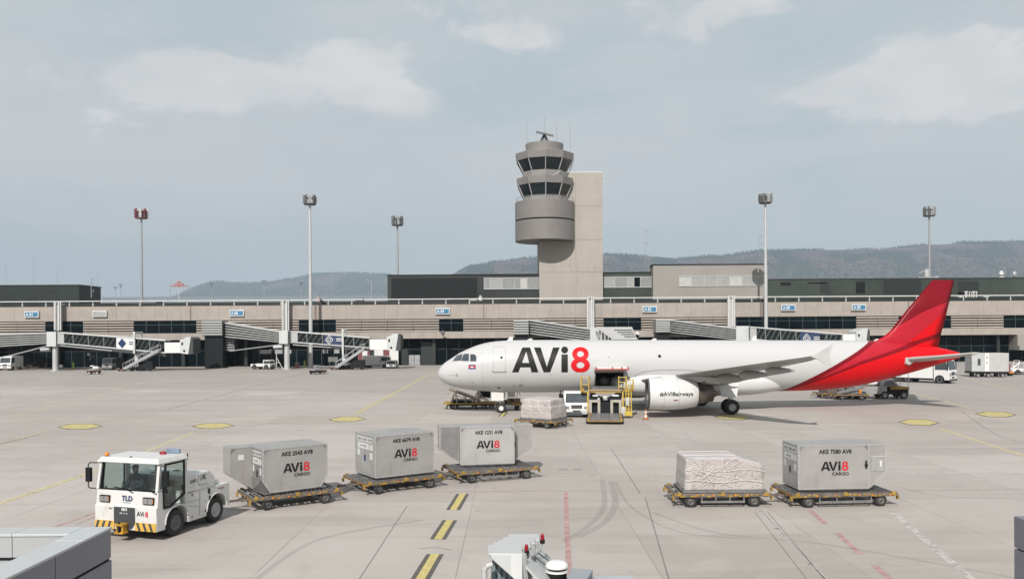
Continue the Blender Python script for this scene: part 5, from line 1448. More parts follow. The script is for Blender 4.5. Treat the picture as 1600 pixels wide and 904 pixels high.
# ================================================================== CONTAINERS
STICK = mat('white_sticker', (.70, .70, .69), .5)
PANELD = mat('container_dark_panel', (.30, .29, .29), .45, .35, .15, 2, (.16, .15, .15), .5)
NOISEB = mat('container_side', (.47, .465, .46), .42, .35, .12, 1.3, (.22, .21, .2), .5)
def uld(label, corner, ang, Lf, hgt, d, d2, el, er, code, cutf=.0, zb=.56, wing_mat=ALU, endtxt=True, slope=False, door=False):
    """corner: bottom left corner of the camera-side face"""
    s = thing('air_cargo_container', label, 'container', (corner[0], corner[1], zb), ang, 'aluminium cargo containers on dollies')
    cz, cx_ = .50, .31
    poly = [(0 + cutf, .05), (Lf - cutf, .05), (Lf, cz if cutf else .06), (Lf, hgt), (0, hgt), (0, cz if cutf else .06)]
    if not cutf: poly = [(0, .05), (Lf, .05), (Lf, hgt), (0, hgt)]
    mb = MB(); mb.prism(poly, 0, d); mb.build('body', ALU, s, .008)
    xr0, xr1 = -el, Lf + er
    q = []
    q += [(0 + (.05 if el else 0), .05)] if el else [(0, .05)]
    q += [(Lf, .05)]
    if er: q += [(xr1, .05 + min(.62, er * .9 + .1))]
    q += [(xr1, hgt - .004), (xr0, hgt - .004)]
    if el: q += [(xr0, .05 + .62)]
    mb = MB(); mb.prism(q, d + .002, d + d2); mb.build('rear_body', wing_mat, s, .008)
    mb = MB(); mb.bb(.05, Lf - .05, .03, d + d2 - .05, 0, .046); mb.build('base', STEEL, s)
    # edge rails and posts
    mb = MB(); e_ = .045; o_ = .012
    def rail2(a, c):
        mb.beam((a[0], -o_ * .5, a[1]), (c[0], -o_ * .5, c[1]), o_ * 2, e_)
    P_ = [p for p in poly]
    for a, c in zip(P_, P_[1:] + P_[:1]):
        if abs(a[0] - c[0]) < .01: mb.bb(a[0] - (e_ if a[0] > .5 else 0), a[0] + (0 if a[0] > .5 else e_), -o_, .002, min(a[1], c[1]), max(a[1], c[1]))
        elif abs(a[1] - c[1]) < .01: mb.bb(min(a[0], c[0]) + e_, max(a[0], c[0]) - e_, -o_ * 1.1, .002, a[1] - (e_ if a[1] > .5 else 0), a[1] + (0 if a[1] > .5 else e_))
        else: rail2(a, c)
    mb.bb(-o_, .002, 0, d + (d2 if not el else 0), hgt - e_, hgt + .008)
    mb.bb(-o_ - .003, .001, .0, e_, .06 if not cutf else cz, hgt - e_ - .001)
    if not el: mb.bb(-o_, .002, d + d2 - e_, d + d2, .06, hgt - e_ - .001); mb.bb(-o_, .002, e_, d + d2 - e_, .05, .10)
    else:
        mb.bb(-el, -el + e_, d - o_, d - .001, .68, hgt); mb.bb(-el + e_, -.02, d - o_, d - .001, hgt - e_, hgt + .004)
        mb.beam((-el + .02, d - .006, .66), (.03, d - .006, .08), .012, e_)
    if er:
        mb.bb(Lf + er - e_, Lf + er, d - o_, d - .001, .05 + min(.62, er * .9 + .1), hgt); mb.bb(Lf + .005, Lf + er - e_, d - o_, d - .001, hgt - e_, hgt + .004)
        mb.beam((Lf + er - .02, d - .006, .05 + min(.62, er * .9 + .1) - .02), (Lf + .05, d - .006, .08), .012, e_)
    mb.build('edge_rail', ALUE, s)
    mb = MB()
    for x in (0 + .02, Lf - .02):
        for z in [cz + .1 + i * .2 for i in range(6)]: mb.cyl((x, -o_ - .008, z), (x, -o_, z), .012, n=6)
    for x in [.2 + i * .3 for i in range(int(Lf / .3))]: mb.cyl((x, -o_ - .012, hgt - .022), (x, -o_, hgt - .022), .010, n=6)
    for z in [.3 + i * .22 for i in range(6)]:
        if not el: mb.cyl((-o_ - .012, d + d2 - .03, z), (-o_, d + d2 - .03, z), .012, n=6); mb.cyl((-o_ - .012, .03, z + .1), (-o_, .03, z + .1), .012, n=6)
        else: mb.cyl((-el + .02, d - o_ - .01, z + .35), (-el + .02, d - o_, z + .35), .012, n=6)
    mb.build('rivets', DGREY, s)
    mb = MB()
    for x, sx in ((.05, 1), (Lf - .05, -1)): mb = MB(); mb._add([(x, -.005, hgt - .06), (x + sx * .16, -.005, hgt - .06), (x + sx * .05, -.005, hgt - .2), (x, -.005, hgt - .22)], [(0, 1, 2, 3)]); mb.build('corner_gusset', PANELD, s, fix=False)
    mb = MB()
    if el: mb._add([(-el + .06, d - .006, hgt - .06), (-el + .24, d - .006, hgt - .06), (-el + .06, d - .006, hgt - .24)], [(0, 1, 2)])
    if el: mb.build('corner_gusset', PANELD, s, fix=False)
    # lettering
    c = Lf * .51
    mb = MB(); put_text(mb, code, (c - .60, -.004, hgt - .335), (1, 0, 0), (0, 0, 1), .165, 1.25, .03); mb.build('lettering', INK, s, fix=False)
    mb = MB(); put_logo(mb, (c - .53, -.004, hgt - .96), (1, 0, 0), (0, 0, 1), .335); put_text(mb, 'CARGO', (c - .10, -.004, hgt - 1.14), (1, 0, 0), (0, 0, 1), .125, .64, .025); mb.build('logo', [INK, REDINK], s, fix=False)
    # left end panel
    dd = d + (0 if el else d2)
    if dd > .6:
        mb = MB(); mb.bb(-.008, .001, .08, dd - .08, .60 if slope else .12, hgt - .07); ep = mb.build('end_panel', NOISEB if not slope else PANELD, s)
        if slope:
            mb = MB(); mb.hull8([(-.02, .05, .57), (-.02, dd - .03, .57), (.0, dd - .03, .60), (.0, .05, .60)], [(.27, .05, .06), (.05, dd - .03, .06), (.07, dd - .03, .06), (.29, .05, .06)]); mb.build('sloped_panel', PANELD, s)
        mb = MB()
        if endtxt:
            mb.bb(-.013, -.009, dd * .12, dd * .88, hgt - .32, hgt - .12); mb.bb(-.013, -.009, dd * .30, dd * .86, hgt - .62, hgt - .38); mb.bb(-.013, -.009, dd * .10, dd * .26, hgt - .62, hgt - .40)
            mb.bb(-.013, -.009, dd * .75, dd * .88, hgt - .92, hgt - .68); mb.bb(-.013, -.009, dd * .12, dd * .25, hgt - 1.0, hgt - .72)
            mb.build('label', STICK, ep)
            mb = MB(); put_text(mb, code, (-.014, dd * .86, hgt - .28), (0, -1, 0), (0, 0, 1), .12, dd * .72, .006, .003)
            put_text(mb, 'AVi8', (-.014, dd * .74, hgt - .54), (0, -1, 0), (0, 0, 1), .08, dd * .3, .0, .003)
            mb.build('lettering', INK, ep, fix=False)
            mb = MB(); mb._add([(-.014, dd * .5 + .09, hgt - .86), (-.014, dd * .5 - .09, hgt - .86), (-.014, dd * .5 - .10, hgt - 1.08), (-.014, dd * .5, hgt - 1.16), (-.014, dd * .5 + .1, hgt - 1.08)], [(0, 1, 2, 3, 4)]); mb.build('emblem', NAVY if 'AKE 66' in code else DGREY, ep, fix=False)
    if el:
        mb = MB(); mb.bb(-el * .62, -el * .36, d - .008, d - .002, hgt - .50, hgt - .30); mb.build('label', STICK, s)
    return s
def on(c, ang, along, back): return (c[0] + math.cos(ang) * along - math.sin(ang) * back, c[1] + math.sin(ang) * along + math.cos(ang) * back)
u1 = uld('silver container AKE 2543 with cut lower corners, behind the tractor', on((-9.02, 30.9), R(36), -.31, 0), R(37), 2.57, 1.70, 1.15, .75, .85, 0, 'AKE 2543 AV8', cutf=.31, slope=True)
u2 = uld('silver box container AKE 6679 in the middle of the tractor train', (-5.62, 33.85), R(34), 2.72, 1.76, .05, 1.95, 0, 0, 'AKE 6679 AV8')
u3 = uld('bright silver container AKE 1231 with side wings on the last train dolly', (-2.34, 37.0), R(10), 2.46, 1.74, .62, .95, .88, .95, 'AKE 1231 AV8', endtxt=False)
u4 = uld('silver container AKE 7580 alone on the right foreground dolly', (10.62, 30.85), R(3.2), 2.72, 1.70, .06, 1.45, 0, .66, 'AKE 7580 AV8')
mb = MB(); mb.bb(2.82, 3.30, .045, .056, .70, 1.20); mb.build('side_hatch', NOISEB, u4); mb = MB(); mb.bb(3.14, 3.22, .04, .044, .86, 1.08); mb.bb(2.80, 3.34, .045, .056, 1.22, 1.24); mb.build('side_label', STICK, u4)
mb = MB(); mb.bb(2.56, 2.62, -.03, -.013, .8, 1.1); mb.bb(2.53, 2.65, -.04, -.013, .9, .96); mb.build('latch', BLACK, u4)
mb = MB(); mb.bb(2.48, 2.56, .3, .55, .75, .95); mb.build('latch', BLACK, u3)
mb = MB(); mb.prism([(-.80, .76), (-.10, .14), (-.04, .14), (-.04, 1.68), (-.80, 1.68)], .609, .617); mb.build('wing_shade_plate', PANELD, u3)  # added dark plate paints shade onto the left wing
for c_ in u3.children:
    if c_.name.split('.')[0] == 'body': c_.data.materials[0] = mat('sunlit_aluminium', (.53, .525, .515), .42, .3, .07, .9, (.30, .28, .27), .45, bump=.22)  # lighter copy of the aluminium: sunlight on this face put into its colour

# ================================================================== WRAPPED PALLETS
def wrap_mat():
    m = bpy.data.materials.new('plastic_wrap'); m.use_nodes = True
    t = m.node_tree; t.nodes.clear(); N = NT(t)
    o = N.n('ShaderNodeOutputMaterial'); p = N.n('ShaderNodeBsdfPrincipled'); N.l(p.outputs[0], o.inputs[0])
    co = N.n('ShaderNodeTexCoord').outputs['Object']
    sp = N.n('ShaderNodeSeparateXYZ'); N.l(co, sp.inputs[0])
    # cartons faintly seen through the film
    br = N.n('ShaderNodeTexBrick', offset=.5); cv = N.n('ShaderNodeCombineXYZ'); N.l(N.m('ADD', sp.outputs[0], sp.outputs[1]), cv.inputs[0]); N.l(sp.outputs[2], cv.inputs[1]); N.l(cv.outputs[0], br.inputs[0])
    br.inputs['Scale'].default_value = 1; br.inputs['Brick Width'].default_value = .8; br.inputs['Row Height'].default_value = .62; br.inputs['Mortar Size'].default_value = .02
    br.inputs['Color1'].default_value = (.27, .225, .21, 1); br.inputs['Color2'].default_value = (.33, .295, .28, 1); br.inputs['Mortar'].default_value = (.19, .155, .145, 1)
    r1 = N.noise(N.mapping(co, (1, 1, 1)), 2.3, 6, .65, 1.6)
    ridge = N.m('SUBTRACT', 1.0, N.m('MULTIPLY', N.m('ABSOLUTE', N.m('SUBTRACT', r1, .5)), 9.0), clamp=True)
    r2 = N.noise(N.mapping(co, (1.6, 1.6, .6), loc=(4, 2, 1)), 1.6, 4, .6, 2.2)
    ridge2 = N.m('SUBTRACT', 1.0, N.m('MULTIPLY', N.m('ABSOLUTE', N.m('SUBTRACT', r2, .5)), 13.0), clamp=True)
    rr = N.m('MAXIMUM', ridge, ridge2)
    film = N.m('ADD', .12, N.m('MULTIPLY', rr, .6), clamp=True)
    top = N.ramp(sp.outputs[2], 1.18, 1.26)
    film = N.m('MAXIMUM', film, N.m('MULTIPLY', top, .85))
    N.l(N.mix(film, br.outputs[0], (.47, .445, .44)), p.inputs['Base Color'])
    p.inputs['Roughness'].default_value = .33
    bn = N.n('ShaderNodeBump'); bn.inputs['Strength'].default_value = .45; bn.inputs['Distance'].default_value = .03
    N.l(N.m('ADD', rr, N.m('MULTIPLY', N.noise(co, 9, 4), .4)), bn.inputs['Height']); N.l(bn.outputs[0], p.inputs['Normal'])
    return m
WRAP = wrap_mat()
STRAP = mat('white_strap', (.80, .77, .75), .5)
def pallet(label, loc, ang, L, Wd, hgt, zb, seed, chamfer=.0, lobes=True):
    s = thing('wrapped_pallet', label, 'pallet', (loc[0], loc[1], zb), ang)
    mb = MB(); mb.bb(-L / 2 - .08, L / 2 + .08, -Wd / 2 - .06, Wd / 2 + .06, 0, .07); mb.build('pallet_board', STEEL, s)
    bm = bmesh.new(); bmesh.ops.create_cube(bm, size=1); bmesh.ops.subdivide_edges(bm, edges=bm.edges, cuts=19, use_grid_fill=True)
    for v in bm.verts:
        x, y, z = v.co.x * L, v.co.y * Wd, (v.co.z + .5) * hgt
        k = 1 - .035 * (z / hgt) + (.05 if lobes and z < hgt * .62 else 0)
        x *= k; y *= k
        if chamfer and x > L / 2 - .95: z = min(z, hgt - (x - (L / 2 - .95)) * chamfer)
        n = mn.noise(Vector((x * 1.5 + seed, y * 1.5, z * 1.5))) * .03 + mn.noise(Vector((x * 4 + seed, y * 4, z * 4))) * .018
        nv = Vector((v.co.x * 2 * (abs(v.co.x) > .45), v.co.y * 2 * (abs(v.co.y) > .45), .7 * (v.co.z > .45)))
        v.co = Vector((x, y, z + .075)) + nv * n
        if z > hgt * .97: v.co.z -= .05 * (abs(v.co.x / L * 2) ** 6 + abs(v.co.y / Wd * 2) ** 6)
    me = bpy.data.meshes.new('load'); bm.to_mesh(me); bm.free(); me.materials.append(WRAP)
    for p in me.polygons: p.use_smooth = True
    o = bpy.data.objects.new('load', me); COL.objects.link(o); o.parent = s
    rnd = random.Random(seed); mb = MB(); yf = -Wd / 2 - .045 - (.05 if lobes else 0)
    for i in range(10):
        x0, x1 = rnd.uniform(-L / 2 * .95, L / 2 * .95), rnd.uniform(-L / 2 * .95, L / 2 * .95)
        x1 = x0 + max(-1.5, min(1.5, x1 - x0))
        z0, z1 = rnd.choice((hgt * .95, hgt * .9, hgt * .6)), rnd.choice((.12, .15, hgt * .35))
        if chamfer: z0 = min(z0, hgt - max(0, (x0 - (L / 2 - .95)) * chamfer) - .03)
        pts = [Vector((x0 + (x1 - x0) * t, yf + .0175 * Wd * (z0 + (z1 - z0) * t) / hgt + (.05 if lobes and (z0 + (z1 - z0) * t) > hgt * .62 else 0), z0 + (z1 - z0) * t + .07 * math.sin(t * 3.1) * rnd.uniform(-1, 1) + .06)) for t in (0, .25, .5, .75, 1)]
        mb.tube(pts, rnd.uniform(.006, .012), 4)
    for z in (hgt * .30, hgt * .62): mb.tube([Vector((-L / 2 + L * t / 8, yf - .005 + (.035 if z > hgt * .6 else 0), z + .05 * math.sin(t * 1.3) + .05)) for t in range(9)], .009, 4)
    for y in (-Wd * .3, Wd * .3): mb.tube([(-L / 2 + .02, y, hgt + .10), (0, y + .1, hgt + .11), (L / 2 - 1.0, y, hgt + .10)], .012, 4)
    mb.build('strap', STRAP, s)
    return s
pallet('large pallet in pinkish plastic wrap and straps on the right foreground dolly', on((6.34, 30.72), 0, 1.53, .90), 0, 2.98, 1.62, 1.22, .54, 11, .30, False)
D6 = Vector((2.15, 57.4, 0)); a6 = R(-34)
dolly('yellow dolly under the wrapped pallet below the aircraft lettering', D6, a6, 3.2, 2.5, True, False, seed=8)
pallet('pallet in white plastic wrap on a dolly beneath the aircraft forward fuselage', D6, a6, 2.35, 2.05, 1.34, .54, 23)

# ================================================================== TRACTOR
TA = math.atan2(.954, .30); TL = Vector((-11.2 - .954 * 1.2, 26.0 + .30 * 1.2, 0))
tr = thing('baggage_tractor', 'white tow tractor with black and yellow striped bumper and a driver in the cab', 'tractor', TL, TA)
TWH = mat('tractor_white', (.72, .715, .70), .36, 0, .04, 1.6, (.34, .30, .25), .45)
W2 = 1.2
def arc(cx_, cz_, r, a0, a1, n=10): return [(cx_ + r * math.cos(R(a0 + (a1 - a0) * i / n)), cz_ + r * math.sin(R(a0 + (a1 - a0) * i / n))) for i in range(n + 1)]
FWX, RWX, WR = .95, 2.98, .43
low = [(.02, .33), (0, 1.08)] + [(.06, 1.11), (.10, 1.56), (.30, 1.56), (.36, .98), (1.44, .98), (1.44, .40)] + [(FWX + .53, .40)]
# lower shell as a profile; wheel arches cut in
shell = [(.02, .33), (0, 1.08), (.06, 1.11), (.10, 1.56), (.30, 1.56), (.34, .98), (1.42, .98), (1.42, 1.28), (3.6, 1.28), (3.68, 1.2), (3.70, .48)] + [(RWX + .53, .48)] + arc(RWX, .48, .53, 0, 180)[1:] + [(RWX - .56, .33), (FWX + .56, .33)] + arc(FWX, .48, .53, 0, 180) + [(FWX - .53, .33)]
mb = MB(); mb.prism(shell, -W2, W2); body = mb.build('body', TWH, tr, .02)
mb = MB(); mb.bb(.1, 3.6, -W2 + .35, W2 - .35, .30, .95); mb.build('chassis', BLACK, tr)
# engine cover at the back with its slopes
mb = MB(); mb.prism([(1.44, 1.285), (2.92, 1.285), (2.92, 1.60), (2.62, 1.86), (1.44, 1.84)], -W2 + .03, W2 - .03); mb.build('engine_cover', TWH, tr, .025)
mb = MB(); mb.prism([(2.93, 1.285), (3.45, 1.285), (3.40, 1.42), (2.93, 1.50)], -W2 + .25, W2 - .25); mb.build('rear_hood', TWH, tr, .02)
mb = MB(); mb.bb(1.7, 1.95, .2, .5, 1.86, 1.875); mb.bb(2.2, 2.4, -.2, .0, 1.865, 1.88); mb.build('filler_cap', BLACK, tr)
# cab
mb = MB()
mb.beam((.12, -W2 + .05, 1.57), (.26, -W2 + .07, 2.47), .09, .10); mb.beam((.12, W2 - .05, 1.57), (.26, W2 - .07, 2.47), .09, .10)
for y in (-W2 + .05, W2 - .05): mb.bb(1.36, 1.46, y - .05, y + .05, .99, 2.47)
mb.bb(1.37, 1.45, -W2 + .1, W2 - .1, 1.83, 1.88); mb.bb(1.37, 1.45, -.03, .03, 1.88, 2.47)
mb.bb(.1, .28, -W2 + .01, -W2 + .09, .99, 1.56); mb.bb(.1, .28, W2 - .09, W2 - .01, .99, 1.56)
mb.build('cab_frame', TWH, tr)
mb = MB(); mb.hull8([(.12, -W2 + .0, 2.47), (1.52, -W2 + .0, 2.47), (1.52, W2, 2.47), (.12, W2, 2.47)], [(.20, -W2 + .08, 2.60), (1.46, -W2 + .08, 2.60), (1.46, W2 - .08, 2.60), (.20, W2 - .08, 2.60)])
mb.bb(.10, 1.54, -W2 - .02, W2 + .02, 2.44, 2.475); mb.build('cab_roof', TWH, tr, .015)
CG = glass_mat('cab_glass_thin', (.84, .89, .88), .02)
mb = MB(); mb.hull8([(.135, -W2 + .12, 1.60), (.145, -W2 + .12, 1.60), (.145, W2 - .12, 1.60), (.135, W2 - .12, 1.60)], [(.265, -W2 + .14, 2.43), (.275, -W2 + .14, 2.43), (.275, W2 - .14, 2.43), (.265, W2 - .14, 2.43)])
ws = mb.build('windscreen', CG, tr)
mb = MB()
for (p, q) in (((.118, -W2 + .11, 1.585), (.118, W2 - .11, 1.585)), ((.248, -W2 + .11, 2.435), (.248, W2 - .11, 2.435))): mb.beam(p, q, .02, .045)
for y in (-W2 + .125, W2 - .125): mb.beam((.115, y, 1.58), (.25, y, 2.44), .05, .02)
mb.build('seal', BLACK, ws)
mb = MB()
for y0, a_ in ((.30, .55), (-.55, .60)): mb.beam((.09, y0 - a_, 1.50), (.10, y0 - a_ + .25, 1.60), .02, .03); mb.beam((.10, y0 - a_ + .25, 1.60), (.115, y0 + .25, 1.66), .015, .03)
mb.build('wiper', BLACK, ws)
mb = MB(); mb.bb(1.40, 1.41, -W2 + .1, -.035, 1.885, 2.44); mb.build('rear_window', CG, tr); mb = MB(); mb.bb(1.40, 1.41, .035, W2 - .1, 1.885, 2.44); mb.build('rear_window', CG, tr)
# doors (glazed) on both sides
for sy in (-1, 1):
    y = sy * (W2 + .004)
    dpoly = [(.30, 1.02), (.62, 1.0), (.92, 1.12), (1.33, 1.30), (1.33, 2.42), (.40, 2.42), (.30, 1.55)]
    inn = [(.36, 1.08), (.61, 1.06), (.90, 1.18), (1.27, 1.35), (1.27, 2.36), (.46, 2.36), (.36, 1.55)]
    mb = MB(); n = len(dpoly)
    for i in range(n):
        a, c, d_, e_ = dpoly[i], dpoly[(i + 1) % n], inn[(i + 1) % n], inn[i]
        mb.hull8([(a[0], y - .02, a[1]), (c[0], y - .02, c[1]), (d_[0], y - .02, d_[1]), (e_[0], y - .02, e_[1])], [(a[0], y + .02, a[1]), (c[0], y + .02, c[1]), (d_[0], y + .02, d_[1]), (e_[0], y + .02, e_[1])])
    mb.bb(.36, .39, y - .021, y + .019, 1.55, 1.72)
    dr_ = mb.build('door', BLACK, tr)
    mb = MB(); mb.prism(inn, y - .004, y + .004); mb.build('pane', CG, dr_)
    mb = MB(); mb.bb(.42, .47, y - .05, y - .02, 1.50, 1.60); mb.build('hinge', BLACK, dr_); mb = MB(); mb.bb(1.18, 1.25, y - .05, y - .021, 1.45, 1.62); mb.build('handle', BLACK, dr_)
# white door sill strip down to the arch
# cab interior
INT = mat('cab_interior', (.06, .07, .07), .7)
mb = MB(); mb.bb(.31, .60, -W2 + .1, W2 - .1, 1.0, 1.52); mb.build('dashboard', INT, tr, .03)
mb = MB(); mb.bb(.9, 1.34, .20, .70, 1.0, 1.30); mb.bb(1.22, 1.34, .22, .68, 1.30, 1.85); mb.build('seat', INT, tr, .04); mb = MB(); mb.bb(.9, 1.34, -.80, -.35, 1.0, 1.30); mb.bb(1.22, 1.34, -.78, -.37, 1.3, 1.75); mb.build('seat', INT, tr, .04)
mb = MB()
for i in range(16): a, c = i * R(22.5), (i + 1) * R(22.5); mb.cyl((.70 + .07 * math.sin(a),   .45 + .2 * math.cos(a), 1.62 + .19 * math.sin(a)), (.70 + .07 * math.sin(c),   .45 + .2 * math.cos(c), 1.62 + .19 * math.sin(c)), .015, n=6)
mb.cyl((.58, .45, 1.5), (.70, .45, 1.62), .025, n=6); mb.beam((.70, .27, 1.62), (.70, .63, 1.62), .02); mb.build('steering_wheel', BLACK, tr)
# mirrors
for sy, yy in ((-1, -W2 - .02), (1, W2 + .02)):
    fx = .16
    mb = MB(); yo = yy + sy * .28 if sy > 0 else yy + sy * .02
    if sy > 0: mb.tube([(fx, yy, 2.40), (fx - .04, yo, 2.40), (fx - .06, yo + .05, 2.32), (fx - .06, yo + .05, 1.62), (fx - .03, yo, 1.57), (fx, yy, 1.57)], .018)
    else: mb.tube([(.28, yy, 2.38), (.24, yy - .16, 2.38), (.22, yy - .18, 2.3), (.22, yy - .18, 1.60), (.26, yy, 1.55)], .018)
    ma = mb.build('mirror', BLACK, tr)
    mb = MB()
    if sy > 0: mb.bb(fx - .10, fx + .01, yo - .06, yo + .14, 1.78, 2.24)
    else: mb.bb(.13, .24, yy - .30, yy - .08, 1.74, 2.24)
    mb.build('mirror_head', BLACK, ma, .02)
# lights and lettering on the front
def fy(t): return W2 - 2 * W2 * t
CHR = mat('lamp_reflector', (.65, .65, .66), .12, .8)
for t0, t1 in ((.07, .235), (.775, .95)):
    mb = MB(); mb.bb(.015, .09, fy(t1), fy(t0), 1.17, 1.40); hl = mb.build('headlight', BLACK, tr, .02)
    mb = MB(); mb.bb(.006, .012, fy(t1) + .035, (fy(t0) + fy(t1)) / 2 - .008, 1.20, 1.37); mb.bb(.006, .012, (fy(t0) + fy(t1)) / 2 + .008, fy(t0) - .035, 1.20, 1.37); mb.build('lens', CHR, hl)
    mb = MB(); ty_ = fy(t1) + .0; mb.bb(.005, .011, ty_ + .008, ty_ + .026, 1.22, 1.36); mb.build('indicator', ORANGE, hl)
mb = MB(); put_text(mb, 'TLD', (.055, fy(.425), 1.25), (0, -1, 0), (.09, 0, 1), .165, .42, .03, .01); mb.bb(.05, .062, fy(.57), fy(.45), 1.19, 1.20); mb.build('lettering', NAVY, tr, fix=False)
panel_poly = [(fy(.33), 1.06), (fy(.66), 1.06), (fy(.66), .60), (fy(.62), .44), (fy(.56), .36), (fy(.43), .36), (fy(.37), .44), (fy(.33), .60)]
mb = MB(); mb.prism(panel_poly, -.035, -.002, 'x'); pnl = mb.build('front_panel', mat('charcoal', (.055, .058, .065), .5), tr)
mb = MB(); put_text(mb, '80', (-.036, fy(.455), .95), (0, -1, 0), (0, 0, 1), .09, .22, .02, .003); put_text(mb, 'M C R', (-.036, fy(.43), .85), (0, -1, 0), (0, 0, 1), .045, .30, .01, .003); mb.build('lettering', PLAIN, pnl, fix=False)
mb = MB(); mb.bb(-.24, -.036, fy(.555), fy(.44), .30, .52); mb.bb(-.30, -.04, fy(.57), fy(.425), .52, .58); mb.bb(-.30, -.04, fy(.57), fy(.425), .27, .31); hk = mb.build('tow_hitch', mat('hitch_yellow', (.55, .30, .03), .5, .1, .2, 8, (.2, .1, .04), .7), tr, .01)
mb = MB(); mb.cyl((-.26, fy(.5), .25), (-.26, fy(.5), .64), .03, n=8); mb.bb(-.245, -.235, fy(.53), fy(.465), .34, .48); mb.build('hitch_pin', BLACK, hk)
mb = MB(); put_text(mb, 'AVi', (.0, fy(.69), .80), (0, -1, 0), (0, 0, 1), .155, .28, .02, .004); put_text(mb, 'vgo', (.0, fy(.23), .96), (0, -1, 0), (0, 0, 1), .06, .16, .012, .004); mb.k = 1; put_text(mb, '8', (.0, fy(.825), .78), (0, -1, 0), (0, 0, 1), .18, .11, .03, .004); mb.build('lettering', [INK, REDINK], tr, fix=False)
# hazard bar: yellow with slanting dark stripes
mb = MB(); mb.bb(-.014, .006, fy(.325), fy(.005), .34, .60); mb.build('hazard_bar', mat('hazard_yellow', (.68, .42, .07), .5, 0, .15, 3, (.5, .42, .3), .5), tr); mb = MB(); mb.bb(-.014, .006, fy(.995), fy(.665), .34, .60); bar = mb.build('hazard_bar', mat('hazard_yellow', (.68, .42, .07), .5, 0, .15, 3, (.5, .42, .3), .5), tr)
mb = MB()
for t in [.03 + i * .098 for i in range(3)]: y_ = fy(t); mb._add([(-.018, y_ - .05, .345), (-.018, y_ + .045, .345), (-.018, y_ - .05, .595), (-.018, y_ - .145, .595)], [(0, 1, 2, 3)])
for t in [.70 + i * .098 for i in range(3)]: y_ = fy(t); mb._add([(-.018, y_ - .145, .345), (-.018, y_ - .05, .345), (-.018, y_ + .045, .595), (-.018, y_ - .05, .595)], [(0, 1, 2, 3)])
mb.build('stripe', mat('stripe_dark', (.06, .06, .065), .5, 0, .2, 5, (.3, .25, .18), .3), bar, fix=False)
# side details
ys = -W2 - .004
mb = MB(); put_text(mb, 'AWF1', (1.62, -W2 + .03, 1.56), (1, 0, 0), (0, 0, 1), .13, .34, .008, .008); put_text(mb, 'LFBC', (2.16, -W2 + .03, 1.60), (1, 0, 0), (0, 0, 1), .17, .30, .012, .008); mb.build('lettering', INK, tr, fix=False)
mb = MB(); put_text(mb, 'ground', (3.02, ys, 1.10), (1, 0, 0), (0, 0, 1), .10, .34, .02, .004); mb.bb(1.66, 1.72, ys - .006, ys, 1.16, 1.24); mb.bb(1.66, 1.70, ys - .006, ys, .44, .50); mb.build('marking', mat('dull_red', (.30, .04, .06), .5), tr, fix=False)
mb = MB(); mb.bb(2.50, 2.60, ys - .012, ys, 1.08, 1.26); mb.bb(2.55, 2.63, ys - .012, ys, .74, 1.0); mb.bb(2.34, 2.38, ys - .01, ys, .5, .56); mb.bb(2.30, 2.34, ys - .01, ys, .86, .88); mb.build('side_vent', BLACK, tr)
mb = MB(); mb.bb(2.05, 2.065, ys - .003, ys, .42, 1.27); mb.bb(1.46, 2.9, ys - .003, ys, 1.27, 1.285); mb.bb(1.46, 2.05, ys - .003, ys, .98, .99); mb.bb(2.02, 2.5, -W2 + .015, -W2 + .03, 1.45, 1.465); mb.bb(2.02, 2.035, -W2 + .015, -W2 + .03, 1.465, 1.84); mb.build('panel_gap', mat('gap_grey', (.22, .22, .22), .6), tr)
mb = MB(); mb.bb(.08, .42, -W2 + .06, -W2 + .2, .335, .42); mb.build('step', STEEL, tr)
mb = MB()
for cxw in (FWX, RWX):
    pts = arc(cxw, .48, .545, 0, 180, 14)
    for p, q in zip(pts[:-1], pts[1:]): mb.beam((p[0], -W2 - .012, p[1]), (q[0], -W2 - .012, q[1]), .03, .035)
mb.build('wheel_arch', TWH, tr)
for xw in (FWX, RWX):
    for sy in (-1, 1): wheel(tr, (xw, sy * (W2 - .17), WR), WR, .30, 'y', mat('dark_rim', (.16, .16, .155), .5, .4, .2, 6) if xw < 2 else GREY)
# roof lamps
mb = MB(); mb.cyl((.30, W2 - .22, 2.56), (.30, W2 - .22, 2.60), .07, n=12); mb.ball((.30, W2 - .22, 2.66), .075, 12, 8); mb.build('beacon', ORANGE, tr)
mb = MB(); mb.ball((1.15, -.50, 2.63), .10, 12, 6, (1, 1.3, .7)); mb.build('beacon', REDL, tr)
mb = MB(); mb.bb(1.32, 1.40, -1.0, -.48, 2.62, 2.76); mb.bb(1.34, 1.38, -.95, -.9, 2.56, 2.62); mb.bb(1.34, 1.38, -.58, -.53, 2.56, 2.62); mb.build('light_bar', mat('blue_grey_lamp', (.22, .30, .40), .3), tr, .01)
mb = MB(); mb.cyl((1.50, -W2 + .02, 2.40), (1.50, -W2 + .02, 2.60), .02, n=6); mb.bb(.25, .29, -.02, .02, 2.59, 2.64); mb.bb(.22, .26, -W2 + .3, -W2 + .4, 2.57, 2.60); mb.build('aerial', BLACK, tr)
mb = MB(); mb.bb(3.70, 3.95, -.06, .06, .36, .44); mb.build('rear_hitch', BLACK, tr)

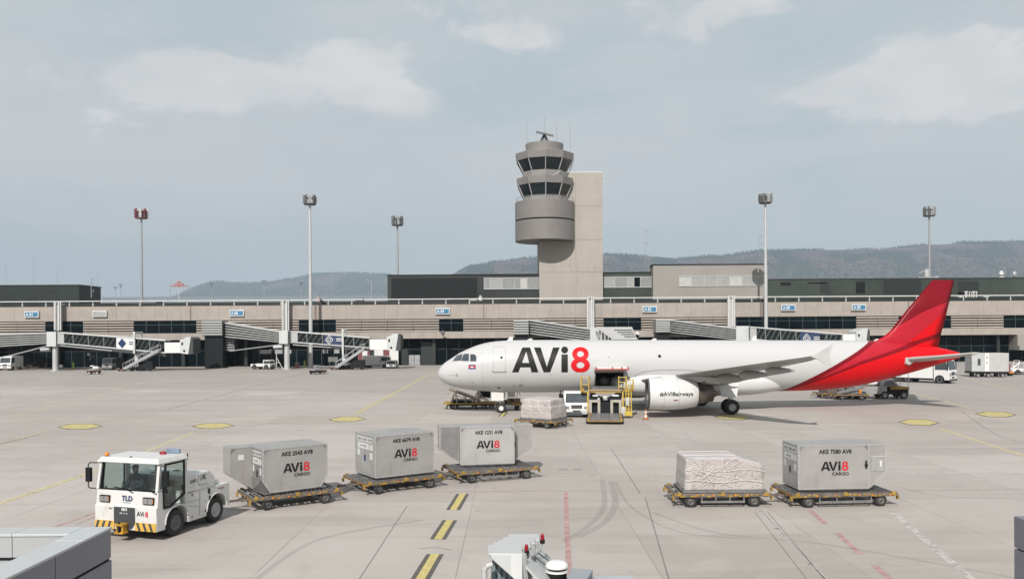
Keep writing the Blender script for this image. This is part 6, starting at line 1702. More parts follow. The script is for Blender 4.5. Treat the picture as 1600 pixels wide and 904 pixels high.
# ---- driver: one skinned body
def person(label, loc, rotz, joints, edges, radii, skin_parts, cols, seat_par=None):
    s = thing('person', label, 'person', loc, rotz)
    me = bpy.data.meshes.new('body'); me.from_pydata(joints, edges, []); o = bpy.data.objects.new('body', me); COL.objects.link(o); o.parent = s
    sk = o.modifiers.new('skin', 'SKIN'); o.modifiers.new('smooth', 'SUBSURF').levels = 2; o.modifiers[-1].render_levels = 2
    if not me.skin_vertices: 
        bm = bmesh.new(); bm.from_mesh(me); bm.verts.layers.skin.verify(); bm.to_mesh(me); bm.free()
    for i, r_ in enumerate(radii):
        me.skin_vertices[0].data[i].radius = r_ if isinstance(r_, tuple) else (r_, r_)
    me.skin_vertices[0].data[0].use_root = True
    sk.use_smooth_shade = True
    me.materials.append(cols[0])
    return s, o
SKIN = mat('skin', (.36, .22, .16), .5); JACK = mat('dark_jacket', (.03, .035, .045), .8)
# local frame: -x is forward (towards the windscreen), origin on the seat
J = [(0, 0, .06), (.03, 0, .22), (.02, 0, .42), (.0, 0, .52), (-.02, 0, .60), (-.04, 0, .69), (-.05, 0, .80),      # 0-6 spine, neck, head
     (.01, .19, .49), (-.08, .27, .27), (-.28, .20, .20), (-.37, .15, .22),   # 7-10 left arm to hand
     (.01, -.19, .49), (-.08, -.27, .27), (-.28, -.20, .20), (-.37, -.15, .22),  # 11-14
     (-.02, .10, .06), (-.38, .13, .08), (-.42, .13, -.25), (-.50, .13, -.28),
     (-.02, -.10, .06), (-.38, -.13, .08), (-.42, -.13, -.25), (-.50, -.13, -.28)]
E = [(0, 1), (1, 2), (2, 3), (3, 4), (4, 5), (5, 6), (3, 7), (7, 8), (8, 9), (9, 10), (3, 11), (11, 12), (12, 13), (13, 14), (0, 15), (15, 16), (16, 17), (17, 18), (0, 19), (19, 20), (20, 21), (21, 22)]
RR = [(.16, .12), (.16, .12), (.18, .12), (.12, .09), .055, (.085, .095), (.075, .09), .075, .055, .042, .035, .075, .055, .042, .035, .10, .075, .05, .045, .10, .075, .05, .045]
# fingers and thumbs closing on the wheel
for hi, sy in ((10, -1), (14, 1)):
    hx, hy, hz = J[hi]
    for k in range(4):
        b0 = len(J); J += [(hx - .035, hy + sy * (.0) + (k - 1.5) * .018, hz + .03), (hx - .055, hy + (k - 1.5) * .018 + sy * .012, hz + .055 - k * .003), (hx - .035, hy + (k - 1.5) * .018 + sy * .03, hz + .075 - k * .004)]
        E += [(hi, b0), (b0, b0 + 1), (b0 + 1, b0 + 2)]; RR += [.009, .009, .008]
    b0 = len(J); J += [(hx - .01, hy + sy * .035, hz + .02), (hx - .03, hy + sy * .05, hz + .035)]; E += [(hi, b0), (b0, b0 + 1)]; RR += [.011, .009]
M_ = Matrix.Translation(TL) @ Matrix.Rotation(TA, 4, 'Z')
dp = M_ @ Vector((1.02, .45, 1.28))
drv, bodyo = person('driver in dark jacket and cap seated behind the tractor windscreen', dp, TA, J, E, RR, None, [JACK])
mb = MB(); mb.ball((-.05, 0, .735), .098, 16, 12, (1.0, .82, 1.18)); mb.ball((-.15, 0, .725), .018, 6, 5, (1.2, .8, 1.3))
for y in (-.08, .08): mb.ball((-.045, y, .73), .02, 6, 5, (.8, .5, 1.4))
mb.build('face', SKIN, drv)
mb = MB()
for y in (-.033, .033): mb.ball((-.137, y, .75), .012, 6, 5)
mb.bb(-.145, -.138, -.022, .022, .678, .684); mb.build('eyes', BLACK, drv)
mb = MB(); mb.ball((-.04, 0, .795), .104, 14, 8, (1.0, .88, .72)); mb.bb(-.21, -.10, -.065, .065, .800, .812); mb.build('cap', BLACK, drv)
drv.scale = (1.12, 1.12, 1.12)
for sy in (-1, 1):
    mb = MB(); mb.ball((-.38, sy * .15, .225), .035, 8, 6, (1.2, .8, .7)); mb.build('hand', SKIN, drv)

# ================================================================== CARGO LOADER
LA = R(6.5); LO = Vector((X(944, 58.2), 58.2, 0))
lo = thing('cargo_loader', 'scissor cargo loader with yellow railings at the open aircraft cargo door', 'loader', LO, -R(6.5) * 0 - R(7))
w = 1.25
mb = MB(); mb.bb(-w, w, 0, 4.6, .16, .34); mb.build('lower_platform', RUST, lo, .02)
mb = MB()
for x0, x1 in ((-w + .28, -.35), (-.30, .30), (.35, w - .28)):
    for i in range(18): mb.bb(x0, x1, .12 + i * .245, .30 + i * .245, .345, .375)
mb.build('roller_deck', STEEL, lo)
mb = MB()
for x in (-w + .12, w - .12): mb.bb(x - .05, x + .05, .02, 4.5, .345, .40)
mb.bb(-w + .02, w - .02, -.03, -.004, .20, .24)
for x in (-w + .1, w - .1): mb.bb(x - .1, x + .1, -.06, .12, .22, .38)
mb.build('edge_marking', YELE, lo)
mb = MB()
for x in (-w, w):
    for y in (.5, 4.0): mb.cyl((x - .08, y, .18), (x + .08, y, .18), .17, n=12)
mb.bb(-w + .2, w - .2, .3, 4.4, .05, .16); mb.build('wheel', RUBBER, lo)
# white uprights with dark openings
mb = MB()
for sx in (-1, 1):
    for x in (sx * 1.12, sx * .48): mb.bb(x - .10, x + .10, 4.65, 5.0, .1, 1.15)
    mb.bb(sx * .80 - .42, sx * .80 + .42, 4.65, 5.0, 1.15, 1.35)
mb.build('upright', mat('loader_cream', (.44, .41, .35), .55, 0, .12, 2, (.16, .13, .10), .5), lo, .015)
mb = MB(); mb.bb(-1.2, 1.2, 5.02, 5.1, .12, 1.3); mb.bb(-.37, .37, 4.72, 5.0, .12, 1.2); mb.build('machine_bay', BLACK, lo)
# scissor arms: dark V
mb = MB()
for sx in (-1, 1):
    mb.beam((sx * 1.25, 4.85, 1.95), (sx * .15, 4.85, 1.38), .22, .20); mb.beam((sx * 1.25, 7.2, 1.95), (sx * .2, 7.2, 1.0), .2, .18)
    mb.bb(sx * .7 - .5, sx * .7 + .5, 4.7, 5.1, 1.38, 1.58)
mb.build('scissor_arm', BLACK, lo)
mb = MB(); mb.bb(-1.2, 1.2, 4.60, 4.655, 1.90, 2.0); mb.build('lift_beam', YELE, lo)
for x in (-1.32, 1.32): mb = MB(); mb.bb(x - .05, x + .05, 4.6, 4.75, .3, 1.95); mb.build('lift_post', YELRAIL, lo)
mb = MB(); mb.bb(-.95, -.55, 4.62, 4.69, 1.62, 1.72); mb.bb(.55, 1.0, 4.62, 4.69, 1.62, 1.74); mb.ball((-.5, 4.65, 1.42), .09, 8, 6); mb.ball((0, 4.65, 1.5), .10, 8, 6); mb.cyl((-.4, 4.8, 1.5), (.9, 4.8, 1.75), .05, n=6); mb.build('hydraulic_part', PLAIN, lo)
mb = MB(); mb.bb(-1.28, 1.28, 4.7, 8.3, 2.02, 2.14); up_ = mb.build('upper_platform', RUST, lo, .015)
mb = MB()
for i in range(13): mb.bb(-1.0, 1.0, 4.8 + i * .26, 4.98 + i * .26, 2.145, 2.175)
mb.build('roller_deck', STEEL, up_)
mb = MB(); mb.bb(-1.25, 1.25, 4.66, 4.695, 2.03, 2.12); mb.bb(-.45, .45, 4.58, 4.65, 1.78, 1.9); mb.build('lip', mat('lip_tan', (.34, .28, .2), .6), lo)
# railings
def cage(x0, x1, y0, y1, z0, z1, rails=3):
    m_ = MB()
    for x, y in ((x0, y0), (x1, y0), (x1, y1), (x0, y1)): m_.cyl((x, y, z0), (x, y, z1), .038, n=6)
    for k in range(rails):
        z = z0 + (z1 - z0) * (k + 1) / rails
        for a, c in (((x0, y0, z), (x1, y0, z)), ((x1, y0, z), (x1, y1, z)), ((x0, y0, z), (x0, y1, z))): m_.cyl(a, c, .032, n=6)
    return m_
cage(-1.85, -1.25, 4.7, 6.4, 1.95, 3.05, 2).build('railing', YELRAIL, lo)
cage(1.02, 1.58, 4.7, 6.4, 1.95, 3.05, 3).build('railing', YELRAIL, lo); cage(1.60, 2.12, 4.7, 6.0, 2.1, 2.85, 2).build('railing', YELRAIL, lo)
mb = MB(); mb.bb(-1.86, -1.3, 4.72, 6.4, 1.88, 1.95); mb.bb(1.3, 2.12, 4.72, 6.0, 1.98, 2.06); mb.bb(1.9, 2.1, 4.6, 4.72, 2.1, 2.5); mb.bb(-1.84, -1.6, 4.55, 4.7, 1.95, 2.25); mb.build('operator_platform', YELE, lo)
mb = MB()
for x in (1.55, 1.95): mb.cyl((x, 4.5, .25), (x, 4.75, 2.2), .04, n=6)
for i in range(7): z = .4 + i * .28; mb.cyl((1.55, 4.5 + z * .12, z), (1.95, 4.5 + z * .12, z), .03, n=5)
mb.cyl((1.75, 4.55, .1), (1.75, 4.55, 2.4), .05, n=6); mb.bb(1.45, 2.0, 4.3, 4.7, .18, .5)
mb.build('ladder', YELRAIL, lo)
mb = MB(); mb.bb(1.2, 1.5, 4.5, 5.2, .12, .8); mb.bb(-1.75, -1.35, 4.2, 4.8, .3, .6); mb.bb(1.55, 1.8, 4.45, 4.7, .95, 1.5); mb.build('control_box', LGREY, lo, .02)
mb = MB(); mb.cyl((1.9, 4.75, 3.0), (1.9, 4.75, 3.35), .02, n=5); mb.cyl((-1.75, 4.75, 3.0), (-1.75, 4.75, 3.35), .02, n=5); mb.build('aerial', GREY, lo)

# ================================================================== CONE
s = thing('traffic_cone', 'orange and white traffic cone in front of the engine', 'cone', G(1009, 655))
mb = MB(); mb.bb(-.22, .22, -.22, .22, 0, .06); mb.build('base', mat('cone_brown', (.22, .10, .05), .7), s, .01)
mb = MB()
zs = [.06, .2, .34, .48, .62, .76]
for i, (a, c) in enumerate(zip(zs[:-1], zs[1:])): mb.k = i % 2; mb.cyl((0, 0, a), (0, 0, c - .001), .16 - .17 * a, .16 - .17 * c, n=14)
mb.build('cone', [mat('cone_orange', (.62, .20, .07), .5), PLAIN], s)

# ================================================================== UNDER THE NOSE
AN = R(-1)
ne = thing('cargo_dolly', 'long yellow edged dolly with folded conveyor parts under the aircraft nose', 'dolly', P(735, 634, 71.5) * 1, AN); ne.location.z = 0
nl = 82 / F * 71.5
mb = MB(); mb.bb(-nl / 2, nl / 2, -1.1, 1.1, .42, .52); mb.build('deck_frame', YELE, ne)
mb = MB(); mb.bb(-nl / 2 + .3, nl / 2 - .3, -.9, .9, .28, .41); mb.build('chassis', BLACK, ne)
for x in (-1.8, -1.25, .35, 1.2, 1.85):
    for y in (-.9, .9): wheel(ne, (x, y, .2), .2, .14, 'y', STEEL)
mb = MB(); mb.beam((-1.75, -.5, 1.72), (.9, -.5, .72), .9, .22); fold = mb.build('folded_conveyor', RUST, ne)
mb = MB(); mb.beam((-1.78, -1.0, 1.82), (.95, -1.0, .80), .06, .08); mb.beam((-1.2, -1.02, 1.2), (.5, -1.02, .62), .05, .06); mb.build('side_rail', mat('beige_rail', (.48, .43, .34), .5), fold)
mb = MB()
for a, c in (((-1.7, .9), (-1.3, 1.35)), ((-1.3, 1.35), (-1.05, .55)), ((-1.45, 1.3), (-1.5, .55)), ((.2, .55), (.75, 1.6)), ((.6, .55), (.75, 1.6)), ((.75, 1.6), (1.2, .9)), ((.9, 1.7), (.8, .6)), ((-.5, 1.1), (-.3, .55)), ((1.0, .9), (1.6, .65)), ((.3, .9), (1.5, 1.0))):
    for y in (-.98, .3): mb.cyl((a[0], y, a[1]), (c[0], y, c[1]), .045, n=5)
mb.build('prop_frame', mat('beige_rail', (.48, .43, .34), .5), ne)
mb = MB(); mb.bb(-1.6, .4, -.8, .8, .53, .74); mb.bb(.9, 1.9, -.4, .7, .9, 1.55); mb.ball((1.35, -.3, 1.25), .38, 10, 6, (1.4, .6, .8)); mb.build('machinery', BLACK, ne)
g2 = thing('ground_power_unit', 'small white and black service unit with hoses behind the nose wheel', 'service unit', (X(790, 69.5), 69.6, 0), AN)
mb = MB(); mb.bb(-.9, 1.3, -.5, .6, .45, .62); mb.bb(.1, 1.2, -.5, .5, .62, .95); mb.build('frame', RUST, g2)
mb = MB(); mb.bb(-.75, -.1, -.45, .4, 1.0, 1.85); mb.bb(.15, .75, -.45, .3, 1.1, 1.8); mb.build('tank', WHITE, g2, .05)
mb = MB()
for y in (-.4, .5):
    for x in (-.5, .9): mb.cyl((x, y - .08, .22), (x, y + .08, .22), .22, n=12)
mb.ball((-.05, -.55, .75), .17, 8, 5); mb.ball((.5, -.55, .85), .15, 8, 5); mb.build('wheel', RUBBER, g2)
mb = MB(); mb.tube([(-1.0, -.55, .4), (-.4, -.6, .9), (.1, -.6, .6), (.6, -.6, 1.0), (1.1, -.5, .7), (1.4, -.5, .4)], .04); mb.bb(.45, 1.35, -.62, -.5, .42, .60); mb.tube([(.9, -.4, .9), (1.0, -.4, 1.9), (1.2, -.4, 1.2)], .03); mb.build('hose', YELE, g2)

# ================================================================== VEHICLES
def truck(name, label, cat, loc, rotz, L=3.2, Wd=1.8, Hh=1.9, cab_l=1.2, paint=WHITE, bed='flat', wheels=(0.6, -.9), wr=.33, boxh=None, boxmat=None, group=None, grille=True):
    """vehicle facing -y local; origin under its centre"""
    s = thing(name, label, cat, loc, rotz, group)
    hw = Wd / 2; y0 = -L / 2
    zs = wr * .9
    mb = MB(); mb.prism([(y0 + .02, zs), (y0, zs + (Hh - zs) * .40), (y0 + .06, zs + (Hh - zs) * .46), (y0 + .30, Hh - .12), (y0 + .42, Hh), (y0 + cab_l, Hh), (y0 + cab_l, zs)], -hw, hw, 'x'); cb = mb.build('cab', paint, s, .03)
    # windscreen
    za, zc_ = zs + (Hh - zs) * .50, Hh - .14
    def yy(z): t = (z - (zs + (Hh - zs) * .46)) / ((Hh - .12) - (zs + (Hh - zs) * .46)); return y0 + .06 + .24 * t
    mb = MB(); mb.hull8([(-hw + .12, yy(za) - .012, za), (hw - .12, yy(za) - .012, za), (hw - .12, yy(za) + .01, za), (-hw + .12, yy(za) + .01, za)], [(-hw + .16, yy(zc_) - .012, zc_), (hw - .16, yy(zc_) - .012, zc_), (hw - .16, yy(zc_) + .01, zc_), (-hw + .16, yy(zc_) + .01, zc_)]); mb.build('windscreen', CW, s)
    mb = MB()
    for sx in (-1, 1): mb.prism([(y0 + .22, za), (y0 + .38, zc_), (y0 + cab_l - .15, zc_), (y0 + cab_l - .15, za)], sx * (hw + .008), sx * (hw - .004), 'x')
    mb.build('side_window', CW, s)
    if grille:
        mb = MB(); h_ = Hh - zs; mb.bb(-hw * .42, hw * .42, y0 - .015, y0 + .01, zs + h_ * .24, zs + h_ * .40); mb.bb(-hw * .3, hw * .3, y0 - .012, y0 + .012, zs + h_ * .09, zs + h_ * .16); mb.build('grille', DGREY, s)
        for sx in (-1, 1): mb = MB(); mb.bb(sx * hw * .92, sx * hw * .58, y0 - .02, y0 + .02, zs + h_ * .22, zs + h_ * .34); mb.build('headlight', CHR, s)
        mb = MB(); mb.bb(-hw + .02, hw - .02, y0 - .06, y0 + .1, zs - .12, zs + .10); mb.build('bumper', DGREY, s, .02)
        mb = MB()
        for sx in (-1, 1): mb.bb(sx * (hw + .04), sx * (hw + .2), y0 + .12, y0 + .18, za + .02, zc_ - .05)
        mb.build('mirror', BLACK, s)
    mb = MB(); mb.bb(-hw + .1, hw - .1, y0 + .2, L / 2 - .05, zs - .04, zs + .12); mb.build('chassis', BLACK, s)
    if bed == 'flat':
        mb = MB(); mb.bb(-hw, hw, y0 + cab_l + .08, L / 2, zs + .14, zs + .30); mb.bb(-hw, -hw + .05, y0 + cab_l + .08, L / 2, zs + .3, zs + .6); mb.bb(hw - .05, hw, y0 + cab_l + .08, L / 2, zs + .3, zs + .6); mb.build('load_bed', paint, s)
    elif bed == 'box':
        bh = boxh or Hh + .3; mb = MB(); mb.bb(-hw - .04, hw + .04, y0 + cab_l + .12, L / 2, zs + .16, bh); mb.build('cargo_box', boxmat or paint, s, .02)
    for x in wheels:
        yw = -x * L / 2 if abs(x) <= 1 else -x
        for sx in (-1, 1): wheel(s, (sx * (hw - .08), yw, wr), wr, .22, 'x', GREY); mb = MB(); mb.cyl((sx * (hw - .02), yw, wr), (sx * (hw + .006), yw, wr), wr * 1.2, n=20); mb.build('wheel_arch', BLACK, s)
    return s
# white cab-over tug left of the loader
t1 = truck('service_truck', 'small white cab-over truck facing the camera between pallet and cargo loader', 'truck', (X(900, 65), 65.0, 0), R(-4), 3.6, 1.95, 1.95, 1.3, WHITE, 'flat', (.62, -.62), .30)
mb = MB(); mb.beam((-1.0, -1.5, 1.0), (-1.25, -1.2, 2.05), .06); mb.bb(-1.35, -1.15, -1.5, -1.35, 1.25, 1.8); mb.bb(1.15, 1.3, -1.6, -1.4, .9, 1.9); mb.beam((1.1, -1.75, .3), (1.35, -1.5, 1.6), .12); mb.build('black_frame', BLACK, t1)
mb = MB(); mb.bb(-1.0, 1.0, -1.92, -1.78, .12, .42); mb.build('lower_bumper', DGREY, t1, .03)
# white rigid truck under the tail
truck('rigid_truck', 'white three axle box truck beyond the aircraft tail', 'truck', (50.7, 102.3, 0), R(42), 7.0, 2.35, 2.85, 1.8, WHITE, 'box', (.68, -.4, -.72), .46, 2.1, PLAIN)
# covered trailer
tl = thing('covered_trailer', 'pale grey covered box trailer right of the tail, standing on the apron', 'trailer', (X(1541, 113), 113, 0), R(-8))
mb = MB(); mb.bb(-2.3, 2.35, -1.2, 1.2, .75, 3.25); mb.build('box', mat('trailer_grey', (.50, .50, .49), .5, 0, .06, 1), tl, .03)
mb = MB(); mb.bb(-2.35, -.72, -1.24, -1.205, .8, 3.2); mb.build('door', LGREY, tl); mb = MB(); mb.bb(-1.6, -1.25, -1.27, -1.245, 1.6, 2.5); mb.build('emblem', DGREY, tl)
mb = MB(); mb.bb(-.70, -.15, -1.24, -1.205, .8, 3.25); mb.build('panel', PLAIN, tl); mb = MB(); mb.bb(-.5, -.32, -1.26, -1.245, 2.6, 2.75); mb.bb(-.5, -.35, -1.26, -1.245, 1.9, 2.05); mb.build('marker', DGREY, tl)
mb = MB(); mb.bb(-2.4, 2.4, -1.15, 1.15, .5, .74); mb.beam((2.3, 0, .45), (3.6, 0, .4), .12); mb.build('chassis', BLACK, tl)
for x in (-1.5, -.2, 1.6):
    for y in (-1.0, 1.0): wheel(tl, (x, y, .3), .3, .2, 'y', STEEL)
# pickup
pk = truck('pickup_truck', 'small white pickup truck at the right edge before the dark glass front', 'pickup', (X(1600, 118), 118, 0), R(86), 4.2, 1.7, 1.65, 2.6, WHITE, 'flat', (.62, -.62), .34)
mb = MB(); mb.tube([(-.7, 1.2, 1.0), (-.7, 1.0, 2.0), (.7, 1.0, 2.0), (.7, 1.2, 1.0)], .05); mb.tube([(-.7, 1.0, 1.7), (-.7, 1.9, 1.0)], .05); mb.build('roll_bar', PLAIN, pk)
hz_ = thing('barrier_cart', 'low cart with red and orange panels between trailer and pickup', 'cart', (X(1572, 115), 115, 0))
mb = MB(); mb.bb(-.9, .8, -.4, .4, .3, .55); mb.build('frame', ORANGE, hz_); mb = MB(); mb.bb(-.1, .4, -.3, .3, .55, 1.7); mb.build('panel', MAROON, hz_)
mb = MB()
for x in (-.6, .5): mb.cyl((x, -.45, .2), (x, .45, .2), .2, n=10)
mb.build('wheel', RUBBER, hz_)
# dollies and belt loader beneath the tail
d7 = dolly('empty grey and yellow dolly farther left under the red tail', (X(1306, 79.5), 80, 0), R(8), 3.4, 2.0, True, False, seed=12)
mb = MB(); mb.bb(-1.2, -.2, -.8, .8, .55, 1.05); mb.bb(.1, 1.4, -.7, .7, .55, .85); mb.build('load', RUST, d7)
d8 = dolly('second grey and yellow dolly under the red tail with an orange marker', (X(1332, 77.2), 78, 0), R(-6), 3.0, 1.8, True, False, seed=13)
mb = MB(); mb.beam((-1.3, -.5, .60), (1.1, -.5, 1.15), .8, .16); mb.bb(-.6, .8, -.7, .6, .55, .8); mb.build('load', STEEL, d8); mb = MB(); mb.bb(.62, .82, -.93, -.85, .6, 1.0); mb.build('marker', ORANGE, d8)
bl = thing('belt_loader', 'grey belt loader vehicle with windscreen and end rail under the aircraft tail', 'belt loader', (X(1382, 78), 79.0, 0), R(-3))
mb = MB(); mb.bb(-2.6, .3, -.9, .9, .45, 1.15); mb.build('body', mat('loader_grey', (.40, .39, .385), .4, .2, .1, 1.5, (.2, .19, .18), .4), bl, .04)
mb = MB(); mb.beam((-3.2, .1, .95), (1.8, .1, 1.75), .9, .18); mb.build('belt', RUST, bl)
mb = MB(); mb.prism([(-.3, 1.15), (.1, 1.75), (.9, 1.85), (1.5, 1.2)], -.8, .8); mb.build('cab_cover', GREY, bl, .02)
mb = MB(); mb.prism([(.0, 1.25), (.25, 1.66), (.85, 1.72), (1.25, 1.25)], -.815, -.80); mb.build('windscreen', CW, bl)
mb = MB(); mb.bb(.35, 2.2, -.85, .85, .40, .85); mb.build('chassis', BLACK, bl)
mb = MB(); mb.bb(.6, 2.3, -1.0, 1.0, .88, 1.12); mb.build('bumper', YELE, bl, .02)
mb = MB(); mb.tube([(2.25, -.9, 1.1), (2.25, -.9, 2.3), (2.0, -.9, 2.45), (1.2, -.9, 2.45)], .03); mb.tube([(2.25, .9, 1.1), (2.25, .9, 2.3)], .03); mb.bb(2.2, 2.3, -.95, .95, .3, .9); mb.build('end_rail', LGREY, bl)
mb = MB(); mb.ball((-.9, -.2, 1.45), .3, 8, 6, (2.2, 1, .7)); mb.build('load', PLAIN, bl)
for x in (-1.9, .1, 1.85):
    for y in (-.85, .85): wheel(bl, (x, y, .36), .36, .24, 'y', GREY)

# vehicles by the terminal
truck('van', 'white van parked at the far left edge under the first jet bridge', 'van', (X(12, 154), 155, 0), R(4), 4.4, 2.1, 2.5, 1.5, PLAIN, 'box', (.65, -.6), .36, 2.6)
truck('van', 'dull grey van below the left jet bridge beside the stairs', 'van', (X(172, 153), 154, 0), R(-5), 4, 1.9, 2.2, 1.4, GREY, 'box', (.65, -.6), .34, 2.25, DGREY)
truck('tow_truck', 'low black and white tractor parked behind the second bridge column', 'tractor', (X(411, 152), 152, 0), R(70), 4.2, 1.8, 1.7, 1.5, WHITE, 'flat', (.62, -.62), .42)
truck('car', 'white car parked under the second jet bridge cab', 'car', (X(613, 153), 153, 0), R(0), 4.0, 1.75, 1.45, 2.8, WHITE, 'flat', (.62, -.62), .31)
truck('van', 'white van standing before the maroon panels', 'van', (X(588, 155), 155.5, 0), R(85), 5.0, 1.9, 2.2, 1.6, PLAIN, 'box', (.65, -.65), .34, 2.25)
def cart(name, label, px, py, ang, white_top=True, long=1.9):
    p = G(px, py); s = thing(name, label, 'cart', p, ang)
    mb = MB(); mb.bb(-long / 2, long / 2, -.6, .6, .25, .6); mb.build('chassis', BLACK, s, .03)
    mb = MB(); mb.beam((-long / 2 + .1, 0, .68), (long / 2 - .1, 0, 1.15 if not white_top else .95), .9, .22); mb.build('deck', GREY, s)
    mb = MB(); mb.bb(-.1, .7, -.45, .45, .85, 1.25); mb.bb(-.5, .0, -.5, .5, 1.3, 1.42); mb.build('seat_cover', PLAIN if white_top else GREY, s, .04)
    for x in (-long / 2 + .35, long / 2 - .35):
        for y in (-.55, .55): wheel(s, (x, y, .24), .24, .18, 'y', WHITE, n=14)
    mb = MB(); mb.bb(-long / 2 - .05, long / 2, -.68, -.61, .42, .5); mb.build('red_strip', MAROON, s)
    return s
cart('tow_cart', 'small black and white tow cart on the apron before the left bridge', 147, 584, R(12))
cart('belt_cart', 'small grey belt cart on the apron before the second bridge', 497, 584, R(55), False, 2.6)
cart('tow_cart', 'small pale cart parked below the slatted wall box of the second bridge', 334, 573, R(80))
bs = thing('scrap_frames', 'low tangle of rusty steel frames lying left of the first bridge column', 'scrap frames', (X(48, 155), 155.5, 0)); mb = MB(); rnd = random.Random(4)
for i in range(26):
    x = rnd.uniform(-2.6, 3.6); mb.cyl((x, rnd.uniform(-.5, .5), .05), (x + rnd.uniform(-.9, .9), rnd.uniform(-.5, .5), rnd.uniform(.3, 1.1)), .05, n=5)
mb.build('frames', mat('rusty_frame', (.16, .11, .08), .7), bs)
for px, lb in ((113, 'yellow green marker post right of the first bridge column'), (475, 'yellow green marker post below the second bridge tunnel')):
    s = thing('marker_post', lb, 'post', (X(px, 157), 157.3, 0)); mb = MB(); mb.bb(-.14, .14, -.08, .08, .25, 1.3); mb.bb(-.25, .25, -.2, .2, 0, .25); mb.build('post', mat('hi_vis', (.40, .50, .08), .5), s, .02)
s = thing('cabinet', 'reddish cabinet left of the yellow green post below the second bridge', 'cabinet', (X(464, 157), 157, 0)); mb = MB(); mb.bb(-.35, .35, -.3, .3, 0, .9); mb.build('box', mat('pink_box', (.38, .17, .15), .6), s, .02); mb = MB(); mb.bb(-.38, .38, -.33, .33, .905, .97); mb.build('lid', LGREY, s)
s = thing('ground_lamp', 'round white lamp lying on the kerb right of the first bridge column', 'lamp', (X(95, 157), 157, .14)); mb = MB(); mb.ball((0, 0, .4), .4, 12, 8, (1, .7, .9)); mb.build('housing', WHITE, s); mb = MB(); mb.bb(-.3, .3, -.3, .3, 0, .08); mb.build('foot', BLACK, s)
s = thing('notice_board', 'small white notice board on posts below the second bridge', 'sign', (X(520, 154), 154, 0)); mb = MB(); mb.bb(-.9, .9, -.05, .05, 1.2, 2.1); mb.build('board', PLAIN, s); mb = MB(); mb.bb(-.7, -.6, -.04, .04, 0, 1.2); mb.bb(.6, .7, -.04, .04, 0, 1.2); mb.build('post', GREY, s)
s = thing('apron_frame', 'white trestle frame beside the second bridge column', 'frame', (X(436, 151), 151, 0)); mb = MB(); mb.cyl((-.5, 0, 0), (-.5, 0, 2.9), .07, n=6); mb.cyl((-.5, 0, 2.2), (.7, 0, 0), .07, n=6); mb.cyl((-.5, 0, 1.2), (.1, 0, 1.2), .06, n=6); mb.build('frame', WHITEB, s)

# ================================================================== FOREGROUND
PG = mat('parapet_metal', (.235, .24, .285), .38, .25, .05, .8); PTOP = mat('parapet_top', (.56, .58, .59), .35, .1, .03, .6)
pD = 12.0
c0 = P(175, 822, pD)                     # outer top corner
pr = thing('roof_parapet', 'grey metal clad roof parapet corner in the lower left foreground', 'parapet', (c0.x, c0.y, 0))
zt = c0.z; wd = .40; y_near = -7.0
mb = MB()   # coping of the receding arm and of the cross arm
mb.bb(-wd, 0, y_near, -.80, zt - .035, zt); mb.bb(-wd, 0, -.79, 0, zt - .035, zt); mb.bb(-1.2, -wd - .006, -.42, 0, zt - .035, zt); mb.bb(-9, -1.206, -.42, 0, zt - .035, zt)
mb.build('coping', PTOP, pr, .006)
mb = MB()
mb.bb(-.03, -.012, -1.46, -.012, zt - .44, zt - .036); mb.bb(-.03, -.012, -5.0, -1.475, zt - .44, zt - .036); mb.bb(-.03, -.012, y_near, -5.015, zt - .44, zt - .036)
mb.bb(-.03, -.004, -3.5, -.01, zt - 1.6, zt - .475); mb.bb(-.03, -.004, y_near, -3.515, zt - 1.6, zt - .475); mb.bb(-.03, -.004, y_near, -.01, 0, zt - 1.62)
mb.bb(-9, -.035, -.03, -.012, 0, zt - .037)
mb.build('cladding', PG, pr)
mb = MB(); mb.bb(-wd + .03, -.035, y_near, -.04, 0, zt - .04); mb.build('core', BLACK, pr)
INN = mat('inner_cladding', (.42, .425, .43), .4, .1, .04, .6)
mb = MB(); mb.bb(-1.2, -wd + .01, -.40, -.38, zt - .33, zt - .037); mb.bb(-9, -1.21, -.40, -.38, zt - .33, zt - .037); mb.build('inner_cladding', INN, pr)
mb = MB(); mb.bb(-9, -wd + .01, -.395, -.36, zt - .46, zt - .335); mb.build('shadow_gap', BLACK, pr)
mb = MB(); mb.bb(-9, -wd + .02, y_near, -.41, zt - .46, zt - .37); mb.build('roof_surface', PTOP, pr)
pr2 = thing('wall_edge', 'narrow grey wall edge at the lower right border of the view', 'wall', (X(1595, pD), pD, 0))
z2 = Z(1597, 810, pD); mb = MB(); mb.bb(0, 3, -.2, .2, z2 - .46, z2); mb.bb(0, 3, -.2, .2, 0, z2 - .48); mb.build('cladding', PG, pr2, .01); mb = MB(); mb.bb(.03, 2.9, -.15, .15, 0, z2 - .05); mb.build('core', BLACK, pr2)

# jet bridge cab top at the bottom edge
jD = 13.6
jc = thing('near_jet_bridge_cab', 'top of a white jet bridge cab with two red beacons at the bottom edge', 'jet bridge', (X(800, jD), jD, 0))
def jq(px, py, D=jD): v = P(px, py, D); return v - Vector((jc.location.x, jc.location.y, 0))
CWH = mat('cab_white', (.52, .53, .53), .4, 0, .05, 2, (.35, .34, .33), .3)
mb = MB()
for k in range(5):
    f = k / 4; D = 13.1 + .30 * k
    l, r_ = jq(762 + 32 * f, 862 - 18.5 * f, D), jq(816 + 27 * f, 862.5 - 19 * f, D)
    mb.hull8([l + Vector((0, 0, 0)), r_, r_ + Vector((.0, .34, .03)), l + Vector((.0, .34, .03))], [l - Vector((0, 0, .07)), r_ - Vector((0, 0, .07)), r_ + Vector((0, .34, -.04)), l + Vector((0, .34, -.04))])
hood = mb.build('canopy_slat', CWH, jc, .008)
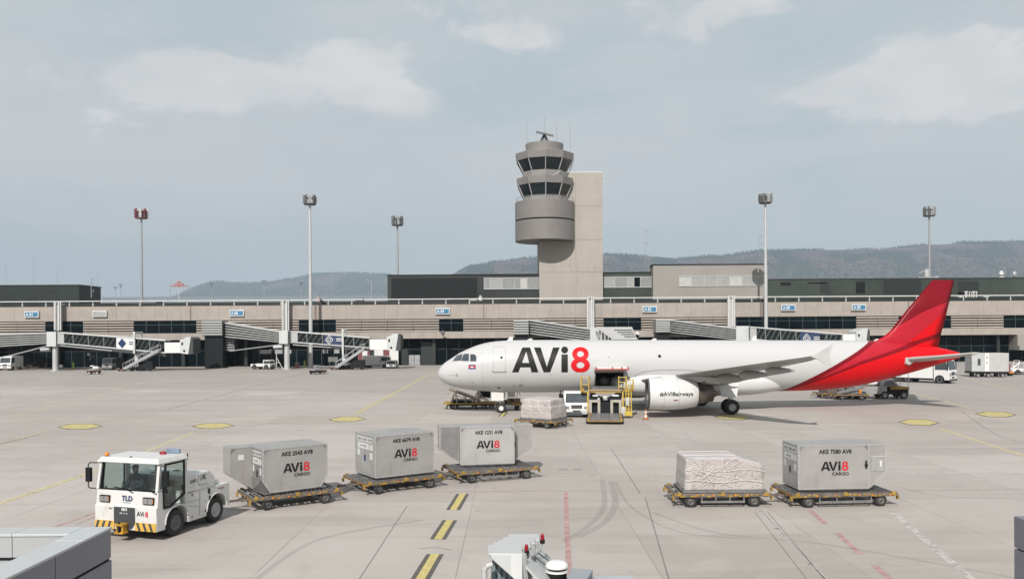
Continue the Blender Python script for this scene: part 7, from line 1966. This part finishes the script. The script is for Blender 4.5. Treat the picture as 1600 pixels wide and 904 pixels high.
A_, B_, C_, D_ = jq(763, 863, 13.05), jq(816, 864, 13.05), jq(816, 915, 12.9), jq(770, 874, 12.9)
mb = MB(); th = Vector((0, .05, 0)); E_ = C_ + Vector((0, 0, 0))
mb.hull8([A_, B_, C_, D_], [A_ + th, B_ + th, C_ + th, D_ + th]); mb.build('front_panel', CWH, jc)
# right cheek of the hood
b0, b1 = jq(816, 864, 13.05), jq(843, 843, 14.4)
mb = MB(); mb.hull8([b0, b1, b1 - Vector((0, 0, .30)), b0 - Vector((0, 0, .42))], [v - Vector((.04, 0, 0)) for v in (b0, b1, b1 - Vector((0, 0, .30)), b0 - Vector((0, 0, .42)))])
for k in range(4): v = b0.lerp(b1, k / 4); mb.beam(v + Vector((.03, 0, .0)), v + Vector((.05, .02, -.5)), .05, .05)
mb.build('hood_cheek', LGREY, jc)
mb = MB(); mb.hull8([b0 - Vector((0, 0, .12)), b1 - Vector((0, 0, .1)), b1 + Vector((1.0, -.5, -1.1)), b0 + Vector((1.0, -.2, -1.2))], [v - Vector((0, 0, .05)) for v in (b0 - Vector((0, 0, .12)), b1 - Vector((0, 0, .1)), b1 + Vector((1.0, -.5, -1.1)), b0 + Vector((1.0, -.2, -1.2)))]); mb.build('cab_roof', CWH, jc)
# bellows under the panel
mb = MB()
p0, p1 = jq(768, 876, 13.2), jq(818, 912, 13.2)
mb.bb(p0.x, p1.x, p0.y + .05, p0.y + 1.4, 0, p1.z - .05); mb.prism([(p0.x, 0), (p0.x, p0.z - .1), (p1.x, p1.z), (p1.x, 0)], p0.y + .15, p0.y + 1.2); mb.build('bellows_core', DGREY, jc)
mb = MB()
for k in range(6): x = p0.x + (p1.x - p0.x) * (k + .4) / 6; zt_ = p0.z + (p1.z - p0.z) * (k + .4) / 6; mb.cyl((x, p0.y + .13, 0), (x, p0.y + .13, zt_ - .03), .045, n=6)
mb.build('bellows_fold', mat('bellows_blue_grey', (.20, .25, .27), .6), jc)
fr = [jq(770, 880, 13), jq(760, 884, 13), jq(756.5, 890, 13), jq(757, 925, 13)]
mb = MB(); mb.tube(fr, .045, 8); fr2 = fr[-1].copy(); fr2.z = 0; mb.cyl(fr[-1], fr2, .045, n=8); mb.build('bumper_frame', CWH, jc)
# beacons
def beacon(px, py, D, pts):
    b_ = jq(px, py, D); mb = MB(); mb.cyl(b_ - Vector((0, 0, .09)), b_ - Vector((0, 0, .03)), .042, n=12); o_ = mb.build('beacon', BLACK, jc)
    mb = MB(); mb.cyl(b_ - Vector((0, 0, .03)), b_ + Vector((0, 0, .04)), .034, .03, n=12); mb.ball(b_ + Vector((0, 0, .04)), .03, 10, 6); mb.build('lens', REDL, o_)
    mb = MB(); mb.tube([jq(*p) for p in pts], .011, 6); mb.build('beacon_pole', GREY, o_)
beacon(822.5, 856, 13.3, [(822.5, 862, 13.3), (823, 880, 13.3)])
beacon(847.5, 839.5, 13.8, [(847.5, 845, 13.8), (847, 852, 13.8), (841, 862, 13.7), (830, 869, 13.5), (818, 878, 13.3)])
mb = MB(); mb.tube([jq(839, 862, 13.7), jq(860, 877, 13.6)], .012, 5); mb.tube([jq(834, 867, 13.6), jq(853, 883, 13.5)], .012, 5)
for p in ((832, 869), (823, 877)): v = jq(p[0], p[1], 13.5); mb._add([v, v + Vector((.07, 0, -.02)), v + Vector((.03, 0, -.12))], [(0, 1, 2)])
mb.build('stay', DGREY, jc)
# dome
dm = jq(870, 883, 13.5)
mb = MB(); mb.lathe([(.185, -.02), (.19, 0), (.175, .04), (.13, .07), (.06, .085), (.001, .087)], dm, 'z', 28); mb.lathe([(.001, -.021), (.185, -.02)], dm, 'z', 28); dmo = mb.build('dome_lamp', PLAIN, jc)
mb = MB(); mb.cyl(dm - Vector((0, 0, .06)), dm - Vector((0, 0, .022)), .15, n=20); mb.build('collar', BLACK, dmo)
mb = MB(); mb.cyl(dm - Vector((0, 0, .09)), dm - Vector((0, 0, .061)), .19, n=24); mb.build('ring', PLAIN, dmo); mb = MB(); mb.cyl(dm - Vector((0, 0, .35)), dm - Vector((0, 0, .091)), .16, n=20); mb.build('stem', BLACK, dmo)
# grey roofs to the right
q0, q1, q2, q3 = jq(884, 907, 12.8), jq(912, 907, 12.8), jq(926, 889, 13.6), jq(893, 887, 13.7)
zr = q2.z; mb = MB(); mb._add([(q0.x, q0.y, zr), (q1.x, q1.y, zr), (q2.x, q2.y, zr), (q3.x, q3.y, zr)] + [(v.x, v.y, zr - .35) for v in (q0, q1, q2, q3)], [(0, 1, 2, 3), (7, 6, 5, 4), (0, 4, 5, 1), (1, 5, 6, 2), (2, 6, 7, 3), (3, 7, 4, 0)]); mb.build('service_roof', mat('roof_blue_grey', (.33, .36, .39), .4, 0, .06), jc)
mb = MB(); v0, v1 = jq(928, 896, 13.6), jq(988, 900, 13.6); mb.bb(v0.x, v1.x, v0.y - 1.2, v0.y, v0.z - .5, v0.z - .03); mb.bb(v1.x - .05, v1.x, v0.y - .6, v0.y - .5, v0.z - .03, v0.z + .0); mb.build('service_roof', mat('roof_light_grey', (.45, .48, .51), .4, 0, .06), jc)
mb = MB(); mb.bb(-.1, v1.x - .1, -.9, -.1, 0, zr - .4); mb.build('cab_body', CWH, jc)
